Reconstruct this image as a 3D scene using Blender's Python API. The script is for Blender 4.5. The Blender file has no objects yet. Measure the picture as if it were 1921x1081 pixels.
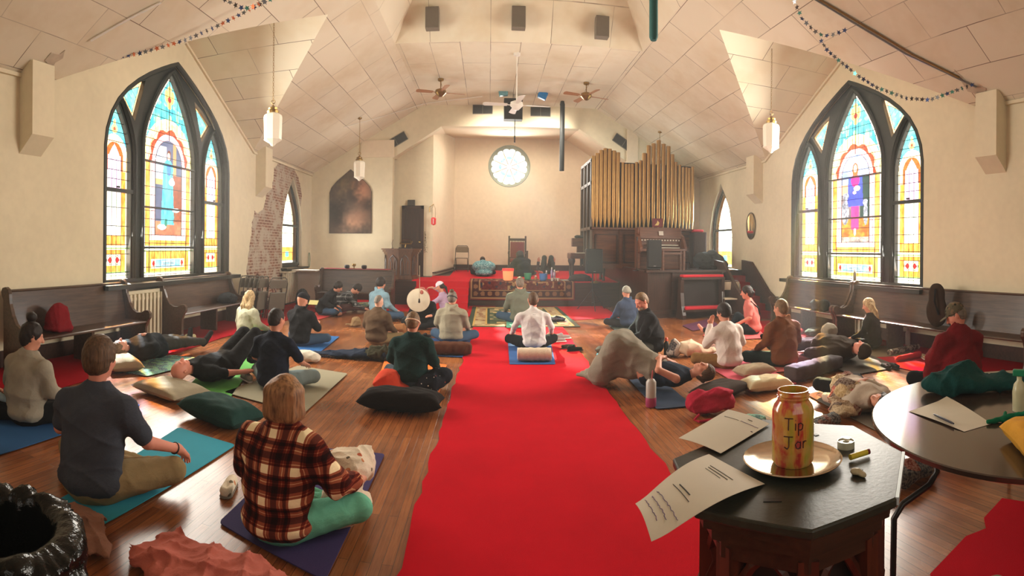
import bpy, math, random
import numpy as np
from mathutils import Vector, Matrix
PI = math.pi
SC = bpy.context.scene
COL = SC.collection
# ---------------------------------------------------------------- camera
FPX, XC, YH, ROLL, EYE = 1000.0, 917.0, 466.0, 0.010, 1.58
cam_data = bpy.data.cameras.new('camera'); cam = bpy.data.objects.new('camera', cam_data); COL.objects.link(cam)
cam_data.type = 'PANO'; cam_data.panorama_type = 'CENTRAL_CYLINDRICAL'
cam_data.central_cylindrical_radius = 1.0
cam_data.central_cylindrical_range_u_min = -XC / FPX
cam_data.central_cylindrical_range_u_max = (1921 - XC) / FPX
cam_data.central_cylindrical_range_v_min = -(1081 - YH) / FPX
cam_data.central_cylindrical_range_v_max = YH / FPX
cam_data.clip_start = 0.02
cam.location = (0, 0, EYE)
cam.rotation_euler = (PI / 2, 0, 0)
cam.matrix_world = Matrix.Translation((0, 0, EYE)) @ Matrix.Rotation(-ROLL, 4, 'Y') @ Matrix.Rotation(PI / 2, 4, 'X')
SC.camera = cam
# ---------------------------------------------------------------- view
SC.view_settings.view_transform = 'Standard'; SC.view_settings.look = 'None'
SC.view_settings.gamma = 1.0; SC.view_settings.use_curve_mapping = False
SC.view_settings.exposure = 0.20
SC.cycles.use_denoising = True
SC.cycles.max_bounces = 6; SC.cycles.diffuse_bounces = 4; SC.cycles.glossy_bounces = 3
SC.cycles.transparent_max_bounces = 12; SC.cycles.transmission_bounces = 4; SC.cycles.volume_bounces = 0
SC.cycles.sample_clamp_indirect = 4.0
SC.cycles.caustics_reflective = False; SC.cycles.caustics_refractive = False
SC.cycles.volume_step_rate = 1.0
WORLD = bpy.data.worlds.new('world'); SC.world = WORLD; WORLD.use_nodes = True
WORLD.node_tree.nodes['Background'].inputs[0].default_value = (0.75, 0.85, 1.0, 1)
WORLD.node_tree.nodes['Background'].inputs[1].default_value = 0.35

def area_light(name, loc, target, sx, sy, power, col, spread=PI):
    d = bpy.data.lights.new(name, 'AREA'); d.shape = 'RECTANGLE'; d.size = sx; d.size_y = sy
    d.energy = power; d.color = col; d.spread = spread
    o = bpy.data.objects.new(name, d); COL.objects.link(o); o.location = loc; o.visible_camera = True
    o.rotation_euler = (Vector(target) - Vector(loc)).to_track_quat('-Z', 'Y').to_euler()
    return o
def spot_light(name, loc, target, power, col, ang, blend=0.3, rad=0.15):
    d = bpy.data.lights.new(name, 'SPOT'); d.energy = power; d.color = col; d.spot_size = ang; d.spot_blend = blend; d.shadow_soft_size = rad
    o = bpy.data.objects.new(name, d); COL.objects.link(o); o.location = loc; o.visible_camera = True
    o.rotation_euler = (Vector(target) - Vector(loc)).to_track_quat('-Z', 'Y').to_euler()
    return o
# daylight outside the windows (seen through the glass)
SKYL = 3.0
area_light('daylight_left', (-5.84, 8.1, 2.9), (0, 8.1, 2.9), 6.6, 5.4, SKYL * 1.0 * PI * 34.5, (1.0, 0.97, 0.90))
area_light('daylight_right', (6.92, 8.1, 2.9), (0, 8.1, 2.9), 6.6, 5.4, SKYL * 1.25 * PI * 34.5, (1.0, 0.98, 0.93))
area_light('daylight_left_small', (-5.75, 13.9, 2.2), (0, 13.9, 2.2), 3.4, 3.4, SKYL * 1.2 * PI * 9.6, (1.0, 0.99, 0.95))
area_light('daylight_right_small', (6.83, 13.9, 2.2), (0, 13.9, 2.2), 3.4, 3.4, SKYL * 2.2 * PI * 9.6, (0.95, 1.0, 1.0))
area_light('daylight_rose', (0.62, 18.9, 4.3), (0.62, 0, 4.3), 2.4, 2.4, SKYL * .55 * PI * 5.8, (1.0, 0.99, 0.97))
# what those windows send into the room
def window_light(name, loc, target, sx, sy, power, col):
    o = area_light(name, loc, target, sx, sy, power, col); o.visible_camera = False; o.data.spread = 2.45; return o
window_light('window_light_left', (-5.2, 8.1, 2.8), (0, 8.1, 1.3), 3.4, 3.2, 330, (1.0, 0.95, 0.84))
window_light('window_light_right', (6.28, 8.1, 2.8), (0, 8.1, 1.3), 3.4, 3.2, 380, (1.0, 0.94, 0.82))
window_light('window_light_left_small', (-5.2, 13.92, 2.0), (0, 13.75, 2.0), 1.0, 1.8, 60, (1.0, 0.95, 0.88))
window_light('window_light_right_small', (6.28, 13.92, 2.0), (0, 13.75, 2.0), 1.0, 1.8, 110, (0.92, 0.98, 1.0))
window_light('window_light_rose', (0.62, 18.0, 4.3), (0.62, 0, 3.0), 1.1, 1.1, 90, (1.0, 0.96, 0.88))
# spots added behind the panes, imitating the lens streaks at the windows
def shaft(name, through, to, back, power, col, ang):
    a = Vector(through); d = (Vector(to) - a).normalized()
    return spot_light(name, a - d * back, to, power, col, math.radians(ang), .25, .05)
shaft('streak_spot_rose', (0.62, 18.25, 4.33), (1.18, 13.4, 1.75), 6, 40000, (0.93, 1.0, 0.92), 12)
shaft('streak_spot_right', (6.45, 9.0, 1.9), (5.1, 6.9, 0.0), 5, 55000, (0.80, 1.0, 0.90), 24)
shaft('streak_spot_right_small', (6.45, 13.8, 2.1), (5.85, 11.5, 0.3), 5, 160000, (0.80, 0.95, 1.0), 16)
shaft('streak_spot_left', (-5.37, 6.6, 1.7), (-4.37, 5.6, 0.3), 5, 24000, (0.70, 0.82, 1.0), 18)
# warm fill spots added beside the hanging box to brighten the chancel
spot_light('chancel_fill_left', (0.30, 14.35, 5.30), (0.2, 18.0, 2.2), 300, (1.0, 0.90, 0.76), math.radians(125), .8, .2)
spot_light('chancel_fill_right', (1.45, 14.35, 5.25), (2.4, 18.0, 1.8), 300, (1.0, 0.90, 0.76), math.radians(125), .8, .2)
HAZE = 0.0050
# warm fill light added out of view behind the camera
area_light('rear_fill', (0.5, -3.6, 3.2), (0.5, 8, 2.6), 6.0, 3.0, 70, (1.0, 0.84, 0.66))

# ---------------------------------------------------------------- pixel -> place
_c, _s = math.cos(ROLL), math.sin(ROLL)
def ray(px, py):
    th = (px - XC) / FPX
    x, y, z = math.sin(th), math.cos(th), (YH - py) / FPX
    return Vector((x * _c - z * _s, y, x * _s + z * _c))
def P(px, py, z=None, x=None, y=None, r=None):
    d = ray(px, py)
    if z is not None: t = (z - EYE) / d.z
    elif x is not None: t = x / d.x
    elif y is not None: t = y / d.y
    else: t = r / math.hypot(d.x, d.y)
    return Vector((d.x * t, d.y * t, EYE + d.z * t))
def G(px, py, z=0.0):
    return P(px, py, z=z)

# ---------------------------------------------------------------- objects
def tag(o, label=None, cat=None, group=None, kind=None):
    if label: o['label'] = label
    if cat: o['category'] = cat
    if group: o['group'] = group
    if kind: o['kind'] = kind
    return o
def empty(name, loc=(0, 0, 0), rz=0.0, label=None, cat=None, group=None, rot=None, s=1.0):
    o = bpy.data.objects.new(name, None); COL.objects.link(o); o.location = loc
    o.rotation_euler = rot if rot else (0, 0, rz); o.scale = (s, s, s); o.empty_display_size = 0.1
    return tag(o, label, cat, group)
def obj(name, data, mats=None, parent=None, loc=None, rz=None, rot=None, smooth=None):
    o = bpy.data.objects.new(name, data); COL.objects.link(o)
    if mats is not None:
        for m in (mats if isinstance(mats, (list, tuple)) else [mats]): data.materials.append(m)
    if parent is not None: o.parent = parent
    if loc is not None: o.location = loc
    if rz is not None: o.rotation_euler = (0, 0, rz)
    if rot is not None: o.rotation_euler = rot
    if smooth is not None: smooth_mesh(data, smooth)
    return o
def smooth_mesh(me, ang=40):
    me.polygons.foreach_set('use_smooth', [True] * len(me.polygons))
    if ang < 180:
        try: me.set_sharp_from_angle(angle=math.radians(ang))
        except Exception: pass
def copy_tree(o, parent=None):
    c = o.copy(); COL.objects.link(c)
    if parent is not None: c.parent = parent
    for ch in list(o.children): copy_tree(ch, c)
    return c

class MB:
    """collects polygons; build() links them as one mesh object"""
    def __init__(self): self.v = []; self.f = []; self.m = []
    def add(self, vs, fs, mi=0):
        b = len(self.v); self.v.extend([tuple(p) for p in vs]); self.f.extend([tuple(b + i for i in f) for f in fs]); self.m.extend([mi] * len(fs)); return self
    def box(self, c, s, rz=0.0, mi=0, rot=None, taper=None):
        hx, hy, hz = s[0] / 2, s[1] / 2, s[2] / 2
        R = rot if rot is not None else Matrix.Rotation(rz, 3, 'Z')
        tx = taper if taper is not None else 1.0
        vs = []
        for z in (-1, 1):
            k = tx if z > 0 else 1.0
            for x, y in ((-1, -1), (1, -1), (1, 1), (-1, 1)):
                vs.append(R @ Vector((x * hx * k, y * hy * k, z * hz)) + Vector(c))
        return self.add(vs, [(3, 2, 1, 0), (4, 5, 6, 7), (0, 1, 5, 4), (1, 2, 6, 5), (2, 3, 7, 6), (3, 0, 4, 7)], mi)
    def bar(self, a, b, w, h=None, mi=0, up=(0, 0, 1)):
        a = Vector(a); b = Vector(b); d = b - a; L = d.length
        if L < 1e-6: return self
        z = d.normalized(); u = Vector(up)
        if abs(z.dot(u)) > .98: u = Vector((1, 0, 0))
        x = u.cross(z).normalized(); y = z.cross(x)
        R = Matrix((x, y, z)).transposed()
        return self.box((a + b) / 2, (w, h if h else w, L), rot=R, mi=mi)
    def tube(self, pts, r, n=8, mi=0, closed=False, cap=True):
        pts = [Vector(p) for p in pts]; N = len(pts)
        rs = r if isinstance(r, (list, tuple)) else [r] * N
        vs = []; prev = None
        for i, p in enumerate(pts):
            if closed: t = (pts[(i + 1) % N] - pts[i - 1])
            else: t = (pts[min(i + 1, N - 1)] - pts[max(i - 1, 0)])
            if t.length < 1e-9: t = Vector((0, 0, 1))
            t.normalize()
            if prev is None:
                u = Vector((0, 0, 1)) if abs(t.z) < .9 else Vector((1, 0, 0))
                x = u.cross(t).normalized()
            else:
                x = (prev - t * prev.dot(t))
                x = x.normalized() if x.length > 1e-6 else prev
            prev = x; y = t.cross(x)
            for k in range(n):
                a = 2 * PI * k / n
                vs.append(p + (x * math.cos(a) + y * math.sin(a)) * rs[i])
        fs = []
        M = N if closed else N - 1
        for i in range(M):
            j = (i + 1) % N
            for k in range(n): fs.append((i * n + k, i * n + (k + 1) % n, j * n + (k + 1) % n, j * n + k))
        if cap and not closed:
            fs.append(tuple(range(n))[::-1]); fs.append(tuple((N - 1) * n + k for k in range(n)))
        return self.add(vs, fs, mi)
    def lathe(self, prof, n=24, c=(0, 0, 0), mi=0, cap0=True, cap1=True, sx=1, sy=1):
        vs = []; c = Vector(c)
        for r, z in prof:
            for k in range(n):
                a = 2 * PI * (k + .5) / n
                vs.append(c + Vector((r * math.cos(a) * sx, r * math.sin(a) * sy, z)))
        fs = [(i * n + k, i * n + (k + 1) % n, (i + 1) * n + (k + 1) % n, (i + 1) * n + k) for i in range(len(prof) - 1) for k in range(n)]
        if cap0 and prof[0][0] > 1e-5: fs.append(tuple(range(n))[::-1])
        if cap1 and prof[-1][0] > 1e-5: fs.append(tuple((len(prof) - 1) * n + k for k in range(n)))
        return self.add(vs, fs, mi)
    def prism(self, poly, a, b, axis='y', mi=0):
        """poly: 2-D outline; extruded from a to b along axis. axis y: poly=(x,z); x: (y,z); z: (x,y)"""
        def mk(p, t):
            return (p[0], t, p[1]) if axis == 'y' else ((t, p[0], p[1]) if axis == 'x' else (p[0], p[1], t))
        n = len(poly); vs = [mk(p, a) for p in poly] + [mk(p, b) for p in poly]
        fs = [tuple(range(n)), tuple(range(n, 2 * n))[::-1]] + [((i + 1) % n, i, n + i, n + (i + 1) % n) for i in range(n)]
        return self.add(vs, fs, mi)
    def grid(self, F, nu, nv, mi=0, closed_u=False):
        vs = [F(i / (nu if closed_u else nu - 1), j / (nv - 1)) for j in range(nv) for i in range(nu)]
        fs = []
        for j in range(nv - 1):
            for i in range(nu if closed_u else nu - 1):
                fs.append((j * nu + i, j * nu + (i + 1) % nu, (j + 1) * nu + (i + 1) % nu, (j + 1) * nu + i))
        return self.add(vs, fs, mi)
    def xf(self, M):
        self.v = [tuple(M @ Vector(p)) for p in self.v]; return self
    def mesh(self, name='m'):
        me = bpy.data.meshes.new(name); me.from_pydata(self.v, [], self.f)
        if any(self.m): me.polygons.foreach_set('material_index', self.m)
        me.validate(); me.update(); return me
    def build(self, name, mats, parent=None, loc=None, rz=None, rot=None, smooth=None, bevel=None, fixn=True):
        me = self.mesh(name)
        if fixn:
            import bmesh
            bm = bmesh.new(); bm.from_mesh(me); bmesh.ops.recalc_face_normals(bm, faces=bm.faces)
            bm.to_mesh(me); bm.free()
        o = obj(name, me, mats, parent, loc, rz, rot, smooth)
        if bevel:
            md = o.modifiers.new('bevel', 'BEVEL'); md.width = bevel; md.segments = 2; md.limit_method = 'ANGLE'; md.angle_limit = math.radians(35)
        return o
def arc(c, r, a0, a1, n, z=None):
    return [(c[0] + r * math.cos(a0 + (a1 - a0) * i / n), c[1] + r * math.sin(a0 + (a1 - a0) * i / n)) for i in range(n + 1)]

# ---------------------------------------------------------------- materials
def lin(c):
    if isinstance(c, str):
        c = c.lstrip('#'); c = tuple(int(c[i:i + 2], 16) / 255 for i in (0, 2, 4))
    elif max(c) > 1.001: c = tuple(x / 255 for x in c)
    return tuple((x / 12.92 if x <= .04045 else ((x + .055) / 1.055) ** 2.4) for x in c[:3]) + (1.0,)
_MATS = {}
class NT:
    def __init__(self, name):
        self.m = bpy.data.materials.new(name); self.m.use_nodes = True; self.t = self.m.node_tree
        self.b = self.t.nodes['Principled BSDF']; self.out = self.t.nodes['Material Output']
    def n(self, typ, **kw):
        nd = self.t.nodes.new('ShaderNode' + typ)
        for k, v in kw.items():
            if hasattr(nd, k): setattr(nd, k, v)
            else: nd.inputs[k.replace('_', ' ')].default_value = v
        return nd
    def l(self, a, b):
        self.t.links.new(a, b)
    def set(self, **kw):
        for k, v in kw.items(): self.b.inputs[k.replace('_', ' ')].default_value = v
    def co(self, kind='Object', scale=(1, 1, 1), rot=(0, 0, 0)):
        tc = self.n('TexCoord'); mp = self.n('Mapping'); mp.inputs['Scale'].default_value = scale; mp.inputs['Rotation'].default_value = rot
        self.l(tc.outputs[kind], mp.inputs[0]); return mp.outputs[0]
    def ramp(self, fac, stops, interp='LINEAR'):
        r = self.n('ValToRGB'); r.color_ramp.interpolation = interp
        el = r.color_ramp.elements
        while len(el) < len(stops): el.new(.5)
        for e, (p, c) in zip(el, stops): e.position = p; e.color = lin(c)
        self.l(fac, r.inputs[0]); return r.outputs[0]
    def noise(self, vec, scale, detail=3, rough=.5):
        n = self.n('TexNoise'); n.inputs['Scale'].default_value = scale; n.inputs['Detail'].default_value = detail; n.inputs['Roughness'].default_value = rough
        if vec is not None: self.l(vec, n.inputs['Vector'])
        return n.outputs['Fac']
    def mix(self, f, a, b, mode='MIX'):
        m = self.n('Mix', data_type='RGBA'); m.blend_type = mode
        for s, v in ((m.inputs[0], f), (m.inputs[6], a), (m.inputs[7], b)):
            if hasattr(v, 'default_value') or hasattr(v, 'links'): self.l(v, s)
            elif isinstance(v, (int, float)): s.default_value = v
            else: s.default_value = lin(v)
        return m.outputs[2]
    def math(self, op, a, b=None, c=None):
        m = self.n('Math', operation=op)
        for i, v in enumerate((a, b, c)):
            if v is None: continue
            if isinstance(v, (int, float)): m.inputs[i].default_value = v
            else: self.l(v, m.inputs[i])
        return m.outputs[0]
    def bump(self, h, strength=.3, dist=.01):
        b = self.n('Bump'); b.inputs['Strength'].default_value = strength; b.inputs['Distance'].default_value = dist
        self.l(h, b.inputs['Height']); self.l(b.outputs[0], self.b.inputs['Normal'])
    def color(self, s): self.l(s, self.b.inputs['Base Color'])
def plain(name, c, rough=.6, metal=0.0, var=.12, nscale=14.0, bump=0.0, bscale=60.0, spec=None, coat=0.0, sheen=0.0):
    """a colour with a little mottling and, if asked, a fine bump"""
    if name in _MATS: return _MATS[name]
    t = NT(name); t.set(Roughness=rough, Metallic=metal)
    co = t.co()
    base = lin(c)
    n = t.noise(co, nscale, 3, .6)
    mr = t.n('MapRange'); mr.inputs[3].default_value = 1 - var; mr.inputs[4].default_value = 1 + var
    t.l(n, mr.inputs[0])
    rgb = t.n('RGB'); rgb.outputs[0].default_value = base
    vm = t.n('VectorMath', operation='SCALE'); t.l(rgb.outputs[0], vm.inputs[0]); t.l(mr.outputs[0], vm.inputs['Scale'])
    t.color(vm.outputs[0])
    if bump: t.bump(t.noise(co, bscale, 4, .65), bump, .01)
    if spec is not None: t.b.inputs['Specular IOR Level'].default_value = spec
    if coat: t.b.inputs['Coat Weight'].default_value = coat; t.b.inputs['Coat Roughness'].default_value = .15
    if sheen: t.b.inputs['Sheen Weight'].default_value = sheen
    _MATS[name] = t.m; return t.m
def cloth(name, c, var=.18, bump=.35, bscale=90, nscale=9, rough=.92):
    return plain('cloth_' + name, c, rough=rough, var=var, nscale=nscale, bump=bump, bscale=bscale, spec=.15)
def wood(name, c1, c2, rough=.4, axis='x', scale=1.0, coat=0.0):
    if name in _MATS: return _MATS[name]
    t = NT(name); sc = {'x': (1.2, 14, 14), 'y': (14, 1.2, 14), 'z': (14, 14, 1.2)}[axis]
    co = t.co(scale=tuple(s * scale for s in sc))
    n = t.noise(co, 2.0, 5, .6)
    t.color(t.ramp(n, [(.3, c1), (.7, c2)])); t.set(Roughness=rough)
    t.bump(n, .12, .004)
    if coat: t.b.inputs['Coat Weight'].default_value = coat; t.b.inputs['Coat Roughness'].default_value = .2
    _MATS[name] = t.m; return t.m
def emit(name, c, strength):
    if name in _MATS: return _MATS[name]
    t = NT(name); t.set(Roughness=.5); t.b.inputs['Base Color'].default_value = lin(c)
    t.b.inputs['Emission Color'].default_value = lin(c); t.b.inputs['Emission Strength'].default_value = strength
    _MATS[name] = t.m; return t.m
def colour_attr_mat(name, rough=.8, metal=0.0, transparent=False, bump=0.0, bscale=80, spec=.3):
    """reads the per-face surface pattern stored in the mesh"""
    if name in _MATS: return _MATS[name]
    t = NT(name); a = t.n('Attribute'); a.attribute_name = 'pattern'
    if transparent:
        tr = t.n('BsdfTransparent'); t.l(a.outputs['Color'], tr.inputs[0])
        gl = t.n('BsdfGlossy'); gl.inputs['Roughness'].default_value = .25; gl.inputs['Color'].default_value = (.5, .5, .5, 1)
        mx = t.n('MixShader'); mx.inputs[0].default_value = .05
        t.l(tr.outputs[0], mx.inputs[1]); t.l(gl.outputs[0], mx.inputs[2]); t.l(mx.outputs[0], t.out.inputs[0])
    else:
        t.color(a.outputs['Color']); t.set(Roughness=rough, Metallic=metal); t.b.inputs['Specular IOR Level'].default_value = spec
        if bump: t.bump(t.noise(t.co(), bscale, 4, .6), bump, .008)
    _MATS[name] = t.m; return t.m
def lin_np(c):
    c = np.asarray(c, float); c = c / 255.0 if c.max() > 1.001 else c
    return np.where(c <= .04045, c / 12.92, ((c + .055) / 1.055) ** 2.4)
def set_pattern(me, cols, domain='FACE'):
    """cols: (n,3) sRGB 0..255"""
    a = me.attributes.new('pattern', 'FLOAT_COLOR', domain)
    d = np.ones((len(cols), 4)); d[:, :3] = lin_np(cols)
    a.data.foreach_set('color', d.astype(np.float32).ravel())
def vnoise(x, y, seed=0):
    """cheap smooth value noise 0..1 on arrays"""
    def h(i, j):
        n = (i.astype(np.int64) * 374761393 + j.astype(np.int64) * 668265263 + seed * 144665) & 0x7fffffff
        n = ((n ^ (n >> 13)) * 1274126177) & 0x7fffffff
        return ((n ^ (n >> 16)) & 0xffff) / 65535.0
    xi = np.floor(x); yi = np.floor(y); fx = x - xi; fy = y - yi
    fx = fx * fx * (3 - 2 * fx); fy = fy * fy * (3 - 2 * fy)
    return (h(xi, yi) * (1 - fx) + h(xi + 1, yi) * fx) * (1 - fy) + (h(xi, yi + 1) * (1 - fx) + h(xi + 1, yi + 1) * fx) * fy
# ================================================================ ROOM
from mathutils.geometry import tessellate_polygon
XL, XR, CX = -5.37, 6.45, 0.54
EAVE, FLAT, Y0, Y1 = 3.80, 5.75, -3.2, 15.5
FXL, FXR = -1.95, 3.15
DN, DA, DF, DH = 4.95, 8.3, 11.3, 5.37
def tess(loops):
    return tessellate_polygon([[Vector((p[0], p[1], 0)) for p in l] for l in loops])
def sheet(mb, loops, M3, thick, mi=0, mi_edge=None):
    """a flat slab with holes. loops: outer + holes in (u,v); M3 maps (u,v,w) to the place, w = thickness direction"""
    tr = tess(loops); flat = [p for l in loops for p in l]; n = len(flat)
    vs = [M3(p[0], p[1], 0) for p in flat] + [M3(p[0], p[1], thick) for p in flat]
    fs = [t for t in tr] + [tuple(n + i for i in t)[::-1] for t in tr]
    mb.add(vs, fs, mi)
    b = 0; es = []
    for l in loops:
        k = len(l)
        for i in range(k): es.append((b + i, b + (i + 1) % k, n + b + (i + 1) % k, n + b + i))
        b += k
    base = len(mb.v) - len(vs)
    mb.f.extend([tuple(base + i for i in f) for f in es]); mb.m.extend([mi if mi_edge is None else mi_edge] * len(es))
    return mb
def structure(name, mb, mats, **kw):
    o = mb.build(name, mats, **kw); o['kind'] = 'structure'; return o

# ---- materials
def plaster(name, c, stain=.10):
    t = NT(name); co = t.co()
    n1 = t.noise(co, .8, 4, .6); n2 = t.noise(co, 9, 4, .6)
    c0 = t.ramp(n1, [(.3, tuple(x * (1 - stain) for x in c)), (.7, c)])
    c1 = t.mix(.12, c0, t.ramp(n2, [(.35, tuple(x * .8 for x in c)), (.65, c)]))
    t.color(c1); t.set(Roughness=.85); t.b.inputs['Specular IOR Level'].default_value = .2
    t.bump(t.noise(co, 25, 4, .6), .08, .01)
    return t.m
M_wall = plaster('cream_plaster', (228, 216, 186), .06)
M_wall2 = plaster('chancel_plaster', (230, 212, 184), .04)
def ceiling_mat(name, c, axis_rot, bw=1.22, bh=.61, seam=(120, 100, 84)):
    t = NT(name); tc = t.n('TexCoord'); sp = t.n('SeparateXYZ'); t.l(tc.outputs['Object'], sp.inputs[0])
    cb = t.n('CombineXYZ')
    if axis_rot == 'slope_x':   # boards: long side along the room, rows climb the slope
        t.l(sp.outputs['Y'], cb.inputs[0]); t.l(t.math('MULTIPLY', sp.outputs['X'], 1.15), cb.inputs[1])
    elif axis_rot == 'slope_y':
        t.l(sp.outputs['X'], cb.inputs[0]); t.l(t.math('MULTIPLY', sp.outputs['Y'], 1.12), cb.inputs[1])
    else:
        t.l(sp.outputs['Y'], cb.inputs[0]); t.l(sp.outputs['X'], cb.inputs[1])
    nz = t.n('TexNoise'); nz.inputs['Scale'].default_value = 1.3; t.l(tc.outputs['Object'], nz.inputs['Vector'])
    wob = t.mix(.012, cb.outputs[0], nz.outputs['Color'], 'ADD')
    br = t.n('TexBrick'); br.offset = .5; br.inputs['Scale'].default_value = 1.0
    br.inputs['Brick Width'].default_value = bw; br.inputs['Row Height'].default_value = bh
    br.inputs['Mortar Size'].default_value = .006; br.inputs['Mortar Smooth'].default_value = .25; br.inputs['Bias'].default_value = 0
    br.inputs['Color1'].default_value = lin(c); br.inputs['Color2'].default_value = lin(tuple(x * .955 for x in c)); br.inputs['Mortar'].default_value = lin(seam)
    t.l(wob, br.inputs['Vector'])
    n1 = t.noise(tc.outputs['Object'], .55, 5, .65)
    # seams open only here and there
    br2 = t.mix(t.ramp(t.noise(tc.outputs['Object'], 1.1, 2), [(.42, (0, 0, 0)), (.56, (255, 255, 255))]), t.mix(.35, c, br.outputs['Color']), br.outputs['Color'])
    st = t.ramp(n1, [(.28, (232, 222, 208)), (.55, (255, 255, 255))])
    t.color(t.mix(1.0, br2, st, 'MULTIPLY')); t.set(Roughness=.8); t.b.inputs['Specular IOR Level'].default_value = .2
    return t.m
M_ceil = ceiling_mat('ceiling_board_slope', (230, 219, 196), 'slope_x')
M_ceil_d = ceiling_mat('ceiling_board_dormer', (236, 228, 204), 'slope_y')
M_ceil_f = ceiling_mat('ceiling_board_flat', (236, 226, 202), 'flat', bw=2.4, bh=.62)
M_frame = plain('window_frame_paint', (34, 40, 38), rough=.45, var=.25, nscale=6, bump=.05)
M_dark_wood = wood('dark_wood', (38, 22, 15), (66, 40, 27), .38, 'x')
M_dark_wood_z = wood('dark_wood_upright', (38, 22, 15), (66, 40, 27), .38, 'z')
M_brown_wood = wood('brown_wood', (72, 40, 24), (112, 68, 42), .35, 'x')
M_red = plain('red_carpet', (196, 16, 34), rough=.95, var=.16, nscale=2.2, bump=.5, bscale=260, spec=.05)
M_red_old = plain('red_carpet_worn', (150, 14, 28), rough=.95, var=.22, nscale=2.5, bump=.5, bscale=240, spec=.05)

# ---- floor: oiled strip wood, boards along the room
def floor_mat():
    t = NT('strip_wood_floor'); tc = t.n('TexCoord')
    mp = t.n('Mapping'); mp.inputs['Rotation'].default_value = (0, 0, PI / 2); t.l(tc.outputs['Object'], mp.inputs[0])
    br = t.n('TexBrick'); br.offset = .37; br.inputs['Scale'].default_value = 1.0
    br.inputs['Brick Width'].default_value = 1.3; br.inputs['Row Height'].default_value = .057; br.inputs['Mortar Size'].default_value = .0012
    br.inputs['Color1'].default_value = lin((186, 120, 72)); br.inputs['Color2'].default_value = lin((152, 94, 56)); br.inputs['Mortar'].default_value = lin((52, 30, 20))
    t.l(mp.outputs[0], br.inputs['Vector'])
    wide = t.noise(tc.outputs['Object'], .9, 4, .6)
    grain = t.n('Mapping'); grain.inputs['Scale'].default_value = (40, 2.2, 1); t.l(tc.outputs['Object'], grain.inputs[0])
    g = t.noise(grain.outputs[0], 1.5, 5, .6)
    c = t.mix(1.0, br.outputs['Color'], t.ramp(g, [(.3, (205, 195, 185)), (.7, (255, 255, 255))]), 'MULTIPLY')
    c = t.mix(1.0, c, t.ramp(wide, [(.3, (196, 176, 160)), (.65, (255, 250, 240))]), 'MULTIPLY')
    t.color(c)
    t.l(t.ramp(wide, [(.3, (105, 105, 105)), (.7, (150, 150, 150))]), t.b.inputs['Roughness'])
    t.b.inputs['Specular IOR Level'].default_value = .5
    t.bump(t.math('ADD', t.math('MULTIPLY', br.outputs['Fac'], -.6), t.math('MULTIPLY', g, .25)), .25, .004)
    return t.m
M_floor = floor_mat()
mb = MB(); mb.box(((XL + XR) / 2, (Y0 + Y1) / 2, -.06), (XR - XL + .6, Y1 - Y0 + .6, .12)); structure('floor', mb, M_floor)

# ---- openings of the big windows: (y, h) outlines, about the window's middle
WY, SILL = 7.87, 0.97
_half = [(0, 4.87), (.22, 4.77), (.5, 4.63), (.8, 4.47), (1.1, 4.28), (1.36, 4.08), (1.58, 3.86), (1.74, 3.62), (1.84, 3.36), (1.88, 3.1)]
BIG = [(WY - 1.88, SILL), (WY + 1.88, SILL)] + [(WY + a, h) for a, h in _half[::-1]] + [(WY - a, h) for a, h in _half[1:]]
def WT(y, h): return (8.10 + (y - 7.87) * 1.072, .99 + (h - .99) * 1.012)
def ST(y, h): return (13.92 + (y - 13.75) * 1.16, 1.0 + (h - 1.0) * 1.13)
SY = 13.75
_hs = [(0, 3.22), (.16, 3.02), (.34, 2.80), (.5, 2.52), (.6, 2.2), (.66, 1.9)]
SMALL = [(SY - .66, 1.0), (SY + .66, 1.0)] + [(SY + a, h) for a, h in _hs[::-1]] + [(SY - a, h) for a, h in _hs[1:]]
# ---- side walls
def side_wall(name, X, out):
    outer = [(Y0, 0), (Y1 + .3, 0), (Y1 + .3, EAVE), (DF, EAVE), (DA, DH), (DN, EAVE), (Y0, EAVE)]
    mb = MB(); sheet(mb, [outer, [WT(*p) for p in BIG[::-1]], [ST(*p) for p in SMALL[::-1]]], lambda u, v, w: (X + out * w, u, v), .30)
    return structure(name, mb, M_wall)
side_wall('wall_left', XL, -1); side_wall('wall_right', XR, 1)
# ---- end wall with the chancel opening
AR = [(-2.85, 0), (-2.85, 4.22), (-1.42, 5.13), (2.62, 5.13), (4.10, 4.22), (4.10, 0)]
mb = MB(); sheet(mb, [[(XL, 0), (XL, EAVE), (FXL, FLAT), (FXR, FLAT), (XR, EAVE), (XR, 0)] + AR[::-1]], lambda u, v, w: (u, Y1 + w, v), .28)
structure('wall_end', mb, M_wall)
CB, SLANT = 18.2, 16.0
xpanel = P(812, 400, y=SLANT).x; xb = P(852, 400, y=CB).x
# left chancel panel (with the door), slanting return, back wall with the rose opening
mb = MB(); mb.box(((-3.2 + xpanel) / 2, SLANT + .1, 2.7), (xpanel + 3.2, .2, 5.4)); structure('wall_chancel_left', mb, M_wall)
mb = MB(); mb.prism([(xpanel, SLANT), (xb, CB), (xb - .2, CB), (xpanel - .12, SLANT + .2)], 0, 5.6, 'z'); structure('wall_chancel_return', mb, M_wall2)
ROSE = P(955.5, 312, y=CB); RR = .70
mb = MB(); sheet(mb, [[(xb - .25, 0), (4.4, 0), (4.4, 5.7), (xb - .25, 5.7)], [(ROSE.x + RR * math.cos(-a), ROSE.z + RR * math.sin(-a)) for a in np.linspace(0, 2 * PI, 49)[:-1]]], lambda u, v, w: (u, CB + w, v), .28)
structure('wall_chancel_back', mb, M_wall2)
mb = MB(); mb.box((4.24, 16.9, 2.8), (.34, 2.9, 5.6)); structure('wall_chancel_right', mb, M_wall2)
mb = MB()
rise = .22
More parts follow.
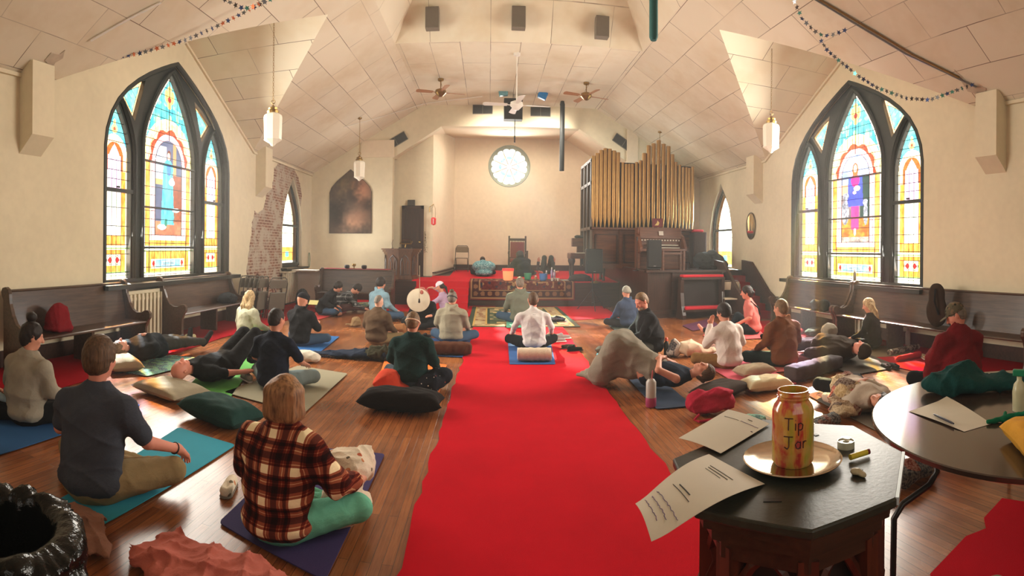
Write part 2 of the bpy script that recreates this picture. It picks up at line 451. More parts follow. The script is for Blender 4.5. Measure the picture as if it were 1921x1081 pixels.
for (a, b) in zip(AR[1:-2], AR[2:-1]):
    mb.add([(a[0], Y1 + .02, a[1]), (b[0], Y1 + .02, b[1]), (b[0], CB + .1, b[1] + rise), (a[0], CB + .1, a[1] + rise),
            (a[0], Y1 + .02, a[1] + .2), (b[0], Y1 + .02, b[1] + .2), (b[0], CB + .1, b[1] + rise + .2), (a[0], CB + .1, a[1] + rise + .2)],
           [(0, 1, 2, 3), (4, 7, 6, 5), (0, 4, 5, 1), (1, 5, 6, 2), (2, 6, 7, 3), (3, 7, 4, 0)])
mb.box((-3.3, 16.9, 4.5), (1.0, 2.9, .5)); mb.box((4.35, 16.95, 4.6), (.7, 2.9, .6))
structure('ceiling_chancel', mb, M_wall2)
# ---- rear wall, behind the camera, with an opening left for the fill light
mb = MB(); sheet(mb, [[(XL, 0), (XR, 0), (XR, EAVE), (FXR, FLAT), (FXR - .9, 7.2), (FXL + .9, 7.2), (FXL, FLAT), (XL, EAVE)], [(-2.3, 1.8), (-2.3, 4.6), (3.3, 4.6), (3.3, 1.8)]], lambda u, v, w: (u, Y0 - w, v), .2)
structure('wall_rear', mb, M_wall)
# ---- ceiling
def slope_piece(name, X, FX):
    k = (FLAT - EAVE) / (FX - X); xr = X + (DH - EAVE) / k; sg = 1 if FX > X else -1
    mb = MB(); pts = [(X, Y0), (X, DN), (xr, DA), (X, DF), (X, Y1), (FX, Y1), (FX, Y0)]
    hh = lambda x: EAVE + (x - X) * k
    sheet(mb, [pts], lambda u, v, w: (u, v, hh(u) + w), .06)
    o = structure(name, mb, M_ceil)
    for nm, ya in (('near', DN), ('far', DF)):
        mb = MB(); tri = [(X - sg * .3, ya, EAVE - .0), (X - sg * .3, DA, DH), (xr, DA, DH), (X, ya, EAVE)]
        mb.add([*tri, *[(p[0], p[1], p[2] + .06) for p in tri]], [(0, 1, 2, 3), (7, 6, 5, 4), (0, 4, 5, 1), (1, 5, 6, 2), (2, 6, 7, 3), (3, 7, 4, 0)])
        structure('ceiling_dormer_%s_%s' % (nm, 'left' if X < 0 else 'right'), mb, M_ceil_d)
slope_piece('ceiling_left', XL, FXL); slope_piece('ceiling_right', XR, FXR)
HB, HI, HT = 10.75, .85, 7.2
mb = MB(); mb.box(((FXL + FXR) / 2, (HB + Y1) / 2, FLAT + .03), (FXR - FXL, Y1 - HB, .06)); structure('ceiling_flat', mb, M_ceil_f)
mb = MB()
A = [(FXL, HB, FLAT), (FXR, HB, FLAT), (FXR - HI, HB - HI, HT), (FXL + HI, HB - HI, HT)]
mb.add(A, [(0, 1, 2, 3)]); structure('ceiling_hip_end', mb, M_ceil_d, fixn=False)
mb = MB(); mb.add([(FXL, Y0, FLAT), (FXL, HB, FLAT), (FXL + HI, HB - HI, HT), (FXL + HI, Y0, HT)], [(0, 1, 2, 3)]); structure('ceiling_hip_left', mb, M_ceil, fixn=False)
mb = MB(); mb.add([(FXR, Y0, FLAT), (FXR, HB, FLAT), (FXR - HI, HB - HI, HT), (FXR - HI, Y0, HT)], [(3, 2, 1, 0)]); structure('ceiling_hip_right', mb, M_ceil, fixn=False)
mb = MB(); mb.box(((FXL + FXR) / 2, (HB - HI + Y0) / 2, HT + .03), (FXR - FXL, HB - HI - Y0, .06)); structure('ceiling_top', mb, M_ceil_f)
# ---- trim: cornice battens along the gables, baseboards, wall brackets
for X, sg, sd in ((XL, 1, 'left'), (XR, -1, 'right')):
    mb = MB()
    for a, b in (((DN, EAVE), (DA, DH)), ((DA, DH), (DF, EAVE)), ((DF, EAVE), (Y1, EAVE)), ((Y0, EAVE), (DN, EAVE))):
        mb.bar((X + sg * .02, a[0], a[1] - .03), (X + sg * .02, b[0], b[1] - .03), .05, .05)
    structure('trim_%d' % (1 if sg > 0 else 2), mb, M_wall)
    mb = MB(); mb.box((X + sg * .012, (Y0 + Y1) / 2, .11), (.024, Y1 - Y0, .22)); structure('baseboard_' + sd, mb, M_dark_wood)
    for k, (ya, yb) in enumerate(((4.42, 4.80), (11.45, 11.85))):
        mb = MB(); d = .26
        mb.prism([(X - sg * .01, 4.6), (X + sg * d, 4.6), (X + sg * d, 2.95), (X + sg * .0, 2.74), (X - sg * .01, 2.74)] if False else
                 [(X, EAVE + .12), (X + sg * d, EAVE + .12), (X + sg * d, 2.98), (X, 2.76)], ya, yb, 'y')
        structure('trim_%d' % (3 + k + (2 if sg < 0 else 0)), mb, M_wall)
mb = MB(); mb.box(((XL - 2.85) / 2, Y1 - .012, .11), (-2.85 - XL, .024, .22)); structure('baseboard_end', mb, M_dark_wood)

# ---- stage, raked a little towards the back
SF = 14.45
def SH(y): return .66 + max(0, (y - SF)) * .042
mb = MB(); x0, x1 = -3.1, 4.1
for xa, xb_, ya, yb in ((-3.3, 3.62, SF, Y1 - .01), (-2.85, 4.1, Y1 - .01, CB)):
    mb.add([(xa, ya, 0), (xb_, ya, 0), (xb_, yb, 0), (xa, yb, 0), (xa, ya, SH(ya)), (xb_, ya, SH(ya)), (xb_, yb, SH(yb)), (xa, yb, SH(yb))],
           [(3, 2, 1, 0), (4, 5, 6, 7), (0, 1, 5, 4), (1, 2, 6, 5), (2, 3, 7, 6), (3, 0, 4, 7)])
structure('floor_stage', mb, M_dark_wood)
mb = MB()
for xa, xb_, ya, yb in ((-2.1, 3.58, SF, Y1), (xpanel + .02, 3.6, Y1, SLANT), (xb + .03, 3.6, SLANT, CB - .03)):
    mb.add([(xa, ya, SH(ya) + .001), (xb_, ya, SH(ya) + .001), (xb_, yb, SH(yb) + .001), (xa, yb, SH(yb) + .001),
            (xa, ya, SH(ya) + .012), (xb_, ya, SH(ya) + .012), (xb_, yb, SH(yb) + .012), (xa, yb, SH(yb) + .012)],
           [(3, 2, 1, 0), (4, 5, 6, 7), (0, 1, 5, 4), (1, 2, 6, 5), (2, 3, 7, 6), (3, 0, 4, 7)])
o = mb.build('stage_carpet', M_red); tag(o, 'red carpet covering the stage floor at the end of the room', 'carpet')
# steps
mb = MB(); mb2 = MB()
xs0, xs1 = P(779, 540, y=14.2).x, P(879, 540, y=14.2).x
for i in range(3):
    d = .28; ya = SF - d * (3 - i); z = .165 * (i + 1)
    mb.box(((xs0 + xs1) / 2, (ya + SF) / 2, z / 2), (xs1 - xs0, SF - ya, z)); 
    mb2.box(((xs0 + xs1) / 2, ya + d / 2 - .006, z + .006), (xs1 - xs0 + .01, d + .012, .012)); mb2.box(((xs0 + xs1) / 2, ya - .006, z - .0825), (xs1 - xs0 + .01, .012, .165))
mb2.box(((xs0 + xs1) / 2, SF - .006, .5 + .08), (xs1 - xs0 + .01, .012, .16))
structure('floor_stage_steps', mb, M_dark_wood)
o = mb2.build('stair_carpet', M_red); tag(o, 'red carpet runner laid over the steps up to the stage', 'carpet')
mb = MB()
mb.box(((xb + 4.1) / 2, CB - .015, SH(CB) + .10), (4.1 - xb, .03, .2))
d = Vector((xb - xpanel, CB - SLANT)).normalized()
mb.bar((xpanel + .02, SLANT, SH(SLANT) + .1), (xb + .02, CB, SH(CB) + .1), .2, .03)
structure('baseboard_chancel', mb, M_dark_wood)

# ---- choir loft on the right
LH = 1.08
LX0, LY0 = 3.62, 11.75
lx_r = 5.55
mb = MB(); mb.prism([(LX0, LY0), (lx_r, LY0), (lx_r, 12.35), (XR, 12.35), (XR, Y1), (4.1, Y1), (4.1, CB), (LX0, CB), (LX0 - .0, 14.0)], 0, LH, 'z')
structure('floor_loft', mb, M_dark_wood_z)
mb = MB()   # panelled front with a capping rail
mb.box(((LX0 + lx_r) / 2, LY0 - .03, LH + .005), (lx_r - LX0 + .12, .12, .05)); mb.bar((LX0 - .03, LY0 - .03, LH + .005), (LX0 - .03, 17.5, LH + .06), .12, .05)
mb.box(((LX0 + lx_r) / 2, LY0 - .02, .09), (lx_r - LX0, .04, .18))
for x in (LX0 + .02, LX0 + .62, 5.5): mb.box((x, LY0 - .02, .55), (.07, .04, 1.0))
structure('trim_7', mb, M_dark_wood)
# loft steps by the right wall
mb = MB(); mb2 = MB()
for i in range(6):
    ya = 12.35 - .26 * (6 - i); z = .155 * (i + 1); xm = (lx_r + .12 + XR - .1) / 2; w = XR - .1 - lx_r - .12
    mb.box((xm, (ya + 12.35) / 2, z / 2), (w, 12.35 - ya, z)); mb2.box((xm, ya + .13, z + .006), (w * .9, .272, .012)); mb2.box((xm, ya - .006, z - .077), (w * .9, .012, .155))
structure('floor_loft_steps', mb, M_dark_wood)
o = mb2.build('stair_carpet', M_red_old); tag(o, 'faded red carpet on the narrow steps to the choir loft', 'carpet')
for x in (lx_r + .06, XR - .05):
    mb = MB(); pr = [(10.62, 0), (12.4, 0), (12.4, 1.34), (11.9, 1.30), (11.5, 1.0), (11.0, .62), (10.78, .52), (10.62, .52)]
    mb.prism(pr, x - .035, x + .035, 'x'); o = mb.build('stair_side', M_dark_wood); 
    o['kind'] = 'structure'; o.name = 'trim_%d' % (8 if x < 6 else 9)

# ---- carpets on the floor
def flat_piece(name, pts, mat, label, cat, z=.004, t=.008, group=None, edge=0.0, seed=1, n=14, smooth=None):
    """thin slab with optionally ragged edges; pts: outline on the floor"""
    rnd = random.Random(seed); out = []
    for i, a in enumerate(pts):
        b = pts[(i + 1) % len(pts)]; a = Vector(a[:2]); b = Vector(b[:2]); k = n if edge else 1
        nn = Vector((b.y - a.y, a.x - b.x)).normalized()
        for j in range(k):
            p = a.lerp(b, j / k); 
            if edge and j: p += nn * rnd.uniform(-edge, edge)
            out.append((p.x, p.y))
    mb = MB(); sheet(mb, [out], lambda u, v, w: (u, v, z + w), t)
    o = mb.build(name, mat); tag(o, label, cat, group); return o
flat_piece('carpet_runner', [(-.46, -.5), (1.22, -.5), (1.30, 5.0), (1.50, 10.62), (-.30, 10.62), (-.40, 5.0)], M_red,
           'long bright red carpet runner down the middle aisle', 'carpet', edge=.02, n=34)
flat_piece('floor_carpet', [(-5.3, 13.0), (-1.9, 13.0), (-1.9, 13.6), (-.5, 13.6), (-.5, 12.2), (0.2, 12.2), (0.2, 14.44), (-3.2, 14.44), (-3.2, 15.4), (-5.3, 15.4)], M_red,
           'red carpet on the floor left of the stage rug, before the steps', 'carpet')
a, b, c, d = G(1051, 574), G(1150, 573), G(1163, 596), G(1078, 601)
flat_piece('floor_carpet', [(d.x, d.y), (c.x, c.y), (c.x + .1, 14.44), (a.x - .9, 14.44), (a.x - .9, 13.6)], M_red, 'red carpet on the floor right of the stage rug', 'carpet')
flat_piece('floor_carpet', [(-5.34, 3.0), (-4.15, 3.0), (-4.35, 8.0), (-4.05, 12.9), (-5.34, 12.9)], M_red_old, 'long dark red carpet strip along the left wall under the pews', 'carpet')
flat_piece('floor_carpet', [(6.42, 3.0), (5.1, 3.0), (5.0, 7.0), (5.1, 10.4), (6.42, 10.4)], M_red_old, 'long dark red carpet strip along the right wall under the pews', 'carpet')
flat_piece('floor_carpet', [tuple(G(x, y)[:2]) for x, y in ((1745, 1081), (1812, 1010), (1850, 995), (1846, 975), (1880, 938), (1960, 950), (2100, 1100), (1800, 1300))], M_red,
           'red carpet corner on the floor beneath the round table', 'carpet')
flat_piece('floor_carpet', [tuple(G(x, y)[:2]) for x, y in ((90, 1078), (118, 1068), (140, 1085), (120, 1110), (60, 1110))], M_red,
           'scrap of red carpet at the bottom edge by the bin', 'carpet')
# ================================================================ STAINED GLASS WINDOWS
M_glass = colour_attr_mat('stained_glass', transparent=True)
def lancet(y0, y1, spring, tip, n=9):
    """half curves of a pointed light: list of (y,h) going round from sill left... returned as function width(h)"""
    c = (y0 + y1) / 2; hw = (y1 - y0) / 2
    def half(h):
        if h <= spring: return hw
        t = min(1.0, (h - spring) / (tip - spring)); return hw * (1 - t ** 1.75)
    return c, hw, half
def lancet_poly(y0, y1, sill, spring, tip, n=12):
    c, hw, half = lancet(y0, y1, spring, tip)
    hs = [spring + (tip - spring) * i / n for i in range(n + 1)]
    up = [(c + half(h), h) for h in hs]; dn = [(c - half(h), h) for h in hs[:-1][::-1]]
    return [(y0, sill), (y1, sill)] + up + dn
def glass_grid(y0, y1, h0, h1, inside, colour, step):
    """cells as a mesh in (y,h) with a colour per cell"""
    nu = max(4, int((y1 - y0) / step)); nv = max(4, int((h1 - h0) / step))
    us = np.linspace(y0, y1, nu + 1); vs = np.linspace(h0, h1, nv + 1)
    uc = (us[:-1] + us[1:]) / 2; vc = (vs[:-1] + vs[1:]) / 2
    U, V = np.meshgrid(uc, vc, indexing='ij')
    m = inside(U, V); cols = colour(U, V)
    I, J = np.nonzero(m)
    idx = lambda i, j: i * (nv + 1) + j
    quads = np.stack([idx(I, J), idx(I + 1, J), idx(I + 1, J + 1), idx(I, J + 1)], 1)
    used = np.unique(quads); remap = np.full((nu + 1) * (nv + 1), -1); remap[used] = np.arange(len(used))
    UU, VV = np.meshgrid(us, vs, indexing='ij'); pts = np.stack([UU.ravel(), VV.ravel()], 1)[used]
    return pts, remap[quads], cols[I, J]
def glass_mesh(name, pts, quads, cols, to3):
    me = bpy.data.meshes.new(name); v = to3(pts)
    me.vertices.add(len(v)); me.vertices.foreach_set('co', v.astype(np.float32).ravel())
    me.loops.add(quads.size); me.loops.foreach_set('vertex_index', quads.astype(np.int32).ravel())
    me.polygons.add(len(quads)); me.polygons.foreach_set('loop_start', np.arange(0, quads.size, 4, dtype=np.int32))
    me.polygons.foreach_set('loop_total', np.full(len(quads), 4, np.int32)); me.update(calc_edges=True)
    set_pattern(me, cols); return me
LEAD = np.array((26, 24, 20.))
def put(c, m, col):
    c[m] = col
def mott(U, V, c1, c2, s, seed):
    n = vnoise(U * s, V * s, seed) * .6 + vnoise(U * s * 3.1, V * s * 3.1, seed + 5) * .4
    return np.asarray(c1, float) + (np.asarray(c2, float) - np.asarray(c1, float)) * n[..., None]
def seg(U, V, a, b):
    """distance to segment"""
    ax, ay = a; bx, by = b; t = np.clip(((U - ax) * (bx - ax) + (V - ay) * (by - ay)) / ((bx - ax) ** 2 + (by - ay) ** 2), 0, 1)
    return np.hypot(U - ax - t * (bx - ax), V - ay - t * (by - ay))
def ell(U, V, cx, cy, a, b): return ((U - cx) / a) ** 2 + ((V - cy) / b) ** 2 < 1
AMBER1, AMBER2 = (196, 98, 26), (244, 188, 96)
CREAM1, CREAM2 = (255, 226, 196), (255, 250, 236)
PINK1, PINK2 = (255, 168, 176), (255, 214, 210)
BLUE1, BLUE2 = (60, 150, 190), (150, 220, 190)
def big_centre(kind):
    def colour(U, V):
        c, hw, half = lancet(WY - .765, WY + .765, 3.15, 4.66)
        u = (U - WY); au = np.abs(u)
        H = hw * np.ones_like(V); t = np.clip((V - 3.15) / 1.51, 0, 1); H = hw * (1 - t ** 1.75)
        C = mott(U, V, CREAM1, CREAM2, 7, 1)
        amb = mott(U * 3, V, AMBER1, AMBER2, 6, 2)
        # amber lower panel
        m = (V > 1.10) & (V < 1.46) & (au < .64); C[m] = amb[m]
        put(C, (np.abs(V - 1.10) < .012) | (np.abs(V - 1.05) < .008) | (np.abs(V - 1.47) < .012), (150, 190, 110))
        # inscription panel with two red lozenges
        put(C, (au < .50) & (np.abs(V - 1.25) < .085), (236, 236, 190)); bl = mott(U, V, (84, 150, 200), (150, 200, 220), 20, 3)
        m = (au < .36) & (np.abs(V - 1.25) < .065); C[m] = bl[m]
        put(C, (au < .20) & (np.abs(V - 1.25) < .045), (150, 190, 190))
        put(C, (au < .17) & ((np.abs(V - 1.262) < .007) | (np.abs(V - 1.238) < .007)) & (vnoise(U * 60, V * 3, 9) > .35), (60, 90, 110))
        for s in (-1, 1):
            put(C, (np.abs(u - s * .43) / .045 + np.abs(V - 1.25) / .07) < 1, (206, 40, 40))
        # border: cream edge, amber column, pink inner frame
        am2 = mott(U, V * .6, AMBER1, AMBER2, 9, 4); pk = mott(U, V, PINK1, PINK2, 6, 5)
        m = (V > 1.56) & (V < 3.1) & (au > .55) & (au < .67); C[m] = am2[m]
        m = (V > 1.56) & (V < 1.66) & (au < .62); C[m] = am2[m]
        arch = lambda w, s0: np.where(V < s0, w, w * np.sqrt(np.clip(1 - ((V - s0) / (w * 1.12)) ** 2, 0, 1)))
        S0 = 3.02
        # above: teal field with yellow lilies
        tq = mott(U, V, (40, 150, 180), (120, 200, 170), 6, 6); tq2 = mott(U, V, (70, 190, 200), (190, 220, 120), 12, 7)
        m = (V > 3.1) & (au < H - .07); tq = np.where((vnoise(U * 9, V * 9, 8) > .62)[..., None], tq2, tq); C[m] = tq[m]
        m = (au < arch(.74, 3.02)) & (V > 3.02); yl = mott(U, V, (236, 214, 120), (255, 246, 200), 12, 8); C[m] = yl[m]
        cr = mott(U, V, (250, 190, 120), (255, 226, 180), 8, 9); m = (au < arch(.68, S0)) & (V > S0); C[m] = cr[m]
        m = (au < arch(.60, S0)) & (V > S0)
        ang = np.arctan2(V - S0, u); sc = np.abs(np.sin(ang * 5.5)); rd = mott(U, V, (150, 40, 30), (214, 90, 50), 14, 10)
        rr = np.hypot(u, (V - S0) / 1.12); C[m] = np.where((rr < .53 + .06 * sc)[..., None], rd, cr)[m]
        m = (au < arch(.50, S0)) & (V > 1.66); C[m] = pk[m]
        # crown and lily
        for (cx, cy, a, b) in ((0, 4.22, .13, .10), (0, 4.36, .07, .1), (-.10, 4.30, .045, .08), (.10, 4.30, .045, .08), (0, 4.10, .06, .06)):
            put(C, ell(u, V, cx, cy, a, b), (250, 214, 110))
        put(C, ell(u, V, 0, 4.21, .06, .05), (214, 60, 50))
        for a_ in np.linspace(.35, PI - .35, 7):
            cx, cy = math.cos(a_) * .66, 3.02 + math.sin(a_) * .74
            put(C, ell(u, V, cx * 1.03, cy + .02, .05, .06), (255, 240, 150))
        # picture
        m = (au < arch(.40, S0)) & (V > 1.76)
        if kind == 'left':
            pic = mott(U, V, (62, 70, 92), (96, 96, 116), 4, 11)
            w = (u < -.08) & (V > 2.75) & (V < 3.35); pic[w] = mott(U, V, (120, 130, 160), (220, 214, 210), 4, 12)[w]
            put(pic, (u > .12) & (u < .22) & (V > 2.5), (176, 126, 84))
            w = (u < -.16) & (V < 2.75) & (V > 2.65); put(pic, w, (190, 140, 90))
            w = (V < 2.0); pic[w] = mott(U, V, (120, 66, 50), (190, 130, 96), 7, 13)[w]
            w = (u > .1) & (V < 2.85) & (V > 2.0); pic[w] = mott(U, V, (96, 50, 38), (150, 84, 56), 6, 14)[w]
            robe = mott(U * 4, V, (40, 120, 150), (110, 200, 210), 6, 15)
            w = ((np.abs(u + .03) < .20 - .06 * (V - 1.95)) & (V > 1.95) & (V < 2.95)) | ell(u, V, -.02, 2.95, .15, .17); pic[w] = robe[w]
            put(pic, ell(u, V, .0, 2.93, .07, .10), (60, 110, 200))
            put(pic, ell(u, V, .09, 2.72, .09, .06), (226, 226, 236)); put(pic, ell(u, V, .1, 2.78, .05, .03), (224, 170, 140))
            put(pic, ell(u, V, -.0, 3.20, .06, .09), (96, 50, 34)); put(pic, ell(u, V, -.01, 3.18, .045, .07), (230, 176, 150))
            put(pic, seg(u, V, (.16, 2.0), (.24, 2.25)) < .02, (120, 90, 70)); put(pic, ell(u, V, .22, 2.22, .12, .04), (214, 220, 220))
            put(pic, ell(u, V, -.2, 1.9, .13, .05), (190, 210, 216)); put(pic, ell(u, V, -.08, 1.98, .04, .07), (40, 110, 90))
        else:
            pic = mott(U, V, (96, 120, 196), (210, 214, 236), 4, 21)
            w = (V < 2.7) & (np.abs(u) > .0); pic[w] = mott(U, V, (70, 60, 70), (150, 120, 110), 6, 22)[w]
            w = (V < 3.0) & (u < -.14); pic[w] = mott(U, V, (24, 40, 40), (50, 70, 60), 8, 23)[w]
            w = (V < 2.9) & (V > 2.7) & (u > .12); put(pic, w, (236, 150, 110))
            w = (V < 2.25); pic[w] = mott(U, V, (120, 50, 20), (240, 140, 50), 9, 24)[w]
            w = (V < 1.86); pic[w] = mott(U, V, (80, 70, 70), (190, 170, 150), 12, 25)[w]
            robe = mott(U * 4, V, (196, 30, 90), (236, 70, 130), 5, 26)
            w = (np.abs(u) < .11) & (V > 2.0) & (V < 2.7); pic[w] = robe[w]
            blue = mott(U * 3, V, (40, 50, 170), (80, 90, 220), 5, 27)
            w = (np.abs(u) < .20 + .05 * (3.0 - V)) & (V > 2.45) & (V < 3.02); pic[w] = blue[w]
            put(pic, ell(u, V, 0, 2.96, .12, .13), (206, 40, 110))
            put(pic, ell(u, V, -.05, 2.80, .09, .05), (226, 226, 230)); put(pic, ell(u, V, .02, 2.72, .05, .03), (230, 180, 150))
            put(pic, ell(u, V, 0, 3.16, .085, .14), (150, 92, 52)); put(pic, ell(u, V, 0, 3.19, .05, .075), (238, 190, 160))
            for cx, cy, a, b in ((-.3, 2.3, .06, .22), (-.29, 2.52, .07, .06), (.29, 2.35, .11, .25), (.27, 2.66, .09, .07)):
                w = ell(u, V, cx, cy, a, b); pic[w] = mott(U, V, (50, 50, 60), (200, 200, 206), 16, 28)[w]
            put(pic, ell(u, V, .0, 1.96, .035, .08), (240, 190, 170))
        C[m] = pic[m]
        put(C, (np.abs(au - arch(.40, S0)) < .008) & (V > 1.76), LEAD)
        put(C, (np.abs(au - arch(.50, S0)) < .005) & (V > 1.66), LEAD); put(C, (np.abs(au - arch(.60, S0)) < .005) & (V > S0), LEAD)
        # leads
        put(C, (np.abs(V % .14 - .07) < .0045) & ~((au < .40) & (V > 1.76) & (V < 3.5)), LEAD)
        put(C, (np.abs(V % .28 - .07) < .0045), LEAD)
        put(C, (np.abs((u + .0) % .16 - .08) < .0045) & ((V < 1.76) | (V > 3.6)), LEAD)
        put(C, ((np.abs(au - .67) < .005) | (np.abs(au - .55) < .004)) & (V < 3.2) & (V > 1.1), LEAD)
        for rail in (1.53, 2.23, 3.02): put(C, np.abs(V - rail) < .016, LEAD)
        put(C, (np.abs(H - .07 - au) < .005) & (V > 3.1), LEAD)
        return C
    return colour
def side_light(cy):
    def colour(U, V):
        u = U - cy; au = np.abs(u); H = .35 * (1 - np.clip((V - 3.0) / .86, 0, 1) ** 1.75)
        C = mott(U, V, CREAM1, CREAM2, 7, 31); amb = mott(U * 3, V, AMBER1, AMBER2, 6, 32)
        m = (V > 1.12) & (V < 1.50) & (au < .27); C[m] = amb[m]
        m = (V > 1.56) & (V < 2.98) & (au > .165) & (au < .27); C[m] = amb[m]
        m = (V > 1.56) & (V < 1.72) & (au < .27); C[m] = amb[m]
        pk = mott(U, V * .5, (250, 200, 214), (226, 196, 240), 5, 33); gr = mott(U, V, (200, 236, 190), (250, 200, 220), 4, 34)
        top = np.where(V < 3.0, .15, .15 * (1 - np.clip((V - 2.9) / .28, 0, 1) ** 1.6))
        tq = mott(U, V, (50, 140, 180), (130, 200, 170), 9, 36); m = (V > 3.1) & (au < H - .05); C[m] = tq[m]
        arch = lambda w, s0: np.where(V < s0, w, w * np.sqrt(np.clip(1 - ((V - s0) / (w * 1.25)) ** 2, 0, 1)))
        cr = mott(U, V, (250, 196, 130), (255, 226, 180), 9, 35); m = (V > 2.75) & (au < arch(.31, 2.95)); C[m] = cr[m]
        rd = mott(U, V, (140, 60, 30), (210, 110, 50), 9, 37); m = (V > 2.75) & (au < arch(.21, 2.95)); C[m] = rd[m]
        m = (V > 1.74) & (V < 2.42) & (au < .15); C[m] = gr[m]
        m = (V >= 2.42) & (V < 3.2) & (au < top); C[m] = pk[m]
        put(C, ell(u, V, 0, 3.42, .07, .07), (250, 220, 120)); put(C, ell(u, V, 0, 3.52, .03, .06), (250, 220, 120)); put(C, ell(u, V, 0, 3.42, .03, .03), (220, 80, 60))
        for s in (-1, 1):
            put(C, (np.abs(u - s * .085) < .078) & (np.abs(V - 1.33) < .085), (236, 236, 190))
            put(C, (np.abs(u - s * .085) / .055 + np.abs(V - 1.33) / .065) < 1, (200, 36, 36))
            put(C, np.abs(np.hypot(u - s * .085, V - 1.33) - .07) < .004, LEAD)
        put(C, (np.abs(V - 1.52) < .008) | (np.abs(V - 1.13) < .008) | (np.abs(V - 1.08) < .006), (130, 170, 90))
        put(C, (np.abs(V % .15 - .075) < .0045), LEAD)
        put(C, (np.abs(u % .115 - .0575) < .004) & ((V < 3.0)), LEAD)
        put(C, ((np.abs(au - .165) < .004) | (np.abs(au - .27) < .004)) & (V < 3.0) & (V > 1.1), LEAD)
        put(C, (np.abs(H - .05 - au) < .004) & (V > 3.0), LEAD)
        return C
    return colour
def small_colour(U, V):
    u = U - SY; au = np.abs(u); C = mott(U, V, (236, 250, 230), (255, 252, 244), 5, 41)
    amb = mott(U, V * .7, AMBER1, AMBER2, 8, 42)
    H = .5 * (1 - np.clip((V - 2.05) / .95, 0, 1) ** 1.75)
    m = (au > H - .10) & (V > 1.4); C[m] = amb[m]
    m = (V < 1.5) & (V > 1.16); C[m] = amb[m]
    put(C, (au < .1) & (np.abs(V - 1.32) < .06), (90, 190, 220)); put(C, (V < 1.14), (250, 246, 236))
    m = (V > 1.5) & (V < 2.0) & (au > .12) & (au < .36); C[m] = mott(U, V, (255, 214, 236), (220, 250, 200), 4, 43)[m]
    put(C, np.abs(np.hypot(u / .11, (V - 2.5) / .17) - 1) < .16, (200, 220, 160)); put(C, ell(u, V, 0, 2.5, .05, .1), (150, 190, 200))
    put(C, (np.abs(V % .16 - .08) < .004) | (np.abs(u % .2 - .1) < .004), (90, 80, 60))
    put(C, np.abs(H - .10 - au) < .005, LEAD)
    return C
def rect_inside(f): return f
def frame_tubes(mb, pts, X, sg, r, off):
    mb.tube([(X + sg * off, p[0], p[1]) for p in pts], r, 6)
def warp_tree(root, f):
    for o in [root] + list(root.children):
        me = o.data; v = np.zeros(len(me.vertices) * 3, np.float32); me.vertices.foreach_get('co', v); v = v.reshape(-1, 3)
        v[:, 1], v[:, 2] = f(v[:, 1], v[:, 2]); me.vertices.foreach_set('co', v.ravel()); me.update()
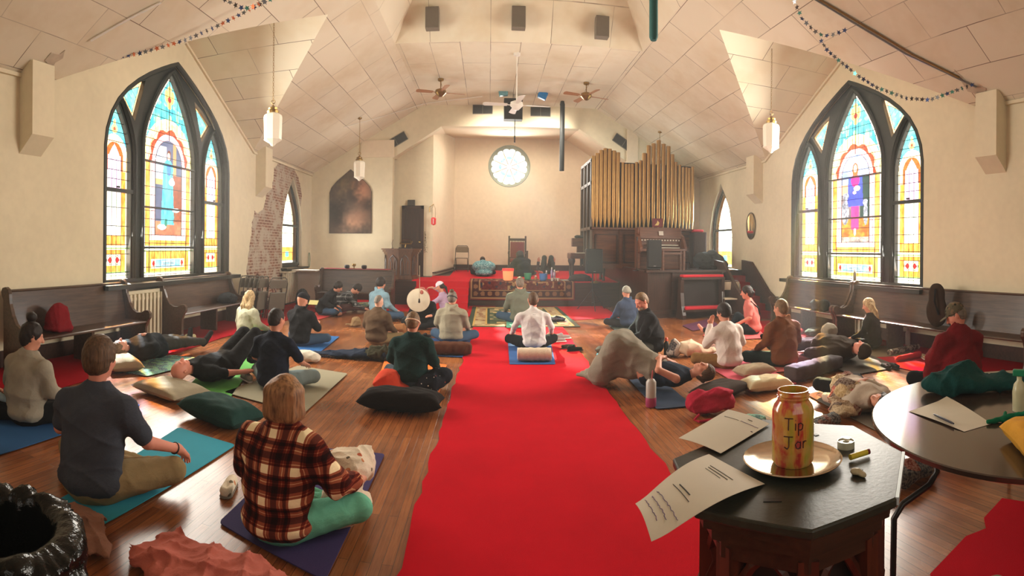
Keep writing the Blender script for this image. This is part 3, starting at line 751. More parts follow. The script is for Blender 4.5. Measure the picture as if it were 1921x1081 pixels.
def big_window(idx, X, sg, kind):
    """sg: direction into the room"""
    out = -sg
    plane = X + out * .14
    lights = [(6.07, 6.77, 3.0, 3.86), (WY - .765, WY + .765, 3.15, 4.66), (8.97, 9.67, 3.0, 3.86)]
    polys = [lancet_poly(a, b, 1.02, s, t) for a, b, s, t in lights]
    spand = [[(6.58, 3.92), (6.78, 3.66), (7.14, 4.34), (6.98, 4.26)], [(2 * WY - y, h) for y, h in [(6.98, 4.26), (7.14, 4.34), (6.78, 3.66), (6.58, 3.92)]]]
    spand = [[(6.50, 4.03), (6.86, 3.62), (7.13, 4.36), (6.85, 4.24)], [(2 * WY - y, h) for y, h in [(6.85, 4.24), (7.13, 4.36), (6.86, 3.62), (6.50, 4.03)]]]
    mb = MB(); M3 = lambda u, v, w: (plane + out * w, u, v)
    sheet(mb, [BIG] + [p[::-1] for p in polys] + [p[::-1] for p in spand], M3, .09)
    # mouldings: outer casing, and a rounded bead about each light
    for k in range(3):
        a, b, s, t = lights[k]; q = polys[k]; e = .055; c = (a + b) / 2
        qq = [(p[0] + (e if p[0] > c else -e) * (0 if abs(p[0] - c) < 1e-6 else 1), p[1] + (e if p[1] > s else 0)) for p in q[1:]] + [(q[0][0] - e, q[0][1])]
        mb.tube([(plane + sg * .02, p[0], p[1]) for p in qq], .03, 6)
        mb.tube([(plane + sg * .05, p[0] + (.07 if p[0] > c else -.07) * (0 if abs(p[0] - c) < 1e-6 else 1), p[1] + (.07 if p[1] > s else 0)) for p in q[1:]] + [(plane + sg * .05, q[0][0] - .07, q[0][1])], .022, 6)
    oc = [(WY + (y - WY) * .985, SILL + (h - SILL) * .992) for y, h in BIG]
    mb.tube([(X - sg * .03, y, h) for y, h in oc[1:] + oc[:1]], .05, 6)
    # sash rails of the side lights, thin bars of the middle one
    for a, b in ((6.05, 6.79), (8.95, 9.69)): mb.box((plane + sg * .01, (a + b) / 2, 2.44), (.06, b - a, .06)); mb.box((plane + sg * .04, (a + b) / 2, 2.49), (.03, .06, .03))
    mb.box((plane, WY, 1.53), (.05, 1.56, .035))
    for h in (2.23, 3.02): mb.box((plane, WY, h), (.04, 1.56, .02))
    mb.box((plane + sg * .02, WY, 1.0), (.10, 3.76, .06))
    root = mb.build('window_%d' % idx, M_frame); root['kind'] = 'structure'
    s = MB(); s.box((X + sg * .02, WY, SILL - .035), (.42, 4.02, .07)); s.box((X + sg * .025, WY, SILL - .12), (.05, 3.86, .13)); s.build('window_sill', M_frame, root)
    gx = plane + out * .045
    for k, (a, b, sp, tp) in enumerate(lights):
        c, hw, half = lancet(a, b, sp, tp)
        ins = lambda U, V, c=c, hw=hw, sp=sp, tp=tp: np.abs(U - c) < hw * (1 - np.clip((V - sp) / (tp - sp), 0, 1) ** 1.75) + .012
        p, q, cl = glass_grid(a - .01, b + .01, 1.01, tp + .01, ins, big_centre(kind) if k == 1 else side_light((a + b) / 2), .011)
        if kind == 'right': cl = np.clip(cl * 1.0, 0, 255)
        me = glass_mesh('pane', p, q, cl, lambda P_: np.stack([np.full(len(P_), gx), P_[:, 0], P_[:, 1]], 1))
        obj('window_pane', me, M_glass, root)
    for sp_ in spand:
        ys = [p[0] for p in sp_]; hs = [p[1] for p in sp_]
        def ins(U, V, poly=sp_):
            m = np.zeros(U.shape, bool); n = len(poly)
            for i in range(n):
                (x1, y1), (x2, y2) = poly[i], poly[(i + 1) % n]
                cnd = ((y1 > V) != (y2 > V)); m ^= cnd & (U < (x2 - x1) * (V - y1) / (y2 - y1 + 1e-12) + x1)
            return m
        def colr(U, V, poly=sp_):
            C = mott(U, V, (60, 160, 190), (150, 210, 170), 8, 51); n = len(poly)
            d = np.min([seg(U, V, poly[i], poly[(i + 1) % n]) for i in range(n)], 0)
            C[d < .07] = mott(U, V, (250, 176, 110), (255, 214, 160), 8, 52)[d < .07]
            C[np.abs(d - .07) < .005] = LEAD; C[np.abs((U + V) % .16 - .08) < .005] = LEAD; return C
        p, q, cl = glass_grid(min(ys), max(ys), min(hs), max(hs), ins, colr, .011)
        obj('window_pane', glass_mesh('pane', p, q, cl, lambda P_: np.stack([np.full(len(P_), gx), P_[:, 0], P_[:, 1]], 1)), M_glass, root)
    warp_tree(root, WT)
big_window(1, XL, 1, 'left'); big_window(2, XR, -1, 'right')
def small_window(idx, X, sg):
    out = -sg; plane = X + out * .12
    poly = lancet_poly(SY - .5, SY + .5, 1.10, 2.05, 3.0)
    mb = MB(); sheet(mb, [SMALL, poly[::-1]], lambda u, v, w: (plane + out * w, u, v), .09)
    mb.tube([(plane + sg * .03, SY + (y - SY) * 1.12, h + (.04 if h > 1.2 else 0)) for y, h in poly[1:] + poly[:1]], .03, 6)
    mb.box((plane + sg * .01, SY, 2.03), (.06, 1.06, .05)); mb.box((plane, SY, 1.07), (.08, 1.3, .08))
    root = mb.build('window_%d' % idx, M_frame); root['kind'] = 'structure'
    s = MB(); s.box((X + sg * .03, SY, .975), (.30, 1.5, .05)); s.box((X + sg * .02, SY, .91), (.04, 1.4, .09)); s.build('window_sill', M_frame, root)
    ins = lambda U, V: np.abs(U - SY) < .5 * (1 - np.clip((V - 2.05) / .95, 0, 1) ** 1.75) + .012
    p, q, cl = glass_grid(SY - .51, SY + .51, 1.09, 3.01, ins, small_colour, .014)
    obj('window_pane', glass_mesh('pane', p, q, cl, lambda P_: np.stack([np.full(len(P_), plane + out * .045), P_[:, 0], P_[:, 1]], 1)), M_glass, root)
    warp_tree(root, ST)
small_window(3, XL, 1); small_window(4, XR, -1)
# ---- rose window
def rose():
    cx, cz = ROSE.x, ROSE.z; pl = CB + .10
    R1 = RR
    def colour(U, V):
        u = U - cx; v = V - cz; r = np.hypot(u, v) / R1; a = (np.arctan2(v, u) - PI / 2) % (PI / 4); a = np.minimum(a, PI / 4 - a); a8 = (np.arctan2(v, u) - PI / 2 + PI / 8) % (2 * PI) // (PI / 4)
        C = mott(U, V, (236, 244, 232), (255, 255, 250), 5, 61)
        ye = np.array((255, 240, 180.)); w = (r > .45) & (r < .72) & np.isin(a8, (1, 2, 3)); C[w] = ye
        pk = mott(U, V, (255, 180, 180), (250, 220, 214), 12, 62); w = r < .42; C[w] = pk[w]
        aw = np.abs(((np.arctan2(v, u) - PI / 2 + PI / 8) % (PI / 4)) - PI / 8)
        w = ell(aw / .30, (r - .44) / .07, 0, 0, 1, 1); C[w] = mott(U, V, (90, 200, 236), (160, 160, 236), 4, 63)[w]
        w = r < .1; C[w] = (190, 190, 180)
        spoke = np.abs(aw - PI / 8) * r * R1
        w = (spoke < .012) & (r > .15); C[w] = (226, 160, 90)
        return C
    lobe = lambda U, V: None
    def inside(U, V):
        u = U - cx; v = V - cz; r = np.hypot(u, v) / R1; aw = ((np.arctan2(v, u) - PI / 2 + PI / 8) % (PI / 4)) - PI / 8
        return r < .80 + .09 * np.sqrt(np.abs(np.sin(np.clip(np.abs(np.abs(aw) - 0) * 8, 0, PI)))) 
    # frame: ring minus the lobed opening
    N = 160; op = []
    for k in range(N):
        th = 2 * PI * k / N; aw = ((th - PI / 2 + PI / 8) % (PI / 4)) - PI / 8
        r = (.80 + .09 * math.sqrt(abs(math.sin(min(PI, abs(aw) * 8))))) * R1; op.append((cx + r * math.cos(th), cz + r * math.sin(th)))
    ring = [(cx + R1 * 1.0 * math.cos(2 * PI * k / 64), cz + R1 * 1.0 * math.sin(2 * PI * k / 64)) for k in range(64)]
    mb = MB(); sheet(mb, [ring, op[::-1]], lambda u, v, w: (u, pl + w, v), .06)
    mb.tube([(p[0], CB - .01, p[1]) for p in ring], .022, 6, closed=True)
    for k in range(8):
        th = PI / 2 + PI / 8 + k * PI / 4; mb.bar((cx + .08 * math.cos(th), pl + .03, cz + .08 * math.sin(th)), (cx + .6 * math.cos(th), pl + .03, cz + .6 * math.sin(th)), .016)
    root = mb.build('window_5', plain('pale_green_paint', (150, 158, 140), .5)); root['kind'] = 'structure'
    p, q, cl = glass_grid(cx - R1, cx + R1, cz - R1, cz + R1, lambda U, V: np.hypot(U - cx, V - cz) < R1 * .97, colour, .012)
    obj('window_pane', glass_mesh('pane', p, q, cl, lambda P_: np.stack([P_[:, 0], np.full(len(P_), pl + .065), P_[:, 1]], 1)), M_glass, root)
rose()
# ================================================================ soft-body modelling: implicit shapes meshed as one continuous surface
class Soft:
    """collects tapered limbs, balls and slabs and fuses them; mesh() returns one continuous mesh"""
    def __init__(self, step=.012, k=.02):
        self.step = step; self.k = k; self.ops = []
    def cap(self, a, b, ra, rb=None, k=None, sub=False, flat=None):
        """tapered limb a-b. flat=(axis vector, factor): squash across that axis"""
        a = np.array(a, float); b = np.array(b, float); rb = ra if rb is None else rb
        self.ops.append(('cap', a, b, ra, rb, self.k if k is None else k, sub, flat)); return self
    def ell(self, c, r, rot=None, k=None, sub=False, cut=None):
        c = np.array(c, float); r = np.array([r] * 3 if np.isscalar(r) else r, float)
        R = np.eye(3) if rot is None else np.array(rot)
        self.ops.append(('ell', c, r, R, self.k if k is None else k, sub)); return self
    def box(self, c, h, rnd=.02, rot=None, k=None, sub=False):
        c = np.array(c, float); h = np.array(h, float); R = np.eye(3) if rot is None else np.array(rot)
        self.ops.append(('box', c, h, rnd, R, self.k if k is None else k, sub)); return self
    def plane(self, p, n, k=.004):
        """cuts away everything on the side n points to"""
        self.ops.append(('pl', np.array(p, float), np.array(n, float) / np.linalg.norm(n), k)); return self
    def chain(self, pts, rs, k=None, sub=False):
        for i in range(len(pts) - 1): self.cap(pts[i], pts[i + 1], rs[i], rs[i + 1], k, sub)
        return self
    def bounds(self):
        lo = np.full(3, 1e9); hi = np.full(3, -1e9)
        for o in self.ops:
            if o[0] == 'cap' and not o[6]:
                lo = np.minimum(lo, np.minimum(o[1] - o[3], o[2] - o[4])); hi = np.maximum(hi, np.maximum(o[1] + o[3], o[2] + o[4]))
            elif o[0] == 'ell' and not o[5]:
                e = np.abs(o[3]) @ o[2]; lo = np.minimum(lo, o[1] - e); hi = np.maximum(hi, o[1] + e)
            elif o[0] == 'box' and not o[6]:
                e = np.abs(o[4]) @ o[2]; lo = np.minimum(lo, o[1] - e); hi = np.maximum(hi, o[1] + e)
        return lo, hi
    def field(self, warp=None):
        s = self.step; lo, hi = self.bounds(); m = .03 + 2 * s
        lo = np.floor((lo - m) / s) * s; hi = hi + m
        n = np.ceil((hi - lo) / s).astype(int) + 1
        F = np.full(n, .12, np.float32)
        ax = [lo[i] + s * np.arange(n[i]) for i in range(3)]
        def block(a, b):
            i0 = np.clip(np.floor((a - lo) / s).astype(int), 0, n - 1); i1 = np.clip(np.ceil((b - lo) / s).astype(int) + 1, 1, n)
            return tuple(slice(i0[i], i1[i]) for i in range(3))
        for o in self.ops:
            if o[0] == 'pl': sl = tuple(slice(0, n[i]) for i in range(3))
            else:
                if o[0] == 'cap': a = np.minimum(o[1] - o[3], o[2] - o[4]); b = np.maximum(o[1] + o[3], o[2] + o[4]); k = o[5]
                elif o[0] == 'ell': e = np.abs(o[3]) @ o[2]; a = o[1] - e; b = o[1] + e; k = o[4]
                else: e = np.abs(o[4]) @ o[2]; a = o[1] - e; b = o[1] + e; k = o[5]
                pad = .035 + k; sl = block(a - pad, b + pad)
            if any(q.stop <= q.start for q in sl): continue
            X = ax[0][sl[0]][:, None, None]; Y = ax[1][sl[1]][None, :, None]; Z = ax[2][sl[2]][None, None, :]
            if o[0] == 'cap':
                a, b, ra, rb, k, sub, flat = o[1:]
                d = b - a; dd = float(d @ d) + 1e-12
                t = np.clip(((X - a[0]) * d[0] + (Y - a[1]) * d[1] + (Z - a[2]) * d[2]) / dd, 0, 1)
                px = X - a[0] - t * d[0]; py = Y - a[1] - t * d[1]; pz = Z - a[2] - t * d[2]
                if flat is not None:
                    v, fk = np.array(flat[0], float), flat[1]; v = v / np.linalg.norm(v)
                    c_ = (px * v[0] + py * v[1] + pz * v[2]) * (1 / fk - 1); px = px + c_ * v[0]; py = py + c_ * v[1]; pz = pz + c_ * v[2]
                D = np.sqrt(px * px + py * py + pz * pz) - (ra + (rb - ra) * t)
                if flat is not None: D = D * np.float32(.5 + .5 * min(1, flat[1]))
            elif o[0] == 'ell':
                c, r, R, k, sub = o[1:]
                q = [(X - c[0]) * R[0][i] + (Y - c[1]) * R[1][i] + (Z - c[2]) * R[2][i] for i in range(3)]
                g = np.sqrt(sum((q[i] / r[i]) ** 2 for i in range(3))); g2 = np.sqrt(sum((q[i] / r[i] ** 2) ** 2 for i in range(3)))
                D = g * (g - 1) / (g2 + 1e-9); D = np.where(g < .3, -r.min() * .7, D)
            elif o[0] == 'box':
                c, h, rnd, R, k, sub = o[1:]
                q = [np.abs((X - c[0]) * R[0][i] + (Y - c[1]) * R[1][i] + (Z - c[2]) * R[2][i]) - (h[i] - rnd) for i in range(3)]
                D = np.sqrt(sum(np.maximum(v, 0) ** 2 for v in q)) + np.minimum(np.maximum(np.maximum(q[0], q[1]), q[2]), 0) - rnd
            else:
                p, nn, k = o[1:]; sub = True
                D = -((X - p[0]) * nn[0] + (Y - p[1]) * nn[1] + (Z - p[2]) * nn[2])
            D = D.astype(np.float32); f = F[sl]
            if sub:
                D = -D; h = np.maximum(k - np.abs(f - D), 0) / max(k, 1e-6); F[sl] = np.maximum(f, D) + h * h * k * .25
            else:
                h = np.maximum(k - np.abs(f - D), 0) / max(k, 1e-6); F[sl] = np.minimum(f, D) - h * h * k * .25
        if warp is not None:
            X, Y, Z = np.meshgrid(*[a.astype(np.float32) for a in ax], indexing='ij', sparse=True)
            F = F + warp(X, Y, Z).astype(np.float32)
        return F, lo, s
    def mesh(self, name, warp=None):
        F, lo, s = self.field(warp); return surface_nets(name, F, lo, s)
def surface_nets(name, F, lo, s):
    F[0], F[-1] = .1, .1; F[:, 0], F[:, -1] = .1, .1; F[:, :, 0], F[:, :, -1] = .1, .1
    S = F < 0
    c = [S[i:S.shape[0] - 1 + i, j:S.shape[1] - 1 + j, k:S.shape[2] - 1 + k] for i in (0, 1) for j in (0, 1) for k in (0, 1)]
    tot = sum(x.astype(np.int8) for x in c); act = (tot > 0) & (tot < 8)
    I, J, K = np.nonzero(act); n = len(I)
    idx = np.full(act.shape, -1, np.int64); idx[I, J, K] = np.arange(n)
    acc = np.zeros((n, 3)); cnt = np.zeros(n)
    cor = [(i, j, k) for i in (0, 1) for j in (0, 1) for k in (0, 1)]
    V = {q: F[I + q[0], J + q[1], K + q[2]].astype(float) for q in cor}
    for q in cor:
        for ax in range(3):
            if q[ax] == 0:
                q2 = list(q); q2[ax] = 1; q2 = tuple(q2); a, b = V[q], V[q2]; m = (a < 0) != (b < 0)
                t = np.where(m, a / (a - b + 1e-20), 0); p = np.zeros((n, 3)); p += q; p[:, ax] = t
                acc[m] += p[m]; cnt[m] += 1
    vs = (np.stack([I, J, K], 1) + acc / cnt[:, None]) * s + lo
    quads = []
    for ax in range(3):
        a = np.take(S, range(S.shape[ax] - 1), ax); b = np.take(S, range(1, S.shape[ax]), ax)
        m = a != b; i, j, k = np.nonzero(m); fl = a[i, j, k]
        e = np.stack([i, j, k], 1); u, v = [(1, 2), (2, 0), (0, 1)][ax]
        du = np.zeros(3, int); du[u] = 1; dv = np.zeros(3, int); dv[v] = 1
        ok = (e[:, u] > 0) & (e[:, v] > 0) & np.all(e[:, [u, v]] < np.array(act.shape)[[u, v]], 1); e = e[ok]; fl = fl[ok]
        g = lambda q: idx[q[:, 0], q[:, 1], q[:, 2]]
        q4 = np.stack([g(e - du - dv), g(e - dv), g(e), g(e - du)], 1); q4[~fl] = q4[~fl][:, ::-1]
        quads.append(q4)
    q = np.concatenate(quads); q = q[(q >= 0).all(1)]
    me = bpy.data.meshes.new(name); me.vertices.add(n); me.vertices.foreach_set('co', vs.astype(np.float32).ravel())
    me.loops.add(q.size); me.loops.foreach_set('vertex_index', q.astype(np.int32).ravel())
    me.polygons.add(len(q)); me.polygons.foreach_set('loop_start', np.arange(0, q.size, 4, dtype=np.int32))
    me.polygons.foreach_set('loop_total', np.full(len(q), 4, np.int32)); me.polygons.foreach_set('use_smooth', np.ones(len(q), bool))
    me.update(calc_edges=True); return me
def folds(seed, amp=.006, f=14, dirv=None):
    """soft creases for cloth"""
    rnd = np.random.RandomState(seed); D = rnd.randn(5, 3); 
    if dirv is not None: D = D * .45 + np.array(dirv)[None] * rnd.choice([-1, 1], 5)[:, None]
    D /= np.linalg.norm(D, axis=1)[:, None]; ph = rnd.rand(5) * 7; fr = f * (0.6 + rnd.rand(5) * 1.3)
    W = rnd.randn(5, 3) * 4
    def w(X, Y, Z):
        t = 0
        for i in range(5):
            a = (X * D[i][0] + Y * D[i][1] + Z * D[i][2]) * fr[i] * 2.2 + ph[i]; b = np.sin(X * W[i][0] + Y * W[i][1] + Z * W[i][2] + ph[i] * 2)
            t = t + np.abs(np.sin(a + 1.6 * b)) ** 1.0 - .6
        return t * (amp / 2.2)
    return w
def crumple(seed, amp=.03, f=6):
    """sharper, larger creases for heaped cloth"""
    rnd = np.random.RandomState(seed); L = []
    for o in range(3):
        for i in range(3):
            d = rnd.randn(3); d /= np.linalg.norm(d); L.append((d, f * (1.9 ** o) * (0.8 + .5 * rnd.rand()), rnd.rand() * 7, rnd.randn(3) * f * .8 * (1.5 ** o), amp * (.50 ** o)))
    def w(X, Y, Z):
        t = 0
        for d, fr, ph, wv, a in L:
            t = t + (np.sqrt(np.abs(np.sin((X * d[0] + Y * d[1] + Z * d[2]) * fr + ph + 1.1 * np.sin(X * wv[0] + Y * wv[1] + Z * wv[2] + ph)))) - .62) * a
        return t * .62
    return w
def V3(*a): return np.array(a, float)
def rotz(a): c, s = math.cos(a), math.sin(a); return np.array([[c, -s, 0], [s, c, 0], [0, 0, 1.]])
def rotx(a): c, s = math.cos(a), math.sin(a); return np.array([[1, 0, 0], [0, c, -s], [0, s, c]])
def roty(a): c, s = math.cos(a), math.sin(a); return np.array([[c, 0, s], [0, 1, 0], [-s, 0, c]])

# ================================================================ people
SKIN = {'fair': (206, 142, 116), 'pink': (214, 138, 116), 'tan': (176, 116, 86), 'pale': (218, 166, 140)}
def skin_mat(k): return plain('skin_' + k, SKIN[k], rough=.55, var=.06, nscale=8, spec=.35)
def hair_mat(name, c, c2=None, fine=90):
    nm = 'hair_' + name
    if nm in _MATS: return _MATS[nm]
    t = NT(nm); co = t.co(scale=(fine, fine, 7)); n = t.noise(co, 1.0, 4, .6)
    t.color(t.ramp(n, [(.3, tuple(x * .62 for x in c)), (.7, c2 or tuple(min(255, x * 1.15) for x in c))])); t.set(Roughness=.6); t.bump(n, .5, .006)
    t.b.inputs['Specular IOR Level'].default_value = .35
    _MATS[nm] = t.m; return t.m
def make_hand(sf, wr, d, up, side, k=.008, s=1.0, curl=.5):
    """palm, four unequal fingers with bends and a thumb. wr wrist point; d pointing direction; up = back of the hand; side=+1 thumb to +cross"""
    d = d / np.linalg.norm(d); up = up - d * (up @ d); up = up / np.linalg.norm(up); x = np.cross(d, up) * side
    R = np.stack([x, d, up], 1)
    c = wr + d * .052 * s
    sf.box(c, (.040 * s, .048 * s, .014 * s), .012 * s, rot=R, k=.012)
    sf.cap(wr - d * .02, c, .026 * s, .024 * s, k=.02)
    L = [.066, .076, .072, .056]
    for i in range(4):
        off = (.030 - .020 * i) * s; b = wr + d * (.095 - .004 * abs(i - 1)) * s + x * off
        a1 = curl * .5; a2 = curl * 1.25
        e1 = b + (d * math.cos(a1) - up * math.sin(a1)) * L[i] * .52 * s
        e2 = e1 + (d * math.cos(a2) - up * math.sin(a2)) * L[i] * .48 * s
        sf.cap(b - d * .012, e1, .0092 * s, .0085 * s, k=.005); sf.cap(e1, e2, .0085 * s, .0070 * s, k=.003)
    tb = wr + d * .028 * s + x * .030 * s
    t1 = tb + (x * .72 + d * .65 - up * .15) * .038 * s; t2 = t1 + (x * .25 + d * .9 - up * .3) * .030 * s
    sf.cap(tb, t1, .0135 * s, .011 * s, k=.010); sf.cap(t1, t2, .011 * s, .0085 * s, k=.004)
def make_head(sf, c, R, s=1.0, beard=False):
    """head centred at c; R columns = right, forward, up"""
    p = lambda x, y, z: c + R @ (np.array([x, y, z]) * s)
    sf.ell(p(0, -.008, .018), np.array([.076, .096, .100]) * s, rot=R, k=.02)
    sf.ell(p(0, .022, -.040), np.array([.060, .068, .078]) * s, rot=R, k=.04)         # face and jaw
    sf.ell(p(0, .062, -.098), np.array([.026, .022, .020]) * s, rot=R, k=.03)          # chin
    sf.cap(p(0, .088, .012), p(0, .114, -.032), .010 * s, .014 * s, k=.014)            # nose
    sf.ell(p(0, .107, -.038), np.array([.017, .012, .009]) * s, rot=R, k=.008)
    for q in (-1, 1):
        sf.ell(p(q * .031, .098, .006), np.array([.016, .013, .010]) * s, rot=R, k=.012, sub=True)   # eye sockets
        sf.ell(p(q * .031, .079, .004), np.array([.014, .012, .011]) * s, rot=R, k=.004)             # closed lids
        sf.cap(p(q * .014, .090, .024), p(q * .046, .080, .026), .007 * s, .006 * s, k=.012)         # brow
        sf.ell(p(q * .040, .062, -.030), np.array([.020, .020, .020]) * s, rot=R, k=.02)             # cheek
        Re = R @ roty(q * .18) @ rotz(-q * .35)
        sf.ell(p(q * .080, -.006, -.006), np.array([.008, .019, .032]) * s, rot=Re, k=.008)           # ear
        sf.ell(p(q * .088, .000, -.002), np.array([.005, .009, .017]) * s, rot=Re, k=.004, sub=True)
    sf.cap(p(-.018, .088, -.066), p(.018, .088, -.066), .0065 * s, .0065 * s, k=.006)                  # lips
    sf.cap(p(-.015, .086, -.077), p(.015, .086, -.077), .0070 * s, .0070 * s, k=.006)
    sf.cap(p(-.022, .099, -.0715), p(.022, .099, -.0715), .003 * s, .003 * s, k=.003, sub=True)
def hair_short(c, R, s, step, length=.012, back=-.055, top=1.0, face=.045, ears=True, seed=0, thick=None):
    sf = Soft(step, .015); p = lambda x, y, z: c + R @ (np.array([x, y, z]) * s); L = length
    sf.ell(p(0, -.012, .022), np.array([.077 + L, .096 + L, .101 + L * 1.3]) * s, rot=R)
    sf.ell(p(0, -.045, -.02), np.array([.066 + L * .7, .062 + L * .6, .075]) * s, rot=R, k=.02)
    sf.plane(p(0, face + .035, .02), R @ np.array([0, .80, -.60]), .012)      # keeps off the face
    sf.plane(p(0, 0, back - .02), R @ np.array([0, .10, -1]), .01)
    for q in (-1, 1): sf.ell(p(q * .098, .03, -.038), np.array([.030, .038, .036]) * s, rot=R, sub=True, k=.01)
    rn = folds(seed + 3, .004, 40); return sf.mesh('hair', rn)
def persona(name, loc, yaw, label, skin='fair', s=1.0, step=.012, pose='cross', lean=0.06, twist=0.0, head=(0, 0, 0), top=None, bottom=None,
            hair=None, arms=None, legs=None, tilt=0.0, extras=None, shoes=None, width=1.0, shoulders=.212, headpos=None, neckk=.0, cat='person', rot=None, sleeves='long', fold=.007, J=None, belly=0.0, torso_len=1.0, hang=0.0):
    """a figure built in its own frame: facing +Y, X to its right, seat at z=0. Returns the body object (root)."""
    root = empty(name, loc, yaw, label, cat, rot=rot)
    st = step / s
    # ---- skeleton
    hipz = .115; T = torso_len
    pel = V3(0, 0, hipz)
    up = V3(tilt, lean, 1); up = up / np.linalg.norm(up)
    waist = pel + V3(0, .0, .10) + up * .05 * T; chest = pel + up * .36 * T + V3(0, .00, 0); neckb = pel + up * .50 * T + V3(0, .01 + neckk * .5, 0)
    tw = rotz(twist)
    shr = chest + up * .050 + tw @ V3(shoulders * .90 * width, 0, 0); shl = chest + up * .050 + tw @ V3(-shoulders * .90 * width, 0, 0)
    if headpos is None: hc = neckb + up * .190 + V3(0, .024 + neckk, -.02)
    else: hc = V3(*headpos)
    yw, pt, rl = head
    HR = rotz(yw) @ rotx(-pt) @ roty(rl)
    hipr = V3(.095 * width, .02, hipz); hipl = V3(-.095 * width, .02, hipz)
    j = dict(pel=pel, waist=waist, chest=chest, neckb=neckb, shr=shr, shl=shl, hc=hc, hipr=hipr, hipl=hipl)
    if pose == 'cross':
        j.update(knr=V3(.36, .30, .135), knl=V3(-.36, .30, .135), anr=V3(-.06, .34, .07), anl=V3(.10, .44, .06), tor=V3(-.16, .30, .05), tol=V3(.20, .40, .04))
    elif pose == 'kneel':
        j.update(hipr=V3(.09, 0, .24), hipl=V3(-.09, 0, .24), knr=V3(.13, .42, .09), knl=V3(-.13, .42, .09), anr=V3(.10, -.02, .08), anl=V3(-.10, -.02, .08), tor=V3(.10, -.16, .04), tol=V3(-.10, -.16, .04))
    elif pose == 'kneesup':
        j.update(knr=V3(.12, .50, .50), knl=V3(-.12, .50, .50), anr=V3(.12, .66, .09), anl=V3(-.12, .66, .09), tor=V3(.12, .80, .04), tol=V3(-.12, .80, .04))
    if legs: j.update({k: V3(*v) for k, v in legs.items()})
    # ---- arms
    a0 = dict(elr=V3(.262, .05, .34), ell=V3(-.262, .05, .34), wrr=V3(.25, .29, .215), wrl=V3(-.25, .29, .215), hdr=V3(0, 1, -.35), hdl=V3(0, 1, -.35), hur=V3(0, .3, 1), hul=V3(0, .3, 1), cr=.5, cl=.5)
    if arms: a0.update({k: (V3(*v) if not np.isscalar(v) else v) for k, v in arms.items()})
    if J: j.update({k: V3(*v) for k, v in J.items()})
    j.update(a0)
    w = width
    # ---- body
    b = Soft(st, .022)
    b.ell(j['pel'] + V3(0, .0, .0), (.165 * w, .125, .115), k=.03)
    b.cap(j['pel'], j['waist'], .115 * w, .105 * w, k=.04, flat=((0, 1, 0), .85)); b.cap(j['waist'], j['chest'], .115 * w, .13 * w, k=.05, flat=((0, 1, 0), .85))
    TR = np.stack([tw @ V3(1, 0, 0), np.cross(up, tw @ V3(1, 0, 0)), up], 1)
    b.ell(j['chest'] - up * .05, (.150 * w, .095, .14), rot=TR, k=.03); b.ell(j['waist'] + up * .05, (.150 * w, .105 + belly, .13), rot=TR, k=.05)
    b.cap(j['chest'], j['neckb'], .070, .040, k=.03)
    for q in 'rl': b.cap(j['neckb'] + up * .01, j['sh' + q], .030, .040, k=.03)
    b.cap(j['neckb'], j['hc'] + HR @ V3(0, -.018, -.05), .046, .052, k=.02)
    make_head(b, j['hc'], HR, 1.0)
    for q in 'rl':
        b.cap(j['sh' + q], j['el' + q], .046, .037, k=.03); b.cap(j['el' + q], j['wr' + q], .038, .024, k=.015)
        side = -1 if q == 'r' else 1
        make_hand(b, j['wr' + q], j['hd' + q], j['hu' + q], side, s=1.0, curl=j['c' + q])
        b.cap(j['hip' + q], j['kn' + q], .088 * w, .058, k=.03); b.cap(j['kn' + q], j['an' + q], .056, .036, k=.02)
        b.cap(j['an' + q], j['to' + q], .036, .028, k=.02)
    body = obj('body', b.mesh('body'), skin_mat(skin), root); body.scale = (s, s, s)
    def part(nm, me, m):
        o = obj(nm, me, m, root); o.scale = (s, s, s); return o
    # ---- trousers
    if bottom:
        t = Soft(st, .03); e = .016
        t.ell(j['pel'], (.165 * w + e, .135 + e, .115), k=.03); t.cap(j['pel'], j['waist'] + up * .02, .13 * w + e, .118 * w + e * .5, k=.04, flat=((0, 1, 0), .88))
        for q in 'rl':
            t.cap(j['hip' + q], j['kn' + q], .092 * w + e, .064 + e, k=.04)
            kn, an = j['kn' + q], j['an' + q]; f = bottom.get('len', .93); t.cap(kn, kn + (an - kn) * f, .062 + e, bottom.get('hem', .046) + e * .5, k=.02)
        part(bottom.get('name', 'trousers'), t.mesh('trousers', crumple(len(label) * 7, .010, 9)), bottom['mat'])
    # ---- feet
    if shoes:
        for q in 'rl':
            f = Soft(st, .015); an, to = j['an' + q], j['to' + q]; f.cap(an, to, .046, .038, k=.02); f.cap(an + (an - to) * .25, an, .040, .045)
            part(shoes.get('name', 'sock'), f.mesh('sock'), shoes['mat'])
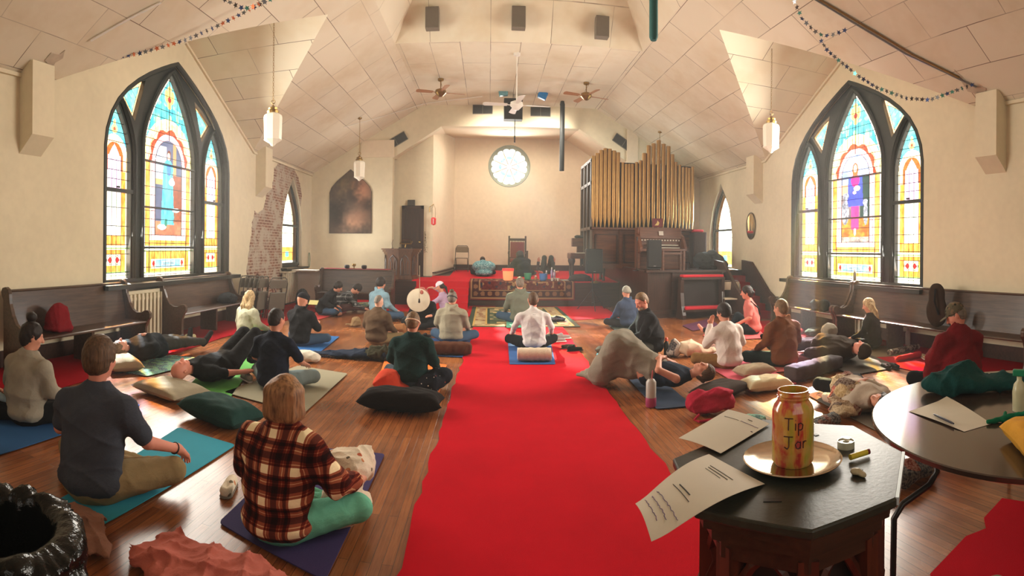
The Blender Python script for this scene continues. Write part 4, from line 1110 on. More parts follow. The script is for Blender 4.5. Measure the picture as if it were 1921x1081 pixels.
    # ---- top
    if top:
        t = Soft(st, .035); e = top.get('loose', .022)
        low = j['pel'] + V3(0, -.005, top.get('hem', 0) + .015)
        t.ell(low, (.182 * w + e, .155 + e * .8, .115), k=.03)
        t.ell(j['waist'] + up * .02, (.176 * w + e + belly, .136 + e + belly, .17), rot=TR, k=.07); t.ell(j['chest'] - up * .03, (.186 * w + e, .128 + e, .175), rot=TR, k=.06)
        t.cap(j['chest'] + up * .03, j['neckb'] - up * .005, .100 + e * .5, .052 + e * .6, k=.06)
        for q in 'rl':
            sh, el, wr = j['sh' + q], j['el' + q], j['wr' + q]
            t.cap(j['neckb'] + up * .012, sh, .040 + e * .6, .050 + e * .7, k=.07)
            if sleeves == 'long':
                t.cap(sh, el, .052 + e * .8, .045 + e * .8, k=.05); t.cap(el, el + (wr - el) * .93, .043 + e * .8, .032 + e * .5, k=.02)
            elif sleeves == 'short':
                t.cap(sh, sh + (el - sh) * .78, .050 + e * .8, .050 + e, k=.05)
            elif sleeves == 'mid':
                t.cap(sh, el, .050 + e * .8, .046 + e * .8, k=.035); t.cap(el, el + (wr - el) * .45, .044 + e * .7, .042 + e * .4, k=.02)
        nk = j['neckb'] + (j['hc'] - j['neckb']) * .42
        if not rot: t.plane((0, 0, top.get('cut', .05)), (0, 0, -1), .01)
        if not top.get('collar'): t.ell(nk + V3(0, .012, .008), (.070, .076, .058), k=.012, sub=True)
        else: t.cap(j['neckb'], nk, .062, .066, k=.01)
        if top.get('hood'):
            hb = j['neckb'] + V3(0, -.055, .02)
            t.cap(hb + tw @ V3(-.085, .03, .03), hb + tw @ V3(0, -.025, -.035), .042, .05, k=.02); t.cap(hb + tw @ V3(.085, .03, .03), hb + tw @ V3(0, -.025, -.035), .042, .05, k=.02)
            t.ell(hb + V3(0, -.02, -.07), (.08, .035, .07), k=.03)
        part(top.get('name', 'shirt'), t.mesh('shirt', crumple(len(label) * 13 + 5, top.get('amp', .019), 7)), top['mat'])
    # ---- hair and headwear
    p = lambda x, y, z: j['hc'] + HR @ V3(x, y, z)
    if hair:
        k = hair.get('kind', 'short')
        hs = min(st, .009)
        if k in ('short', 'crop'): me = hair_short(j['hc'], HR, 1.0, hs, .014 if k == 'short' else .005, hair.get('back', -.055), face=hair.get('face', .045), seed=len(label))
        elif k in ('bob', 'long', 'pony', 'bun', 'tied'):
            h = Soft(hs, .02); h.ell(p(0, -.012, .024), (.090, .108, .108), rot=HR); h.ell(p(0, -.05, -.025), (.078, .068, .085), rot=HR, k=.02)
            if k == 'bob':
                for q in (-1, 1): h.cap(p(q * .064, -.0, .03), p(q * .082, .008, -.080), .052, .046, k=.03); h.cap(p(q * .05, -.05, .02), p(q * .058, -.05, -.09), .062, .052, k=.03)
                h.cap(p(0, -.06, .02), p(0, -.066, -.09), .066, .052, k=.03)
            elif k == 'long':
                L = hair.get('length', .34)
                for q, x in enumerate((-.07, -.025, .025, .07)):
                    h.cap(p(x, -.045, -.01), p(x * 1.15, -.085, -.16), .045, .040, k=.02); h.cap(p(x * 1.15, -.085, -.16), p(x * 1.1 + .01 * (q - 1), -.095, -L), .038, .018, k=.015)
                for q in (-1, 1): h.cap(p(q * .072, .005, .02), p(q * .088, -.02, -.12), .030, .028, k=.02)
            elif k == 'pony':
                h.cap(p(0, -.09, .03), p(.02, -.125, -.08), .030, .034, k=.02); h.cap(p(.02, -.125, -.08), p(.02, -.10, -.26), .034, .014, k=.015)
            elif k == 'bun': h.ell(p(0, -.040, .168), (.052, .052, .046), rot=HR, k=.012)
            elif k == 'tied': h.cap(p(-.04, -.115, -.01), p(.04, -.115, -.01), .026, .026, k=.02)
            if k in ('pony', 'bun', 'tied', 'long'):
                h.plane(p(0, .072, .02), HR @ V3(0, .86, -.5), .012)
            else: h.ell(p(0, .115, -.05), (.066, .075, .10), rot=HR, sub=True, k=.015)
            if k in ('pony', 'bun', 'tied'):
                for q in (-1, 1): h.ell(p(q * .10, .02, -.04), (.030, .034, .040), rot=HR, sub=True, k=.01)
            me = h.mesh('hair', folds(len(label) + 1, hair.get('wave', .006), 30, (1, 0, .2)))
        elif k == 'beanie':
            h = Soft(hs, .015); h.ell(p(0, -.012, .045), (.088, .106, .102), rot=HR); h.ell(p(0, -.03, .03), (.09, .1, .08), rot=HR); h.plane(p(0, .04, .0), HR @ V3(0, .25, -1), .008)
            h.cap(p(-.04, -.1, .0), p(.04, -.1, .0), .012, .012, k=.05)
            me = h.mesh('beanie', folds(3, .003, 60, (1, 0, 0)))
        elif k == 'cap':
            h = Soft(hs, .012); h.ell(p(0, -.008, .040), (.086, .104, .092), rot=HR); h.plane(p(0, 0, .018), HR @ V3(0, .0, -1), .004)
            h.cap(p(-.02, .095, .026), p(.02, .095, .026), .012, .012); h.ell(p(0, .120, .022), (.062, .062, .008), rot=HR @ rotx(-.12), k=.008); h.ell(p(0, 0, .132), .008)
            me = h.mesh('cap')
        nm = {'beanie': 'beanie', 'cap': 'cap'}.get(k, 'hair')
        part(nm, me, hair['mat'])
        if hair.get('under'):
            part('hair', hair_short(j['hc'], HR, 1.0, hs, .004, hair.get('uback', -.055), seed=2), hair['under'])
        if hair.get('tail'):
            h = Soft(hs, .015); h.cap(p(0, -.10, -.01), p(.0, -.125, -.08), .024, .030); h.cap(p(.0, -.125, -.08), p(.01, -.10, -.26), .032, .014); part('hair', h.mesh('hair', folds(5, .005, 30, (1, 0, 0))), hair['tail'])
        if hair.get('band'):
            mb = MB(); pts = [p(.083 * math.cos(a), -.006 + .103 * math.sin(a), .012 - .030 * math.sin(a) * 1.0 - .01) for a in np.linspace(0, 2 * PI, 25)[:-1]]
            mb.tube([tuple(q) for q in pts], .011, 8, closed=True); part(hair.get('bandname', 'headband'), mb.mesh('band'), hair['band'])
    if extras: extras(root, j, part, HR, st)
    root['_j'] = 0; del root['_j']
    return root, j
# ================================================================ PEOPLE (seated on mats and blankets, facing the stage)
def plaid(name, stops, period, axes='xz', mode=None):
    t = NT(name); tc = t.n('TexCoord'); sp = t.n('SeparateXYZ'); t.l(tc.outputs['Object'], sp.inputs[0])
    outs = []
    for i, ax in enumerate(axes):
        v = sp.outputs[ax.upper()]
        f = t.math('FRACT', t.math('ADD', t.math('DIVIDE', v, period), .13 + i * .31))
        outs.append(t.ramp(f, stops, 'CONSTANT'))
    t.color(t.mix(1.0, outs[0], outs[1], mode) if mode else t.mix(.5, outs[0], outs[1])); t.set(Roughness=.95); t.b.inputs['Specular IOR Level'].default_value = .1
    t.bump(t.noise(t.co(), 90, 3), .3, .008); return t.m
def spotted(name, base, cols, scale, thr=.35, rough=.95, rings=False, bump=.35):
    """scattered blots of several colours on a ground colour"""
    t = NT(name); co = t.co(); v = t.n('TexVoronoi'); v.inputs['Scale'].default_value = scale; t.l(co, v.inputs['Vector'])
    sx = t.n('SeparateColor'); t.l(v.outputs['Color'], sx.inputs[0])
    st = [(i / len(cols), c) for i, c in enumerate(cols)]
    cr = t.ramp(sx.outputs[0], st, 'CONSTANT')
    nz = t.noise(co, scale * 2.2, 2)
    d = t.math('ADD', v.outputs['Distance'], t.math('MULTIPLY', nz, .25))
    m = t.math('LESS_THAN', d, thr)
    t.color(t.mix(m, base, cr)); t.set(Roughness=rough); t.b.inputs['Specular IOR Level'].default_value = .12
    t.bump(t.noise(co, 70, 4, .6), bump, .008); return t.m
SK = dict(fair='fair', pink='pink')
def person_at(px, py, crown, label, target=(0.6, 15.0), dyaw=0.0, seat=0.0, smin=.84, smax=1.10, back=.13, s=None, yaw=None, hh=.922, **kw):
    """seat contact seen at (px, py) on the floor (or on a cushion `seat` high), crown seen at row `top`"""
    g = G(px, py, seat); r0 = math.hypot(g.x, g.y); u = Vector((g.x, g.y)).normalized()
    if s is None:
        z = P(px, crown, r=r0 + back).z - seat; s = max(smin, min(smax, z / hh))
    x, y = g.x + u.x * back * s, g.y + u.y * back * s
    if yaw is None: yaw = math.atan2(-(target[0] - x), target[1] - y) + dyaw
    r, j = persona(kw.pop('name', 'person'), (x, y, seat), yaw, label, s=s, **kw)
    return r, s, j
H_brown = hair_mat('brown', (92, 66, 44)); H_dark = hair_mat('dark', (38, 28, 24)); H_auburn = hair_mat('auburn', (138, 90, 54), (188, 138, 92), 45)
H_blond = hair_mat('blond', (184, 146, 92), (226, 196, 146)); H_sand = hair_mat('sandy', (122, 92, 60)); H_grey = hair_mat('grey', (120, 108, 96)); H_pink = hair_mat('rose', (176, 96, 84))
T_khaki = cloth('khaki', (142, 120, 84)); T_black = cloth('black', (22, 22, 24)); T_jean = cloth('jeans', (58, 80, 104)); T_ljean = cloth('light_jeans', (132, 150, 152)); T_dgreen = cloth('dark_green_trousers', (34, 52, 54))
# 1 - near left, grey T-shirt
def wristband(root, j, part, HR, st):
    mb = MB(); w = j['wrr']; e = j['elr']; d = (w - e) / np.linalg.norm(w - e); x = np.cross(d, (0, 0, 1)); x /= np.linalg.norm(x); y = np.cross(x, d); c = w - d * .035
    mb.tube([tuple(c + (x * math.cos(a) + y * math.sin(a)) * .031) for a in np.linspace(0, 2 * PI, 17)[:-1]], .0045, 6, closed=True); part('bracelet', mb.mesh('b'), plain('black_band', (20, 20, 22), .5))
person_at(172, 958, 607, 'person in a charcoal grey T-shirt and khaki trousers on the bright turquoise mat', step=.0075, dyaw=.38,
          skin='pink', top=dict(mat=cloth('charcoal_tee', (66, 70, 80), var=.25)), sleeves='short', bottom=dict(mat=T_khaki), hair=dict(kind='short', mat=H_brown, back=-.075),
          arms=dict(elr=(.29, .12, .34), wrr=(.37, .36, .235), hdr=(.10, 1, -.75), hur=(.3, .6, 1)), width=1.06, extras=wristband, shoes=None, head=(-.12, .05, 0))
# 2 - far left, bun, pale sweatshirt
person_at(48, 806, 603, 'person with a dark top bun and loose pale grey sweatshirt, at the left', step=.009, skin='fair',
          dyaw=.45, top=dict(mat=cloth('oat_sweat', (150, 142, 126)), loose=.035), bottom=dict(mat=T_black), hair=dict(kind='bun', mat=H_dark), head=(-.7, .22, 0), width=1.0)
person_at(-42, 790, 622, 'person in a pale blue top, only a shoulder in view at the left edge', step=.014, top=dict(mat=cloth('pale_blue', (170, 194, 200))), bottom=dict(mat=T_black), hair=dict(kind='short', mat=H_brown))
# 3 - plaid flannel, auburn bob
M_flannel = plaid('rust_flannel', [(0, (255, 246, 222)), (.27, (152, 84, 66)), (.34, (214, 170, 140)), (.37, (152, 84, 66)), (.46, (92, 44, 38)), (.66, (160, 92, 72)), (.74, (220, 180, 150)), (.765, (160, 92, 72)), (.84, (92, 44, 38)), (.93, (160, 92, 72))], .165, mode='MULTIPLY')
person_at(520, 1036, 703, 'person with an auburn bob in a rust and cream plaid flannel shirt', step=.0075, skin='fair', dyaw=-.02,
          top=dict(mat=M_flannel, loose=.045, hem=-.01, cut=.025, collar=1), bottom=dict(mat=cloth('mint', (110, 190, 160))), hair=dict(kind='bob', mat=H_auburn, wave=.004), width=1.02,
          arms=dict(elr=(.30, .13, .33), wrr=(.33, .36, .26), hdr=(-.2, 1, -.2)), head=(0, .12, 0))
# 6 - blonde, pale sweater
person_at(462, 643, 544, 'person with long wavy blonde hair and a pale sage sweater, sitting near the left pew', step=.012, dyaw=.1,
          top=dict(mat=cloth('sage_white', (186, 188, 164)), loose=.045), bottom=dict(mat=T_black), hair=dict(kind='long', mat=H_blond, length=.32, wave=.01), head=(.25, .15, 0), width=.95)
# 7 - navy tee, light jeans
person_at(512, 738, 577, 'person in a navy T-shirt and light jeans on the patterned grey towel', step=.0095, dyaw=.20, skin='fair',
          top=dict(mat=cloth('navy_tee', (26, 32, 48))), sleeves='short', bottom=dict(mat=T_ljean), hair=dict(kind='crop', mat=H_dark, back=-.05), shoes=dict(mat=cloth('black_sock', (20, 20, 22))),
          arms=dict(elr=(.29, .09, .34), wrr=(.24, .30, .26)), head=(-.3, .1, 0))
# 8 - black hoodie and cap
person_at(562, 652, 548, 'person in a black hooded top and dark cap, jeans, reading on a blue mat', step=.012, dyaw=.22,
          top=dict(mat=cloth('black_hoodie', (22, 22, 26)), loose=.04, hood=True), bottom=dict(mat=T_jean), hair=dict(kind='cap', mat=cloth('dark_cap', (24, 24, 30))), head=(-.35, .35, 0),
          arms=dict(elr=(.24, .18, .32), wrr=(.12, .36, .33), hdr=(-.3, .8, .5), ell=(-.24, .18, .32), wrl=(-.02, .38, .33), hdl=(.2, .8, .5)))
# 9 - dark figure behind, leaning
person_at(606, 593, 552, 'person in black leaning forward, beside the left radiator', step=.014, dyaw=-.5, lean=.55, top=dict(mat=cloth('black_coat', (26, 26, 30)), loose=.05, hood=True), bottom=dict(mat=T_jean), hair=dict(kind='short', mat=H_dark), head=(0, .5, 0), s=.95)
# 10 - plaid shirt folded over
M_greyplaid = plaid('grey_plaid', [(0, (200, 200, 196)), (.12, (70, 70, 72)), (.45, (30, 30, 34)), (.7, (90, 90, 90)), (.85, (40, 40, 44))], .11)
person_at(628, 588, 545, 'person in a black and white plaid shirt folded right over their legs', step=.014, yaw=-1.15, lean=1.05, top=dict(mat=M_greyplaid, loose=.03), bottom=dict(mat=cloth('plum', (84, 52, 50))), hair=dict(kind='short', mat=H_dark), head=(0, 1.1, 0), s=1.0,
          arms=dict(elr=(.25, .45, .22), ell=(-.25, .45, .22), wrr=(.2, .68, .12), wrl=(-.2, .68, .12)), legs=dict(knr=(.2, .46, .16), knl=(-.2, .46, .12), anr=(.15, .85, .07), anl=(-.12, .75, .07), tor=(.15, .95, .1), tol=(-.12, .86, .1)), shoes=dict(mat=T_black))
# 11, 12
person_at(709, 604, 519, 'person in a light blue hooded sweatshirt behind the bald person', step=.013, top=dict(mat=cloth('sky_hoodie', (120, 150, 164)), loose=.035, hood=True), bottom=dict(mat=T_jean), hair=dict(kind='short', mat=H_dark), head=(0, .18, 0), width=1.02)
person_at(706, 648, 553, 'bald person in a loose brown jacket with a grey fringe of hair', step=.012, top=dict(mat=cloth('brown_jacket', (84, 64, 46)), loose=.05, collar=1), bottom=dict(mat=T_khaki), hair=dict(kind='crop', mat=H_grey, face=-.09), skin='pale', head=(0, .22, 0), width=1.05,)
# 13 - bottle green sweater
person_at(770, 736, 584, 'person in a dark green velvety jumper with a pale headband and pinned sandy hair', step=.0095, top=dict(mat=cloth('bottle_green', (16, 46, 44), bump=.6), loose=.04, hem=.05, cut=.10), bottom=dict(mat=cloth('slate_jeans', (64, 76, 86))), hair=dict(kind='crop', mat=H_sand, band=cloth('cream_band', (226, 196, 170)), tail=None), head=(0, .2, 0),
          arms=dict(elr=(.27, .08, .33), ell=(-.27, .08, .33), wrr=(.24, .32, .2), wrl=(-.24, .32, .2)))
# 14 - drummer, facing the room
dr = person_at(797, 616, 528, 'person with rose-brown hair in black, bowed behind a frame drum', step=.012, yaw=PI * .96, top=dict(mat=T_black, loose=.03), bottom=dict(mat=T_black, name='skirt'), hair=dict(kind='long', mat=H_pink, length=.26), head=(0, .7, 0), lean=.35, s=.93,
          arms=dict(elr=(.27, .16, .30), wrr=(.22, .36, .30), hdr=(-.4, .8, 0), ell=(-.27, .16, .30), wrl=(-.22, .36, .30), hdl=(.4, .8, 0)))
# 15 - lavender
person_at(838, 600, 519, 'person in a lavender tracksuit and white baseball cap, leaning towards the drum with a beater', step=.011, yaw=1.25, top=dict(mat=cloth('lavender', (176, 150, 176)), loose=.015), bottom=dict(mat=cloth('lavender_leggings', (196, 158, 186))),
          hair=dict(kind='cap', mat=cloth('white_cap', (226, 214, 224)), tail=H_dark, under=H_dark), skin='fair', head=(0, .45, 0), lean=.22, s=.93,
          arms=dict(elr=(.30, .28, .62), wrr=(.18, .48, .72), hdr=(-.1, 1, -.1), cr=1.2, ell=(-.22, .25, .40), wrl=(-.10, .46, .32), hdl=(0, 1, 0)))
# 16 - pale grey hoodie
person_at(846, 648, 545, 'person in a pale grey hoodie with a dark headband and tied-up hair', step=.0105, seat=.0, top=dict(mat=cloth('pale_grey_hoodie', (150, 142, 122)), loose=.035, hood=True, cut=.09), bottom=dict(mat=T_jean), dyaw=.05,
          hair=dict(kind='crop', mat=H_grey, band=plain('black_strap', (26, 26, 34), .6), tail=None), head=(-.05, .15, 0), width=1.02, extras=lambda root, j, part, HR, st: part('hair_knot', Soft(.008, .01).ell(j['hc'] + HR @ V3(0, -.06, .115), (.042, .04, .04)).mesh('k', folds(2, .004, 30)), H_brown))
# 17, 18 - middle
person_at(976, 609, 519, 'person in a grey-green hoodie and jeans on the patterned rug', step=.0115, dyaw=.12, top=dict(mat=cloth('grey_green_hoodie', (104, 108, 94)), loose=.035, hood=True), bottom=dict(mat=T_jean), hair=dict(kind='crop', mat=H_grey), head=(-.1, .1, 0))
person_at(1000, 660, 547, 'person in a white long-sleeved top and black trousers in the middle of the runner', step=.0095, top=dict(mat=cloth('white_ribbed', (206, 200, 196), bump=.5), loose=.018, collar=1, hem=.0, cut=.06), bottom=dict(mat=T_black), hair=dict(kind='crop', mat=H_brown), skin='pink', width=1.05,
          arms=dict(elr=(.29, .06, .36), wrr=(.32, .24, .23), ell=(-.29, .06, .36), wrl=(-.32, .24, .23)),
          extras=lambda root, j, part, HR, st: part('logo', MB().tube([(-.02, -.105, .565), (-.012, -.107, .573), (-.004, -.108, .565)], .0022, 5).tube([(.004, -.108, .565), (.012, -.107, .573), (.02, -.105, .565)], .0022, 5).mesh('logo'), T_black))
# 19 - beanie
person_at(1178, 617, 537, 'person in a grey knitted beanie and navy padded jacket by the loft front', step=.012, dyaw=-.05, top=dict(mat=cloth('navy_jacket', (52, 62, 84)), loose=.04, hood=True), bottom=dict(mat=cloth('charcoal_trousers', (44, 42, 42))), hair=dict(kind='beanie', mat=cloth('grey_knit', (146, 142, 130), bump=.8), under=None), head=(0, .15, 0),
          arms=dict(ell=(-.27, .08, .32), wrl=(-.26, .30, .16), hdl=(0, 1, -.2)))
# 20 - black hoodie, profile
person_at(1220, 668, 549, 'bearded person in a black hooded top bowing their head, by the grey-brown bag', step=.009, yaw=1.60, skin='pink', top=dict(mat=cloth('ink_hoodie', (26, 24, 26)), loose=.045, hood=True), bottom=dict(mat=cloth('olive_grey', (58, 58, 52))),
          hair=dict(kind='crop', mat=H_sand, face=-.005), head=(.35, .5, 0), lean=.16, sleeves='mid', belly=.03, s=1.04, width=1.08,
          arms=dict(elr=(.24, .18, .33), wrr=(.05, .42, .22), hdr=(-.2, .8, -.6), ell=(-.24, .18, .33), wrl=(-.06, .42, .22), hdl=(.2, .8, -.6)),
          legs=dict(knr=(.30, .42, .12), knl=(-.34, .40, .12), anr=(-.02, .52, .07), anl=(.08, .62, .06), tor=(-.14, .52, .05), tol=(.2, .64, .04)), shoes=dict(mat=T_black),
          extras=lambda root, j, part, HR, st: part('beard', Soft(.009, .015).ell(j['hc'] + HR @ V3(0, .060, -.085), (.050, .045, .045), rot=HR).ell(j['hc'] + HR @ V3(0, .105, -.05), (.03, .03, .022), rot=HR, sub=True).mesh('beard', folds(2, .002, 60)), hair_mat('greying', (150, 132, 110))))
# 22 - white shirt
person_at(1368, 696, 568, 'person in a white long-sleeved shirt and tan trousers on the pink mat, chin in hand', step=.009, dyaw=-.10, top=dict(mat=cloth('white_shirt', (214, 200, 192)), loose=.03, cut=.05), bottom=dict(mat=cloth('tan', (132, 96, 56))), hair=dict(kind='short', mat=H_dark, back=-.06), head=(.35, .2, 0), lean=.16,
          arms=dict(ell=(-.24, .22, .34), wrl=(-.10, .33, .58), hdl=(.1, -.2, 1), hul=(0, 1, 0), elr=(.27, .08, .34)))
# 23 - pink top, dark trousers, leaning
person_at(1412, 630, 531, 'person in a rose top with black straps, in front of the folding chair', step=.011, yaw=1.05, skin='pink', top=dict(mat=cloth('rose_top', (196, 108, 100)), loose=.012), sleeves='short', bottom=dict(mat=cloth('ink_blue', (26, 34, 40))), hair=dict(kind='tied', mat=H_dark), head=(.1, .1, 0), s=1.02, lean=.12,
          legs=dict(knr=(.30, .30, .30), knl=(-.10, .50, .10), anr=(.05, .45, .08), anl=(-.04, .92, .07), tor=(-.08, .45, .05), tol=(-.04, 1.0, .16)),
          extras=lambda root, j, part, HR, st: part('strap', MB().tube([tuple(V3(q * .10, .09, .40)) for q in (1,)] + [tuple(V3(.105, .03, .625)), tuple(V3(.07, -.10, .50)), tuple(V3(0, -.13, .38))], .014, 6).tube([(-.10, .09, .40), (-.105, .03, .625), (-.07, -.10, .50), (0, -.13, .38)], .014, 6).mesh('s'), T_black))
# 24 - brown hoodie
person_at(1470, 692, 560, 'person in a brown hooded sweatshirt and dark green trousers', step=.0095, dyaw=-.28, top=dict(mat=cloth('brown_hoodie', (112, 66, 40)), loose=.035, hood=True), bottom=dict(mat=T_dgreen), hair=dict(kind='crop', mat=H_sand, back=-.07), head=(.3, .1, 0), width=1.03,
          legs=dict(knl=(-.38, .34, .12)))
# 26 - long blonde
person_at(1636, 658, 558, 'person with long straight blonde hair in a black top, near the right pew', step=.0115, dyaw=-.05, top=dict(mat=cloth('soft_black', (30, 30, 30)), loose=.03), bottom=dict(mat=T_black), hair=dict(kind='long', mat=H_blond, length=.42, wave=.004), head=(.35, .3, 0), width=.95)
# 27 - red blanket and cap
def shawl(root, j, part, HR, st):
    t = Soft(.012, .05); s_ = V3(0, 0, 0)
    t.cap(j['neckb'] + V3(0, -.02, -.02), j['waist'], .14, .23, flat=((0, 1, 0), .85)); t.cap(j['waist'], (0, .03, -.12), .24, .29, flat=((0, 1, 0), .9)); t.cap(j['shl'] + V3(0, 0, -.01), j['shr'] + V3(0, 0, -.01), .092, .092)
    for q in 'rl': t.cap(j['sh' + q], j['el' + q], .10, .11); t.cap(j['el' + q], j['wr' + q] + V3(0, .04, 0), .11, .10); t.cap(j['el' + q], j['el' + q] + V3(0, .1, -.3), .10, .14)
    t.ell(j['neckb'] + V3(0, .05, .06), (.075, .085, .07), sub=True, k=.02); t.plane((0, 0, -.19), (0, 0, -1))
    part('blanket', t.mesh('blanket', crumple(8, .022, 8)), cloth('maroon_blanket', (112, 16, 22), bump=.8, bscale=140))
g = P(1803, 760, z=0)
persona('person', (P(1800, 700, r=5.25).x, P(1800, 700, r=5.25).y, .20), -.25, 'person wrapped in a dark red blanket wearing a camouflage cap, head bowed', skin='pink', s=.97, step=.010,
        top=None, bottom=dict(mat=T_black), hair=dict(kind='cap', mat=spotted('camouflage', (92, 84, 66), [(60, 58, 46), (120, 96, 76), (40, 40, 34)], 30, .55), under=H_grey), head=(1.0, .5, 0), lean=.05, extras=shawl,
        J=dict(), arms=dict(elr=(.22, .1, .34), ell=(-.22, .1, .34), wrr=(.08, .28, .25), wrl=(-.08, .28, .25)))

# ---- lying people
def lying(head_g, feet_dir, label, knees=True, z=.02, arms=None, s=1.0, legs=None, **kw):
    """on the back, head at the floor point head_g, feet towards feet_dir"""
    d = Vector((-feet_dir[0], -feet_dir[1], 0)).normalized(); Y = Vector((0, 0, 1)); X = Y.cross(d)
    R = Matrix((X, Y, d)).transposed()
    hipp = Vector((head_g[0], head_g[1], 0)) - d * .80 * s
    loc = hipp + Vector((0, 0, .125 * s + z)) - d * .10 * s
    L = dict(knr=(.11, .34, -.22), knl=(-.11, .34, -.22), anr=(.11, -.02, -.40), anl=(-.11, -.02, -.40), tor=(.12, -.06, -.58), tol=(-.12, -.06, -.58)) if knees else \
        dict(knr=(.12, .0, -.34), knl=(-.12, .0, -.34), anr=(.15, -.05, -.74), anl=(-.15, -.05, -.74), tor=(.20, .08, -.82), tol=(-.20, .08, -.82))
    if legs: L.update(legs)
    A = dict(elr=(.27, -.02, .36), wrr=(.30, -.04, .10), ell=(-.27, -.02, .36), wrl=(-.30, -.04, .10), hdr=(.1, 0, -1), hdl=(-.1, 0, -1), hur=(0, 1, 0), hul=(0, 1, 0), cr=.3, cl=.3)
    if arms: A.update(arms)
    return persona('person', tuple(loc), 0, label, s=s, rot=R.to_euler(), legs=L, arms=A, lean=.0, **kw)
g5 = G(322, 733); g4 = G(212, 688)
lying((g5.x + .02, g5.y), (.30, 1), 'bald person in a black T-shirt lying on a green mat with knees raised', knees=True, z=.05, step=.009, skin='pink', top=dict(mat=cloth('black_tee', (24, 26, 28))), sleeves='short', bottom=dict(mat=T_black, len=.86), hair=None, shoes=dict(mat=cloth('black_shoe', (18, 18, 20)), name='shoe'), s=1.03, headpos=(0, .035, .80), head=(0, -.05, 0),
      legs=dict(knr=(.11, .32, -.26), knl=(-.11, .30, -.30), anr=(.10, -.05, -.42), anl=(-.10, -.05, -.44), tor=(.12, -.09, -.60), tol=(-.1, -.09, -.60)),
      extras=lambda root, j, part, HR, st: part('drawstring', MB().tube([(.03, .135, .10), (.05, .15, .06), (.09, .14, .05), (.10, .15, .02)], .004, 5).tube([(-.03, .135, .10), (-.05, .15, .05), (-.02, .15, .02), (-.05, .145, -.01)], .004, 5).mesh('d'), cloth('white_cord', (220, 216, 206))))
lying((g4.x, g4.y), (.16, 1), 'person in dark clothes lying flat by the left pew, hand on chest', knees=False, z=.06, step=.012, skin='fair', top=dict(mat=cloth('dark_sweat', (30, 36, 42)), loose=.04), bottom=dict(mat=cloth('dark_camo', (44, 42, 38))), hair=dict(kind='crop', mat=H_sand), shoes=dict(mat=T_black), s=1.02, headpos=(0, .045, .80),
      arms=dict(elr=(.28, .04, .42), wrr=(.06, .16, .34), hdr=(-1, .1, .1), ell=(-.30, .0, .70), wrl=(-.10, .02, .92), hdl=(1, 0, 0)))
g25 = G(1628, 688)
lying((g25.x, g25.y), (-.34, 1), 'person asleep on their back in a dark brown coat, by the long-haired blonde', knees=False, z=.06, step=.012, skin='pink', top=dict(mat=cloth('umber_coat', (54, 42, 30)), loose=.075), bottom=dict(mat=cloth('umber_trousers', (48, 38, 30))), hair=dict(kind='beanie', mat=cloth('brown_beanie', (52, 42, 30)), under=None), s=1.02, headpos=(0, .035, .80), shoes=dict(mat=T_black))
g21 = G(1330, 752)
def bl21(root, j, part, HR, st):
    t = Soft(.012, .06); k1, k2 = j['knr'], j['knl']
    t.cap(j['pel'] + V3(0, .03, .08), (k1 + k2) / 2, .20, .17, flat=((0, 1, 0), .9)); t.cap(k1, j['anr'] + V3(.05, .0, 0), .14, .15); t.cap(k2, j['anl'] + V3(-.05, .0, 0), .14, .15); t.cap(k1, k2, .11, .11)
    t.box((0, .04, -.20), (.17, .12, .20), .06, k=.08); t.cap((0, .12, -.22), (0, -.08, -.56), .13, .10, k=.1); t.cap(k1, (.16, -.09, -.40), .10, .05, k=.12); t.cap(k2, (-.18, -.09, -.40), .10, .05, k=.12); t.box((.05, -.09, -.62), (.20, .03, .14), .03)
    t.cap(k1, (.30, -.09, -.12), .08, .04, k=.1); t.cap(j['pel'] + V3(.1, .05, 0), (.26, -.09, .0), .09, .04, k=.1)
    part('blanket', t.mesh('blanket', crumple(21, .020, 7)), cloth('grey_blanket', (138, 130, 116)))
lying((2.40, 5.34), (-1.0, .72), 'person in a navy vest lying with knees up under a grey blanket', knees=True, z=.07, step=.009, skin='fair', top=dict(mat=cloth('navy_vest', (34, 44, 60)), loose=.012), sleeves='none', bottom=None, hair=dict(kind='tied', mat=H_brown), s=.97, headpos=(0, .06, .80), head=(.5, -.1, 0),
      legs=dict(knr=(.11, .33, -.22), knl=(-.11, .33, -.22), anr=(.10, -.03, -.42), anl=(-.10, -.03, -.42), tor=(.10, -.07, -.58), tol=(-.10, -.07, -.58)),
      arms=dict(ell=(-.27, .10, .34), wrl=(-.04, .18, .28), hdl=(1, .1, .1), elr=(.27, .06, .36), wrr=(.07, .18, .24), hdr=(-1, .1, .1)), extras=bl21)
g28 = G(1672, 800)
g28 = G(1664, 796)
lying((g28.x, g28.y), (.22, 1), 'dark-haired person in a white sweatshirt curled up by the round table', knees=True, legs=dict(knr=(.24, .02, -.20), knl=(-.24, .02, -.20), anr=(.10, .0, -.34), anl=(-.10, .0, -.36), tor=(.12, -.04, -.46), tol=(-.12, -.04, -.48)), z=.02, step=.011, skin='fair', top=dict(mat=cloth('white_sweat', (190, 176, 160)), loose=.04), bottom=dict(mat=T_black), hair=dict(kind='long', mat=H_dark, length=.2), s=.95, headpos=(0, .03, .80), head=(.9, 0, 0), arms=dict(elr=(.26, .02, .38), wrr=(.05, .15, .35), hdr=(-1, 0, 0)))
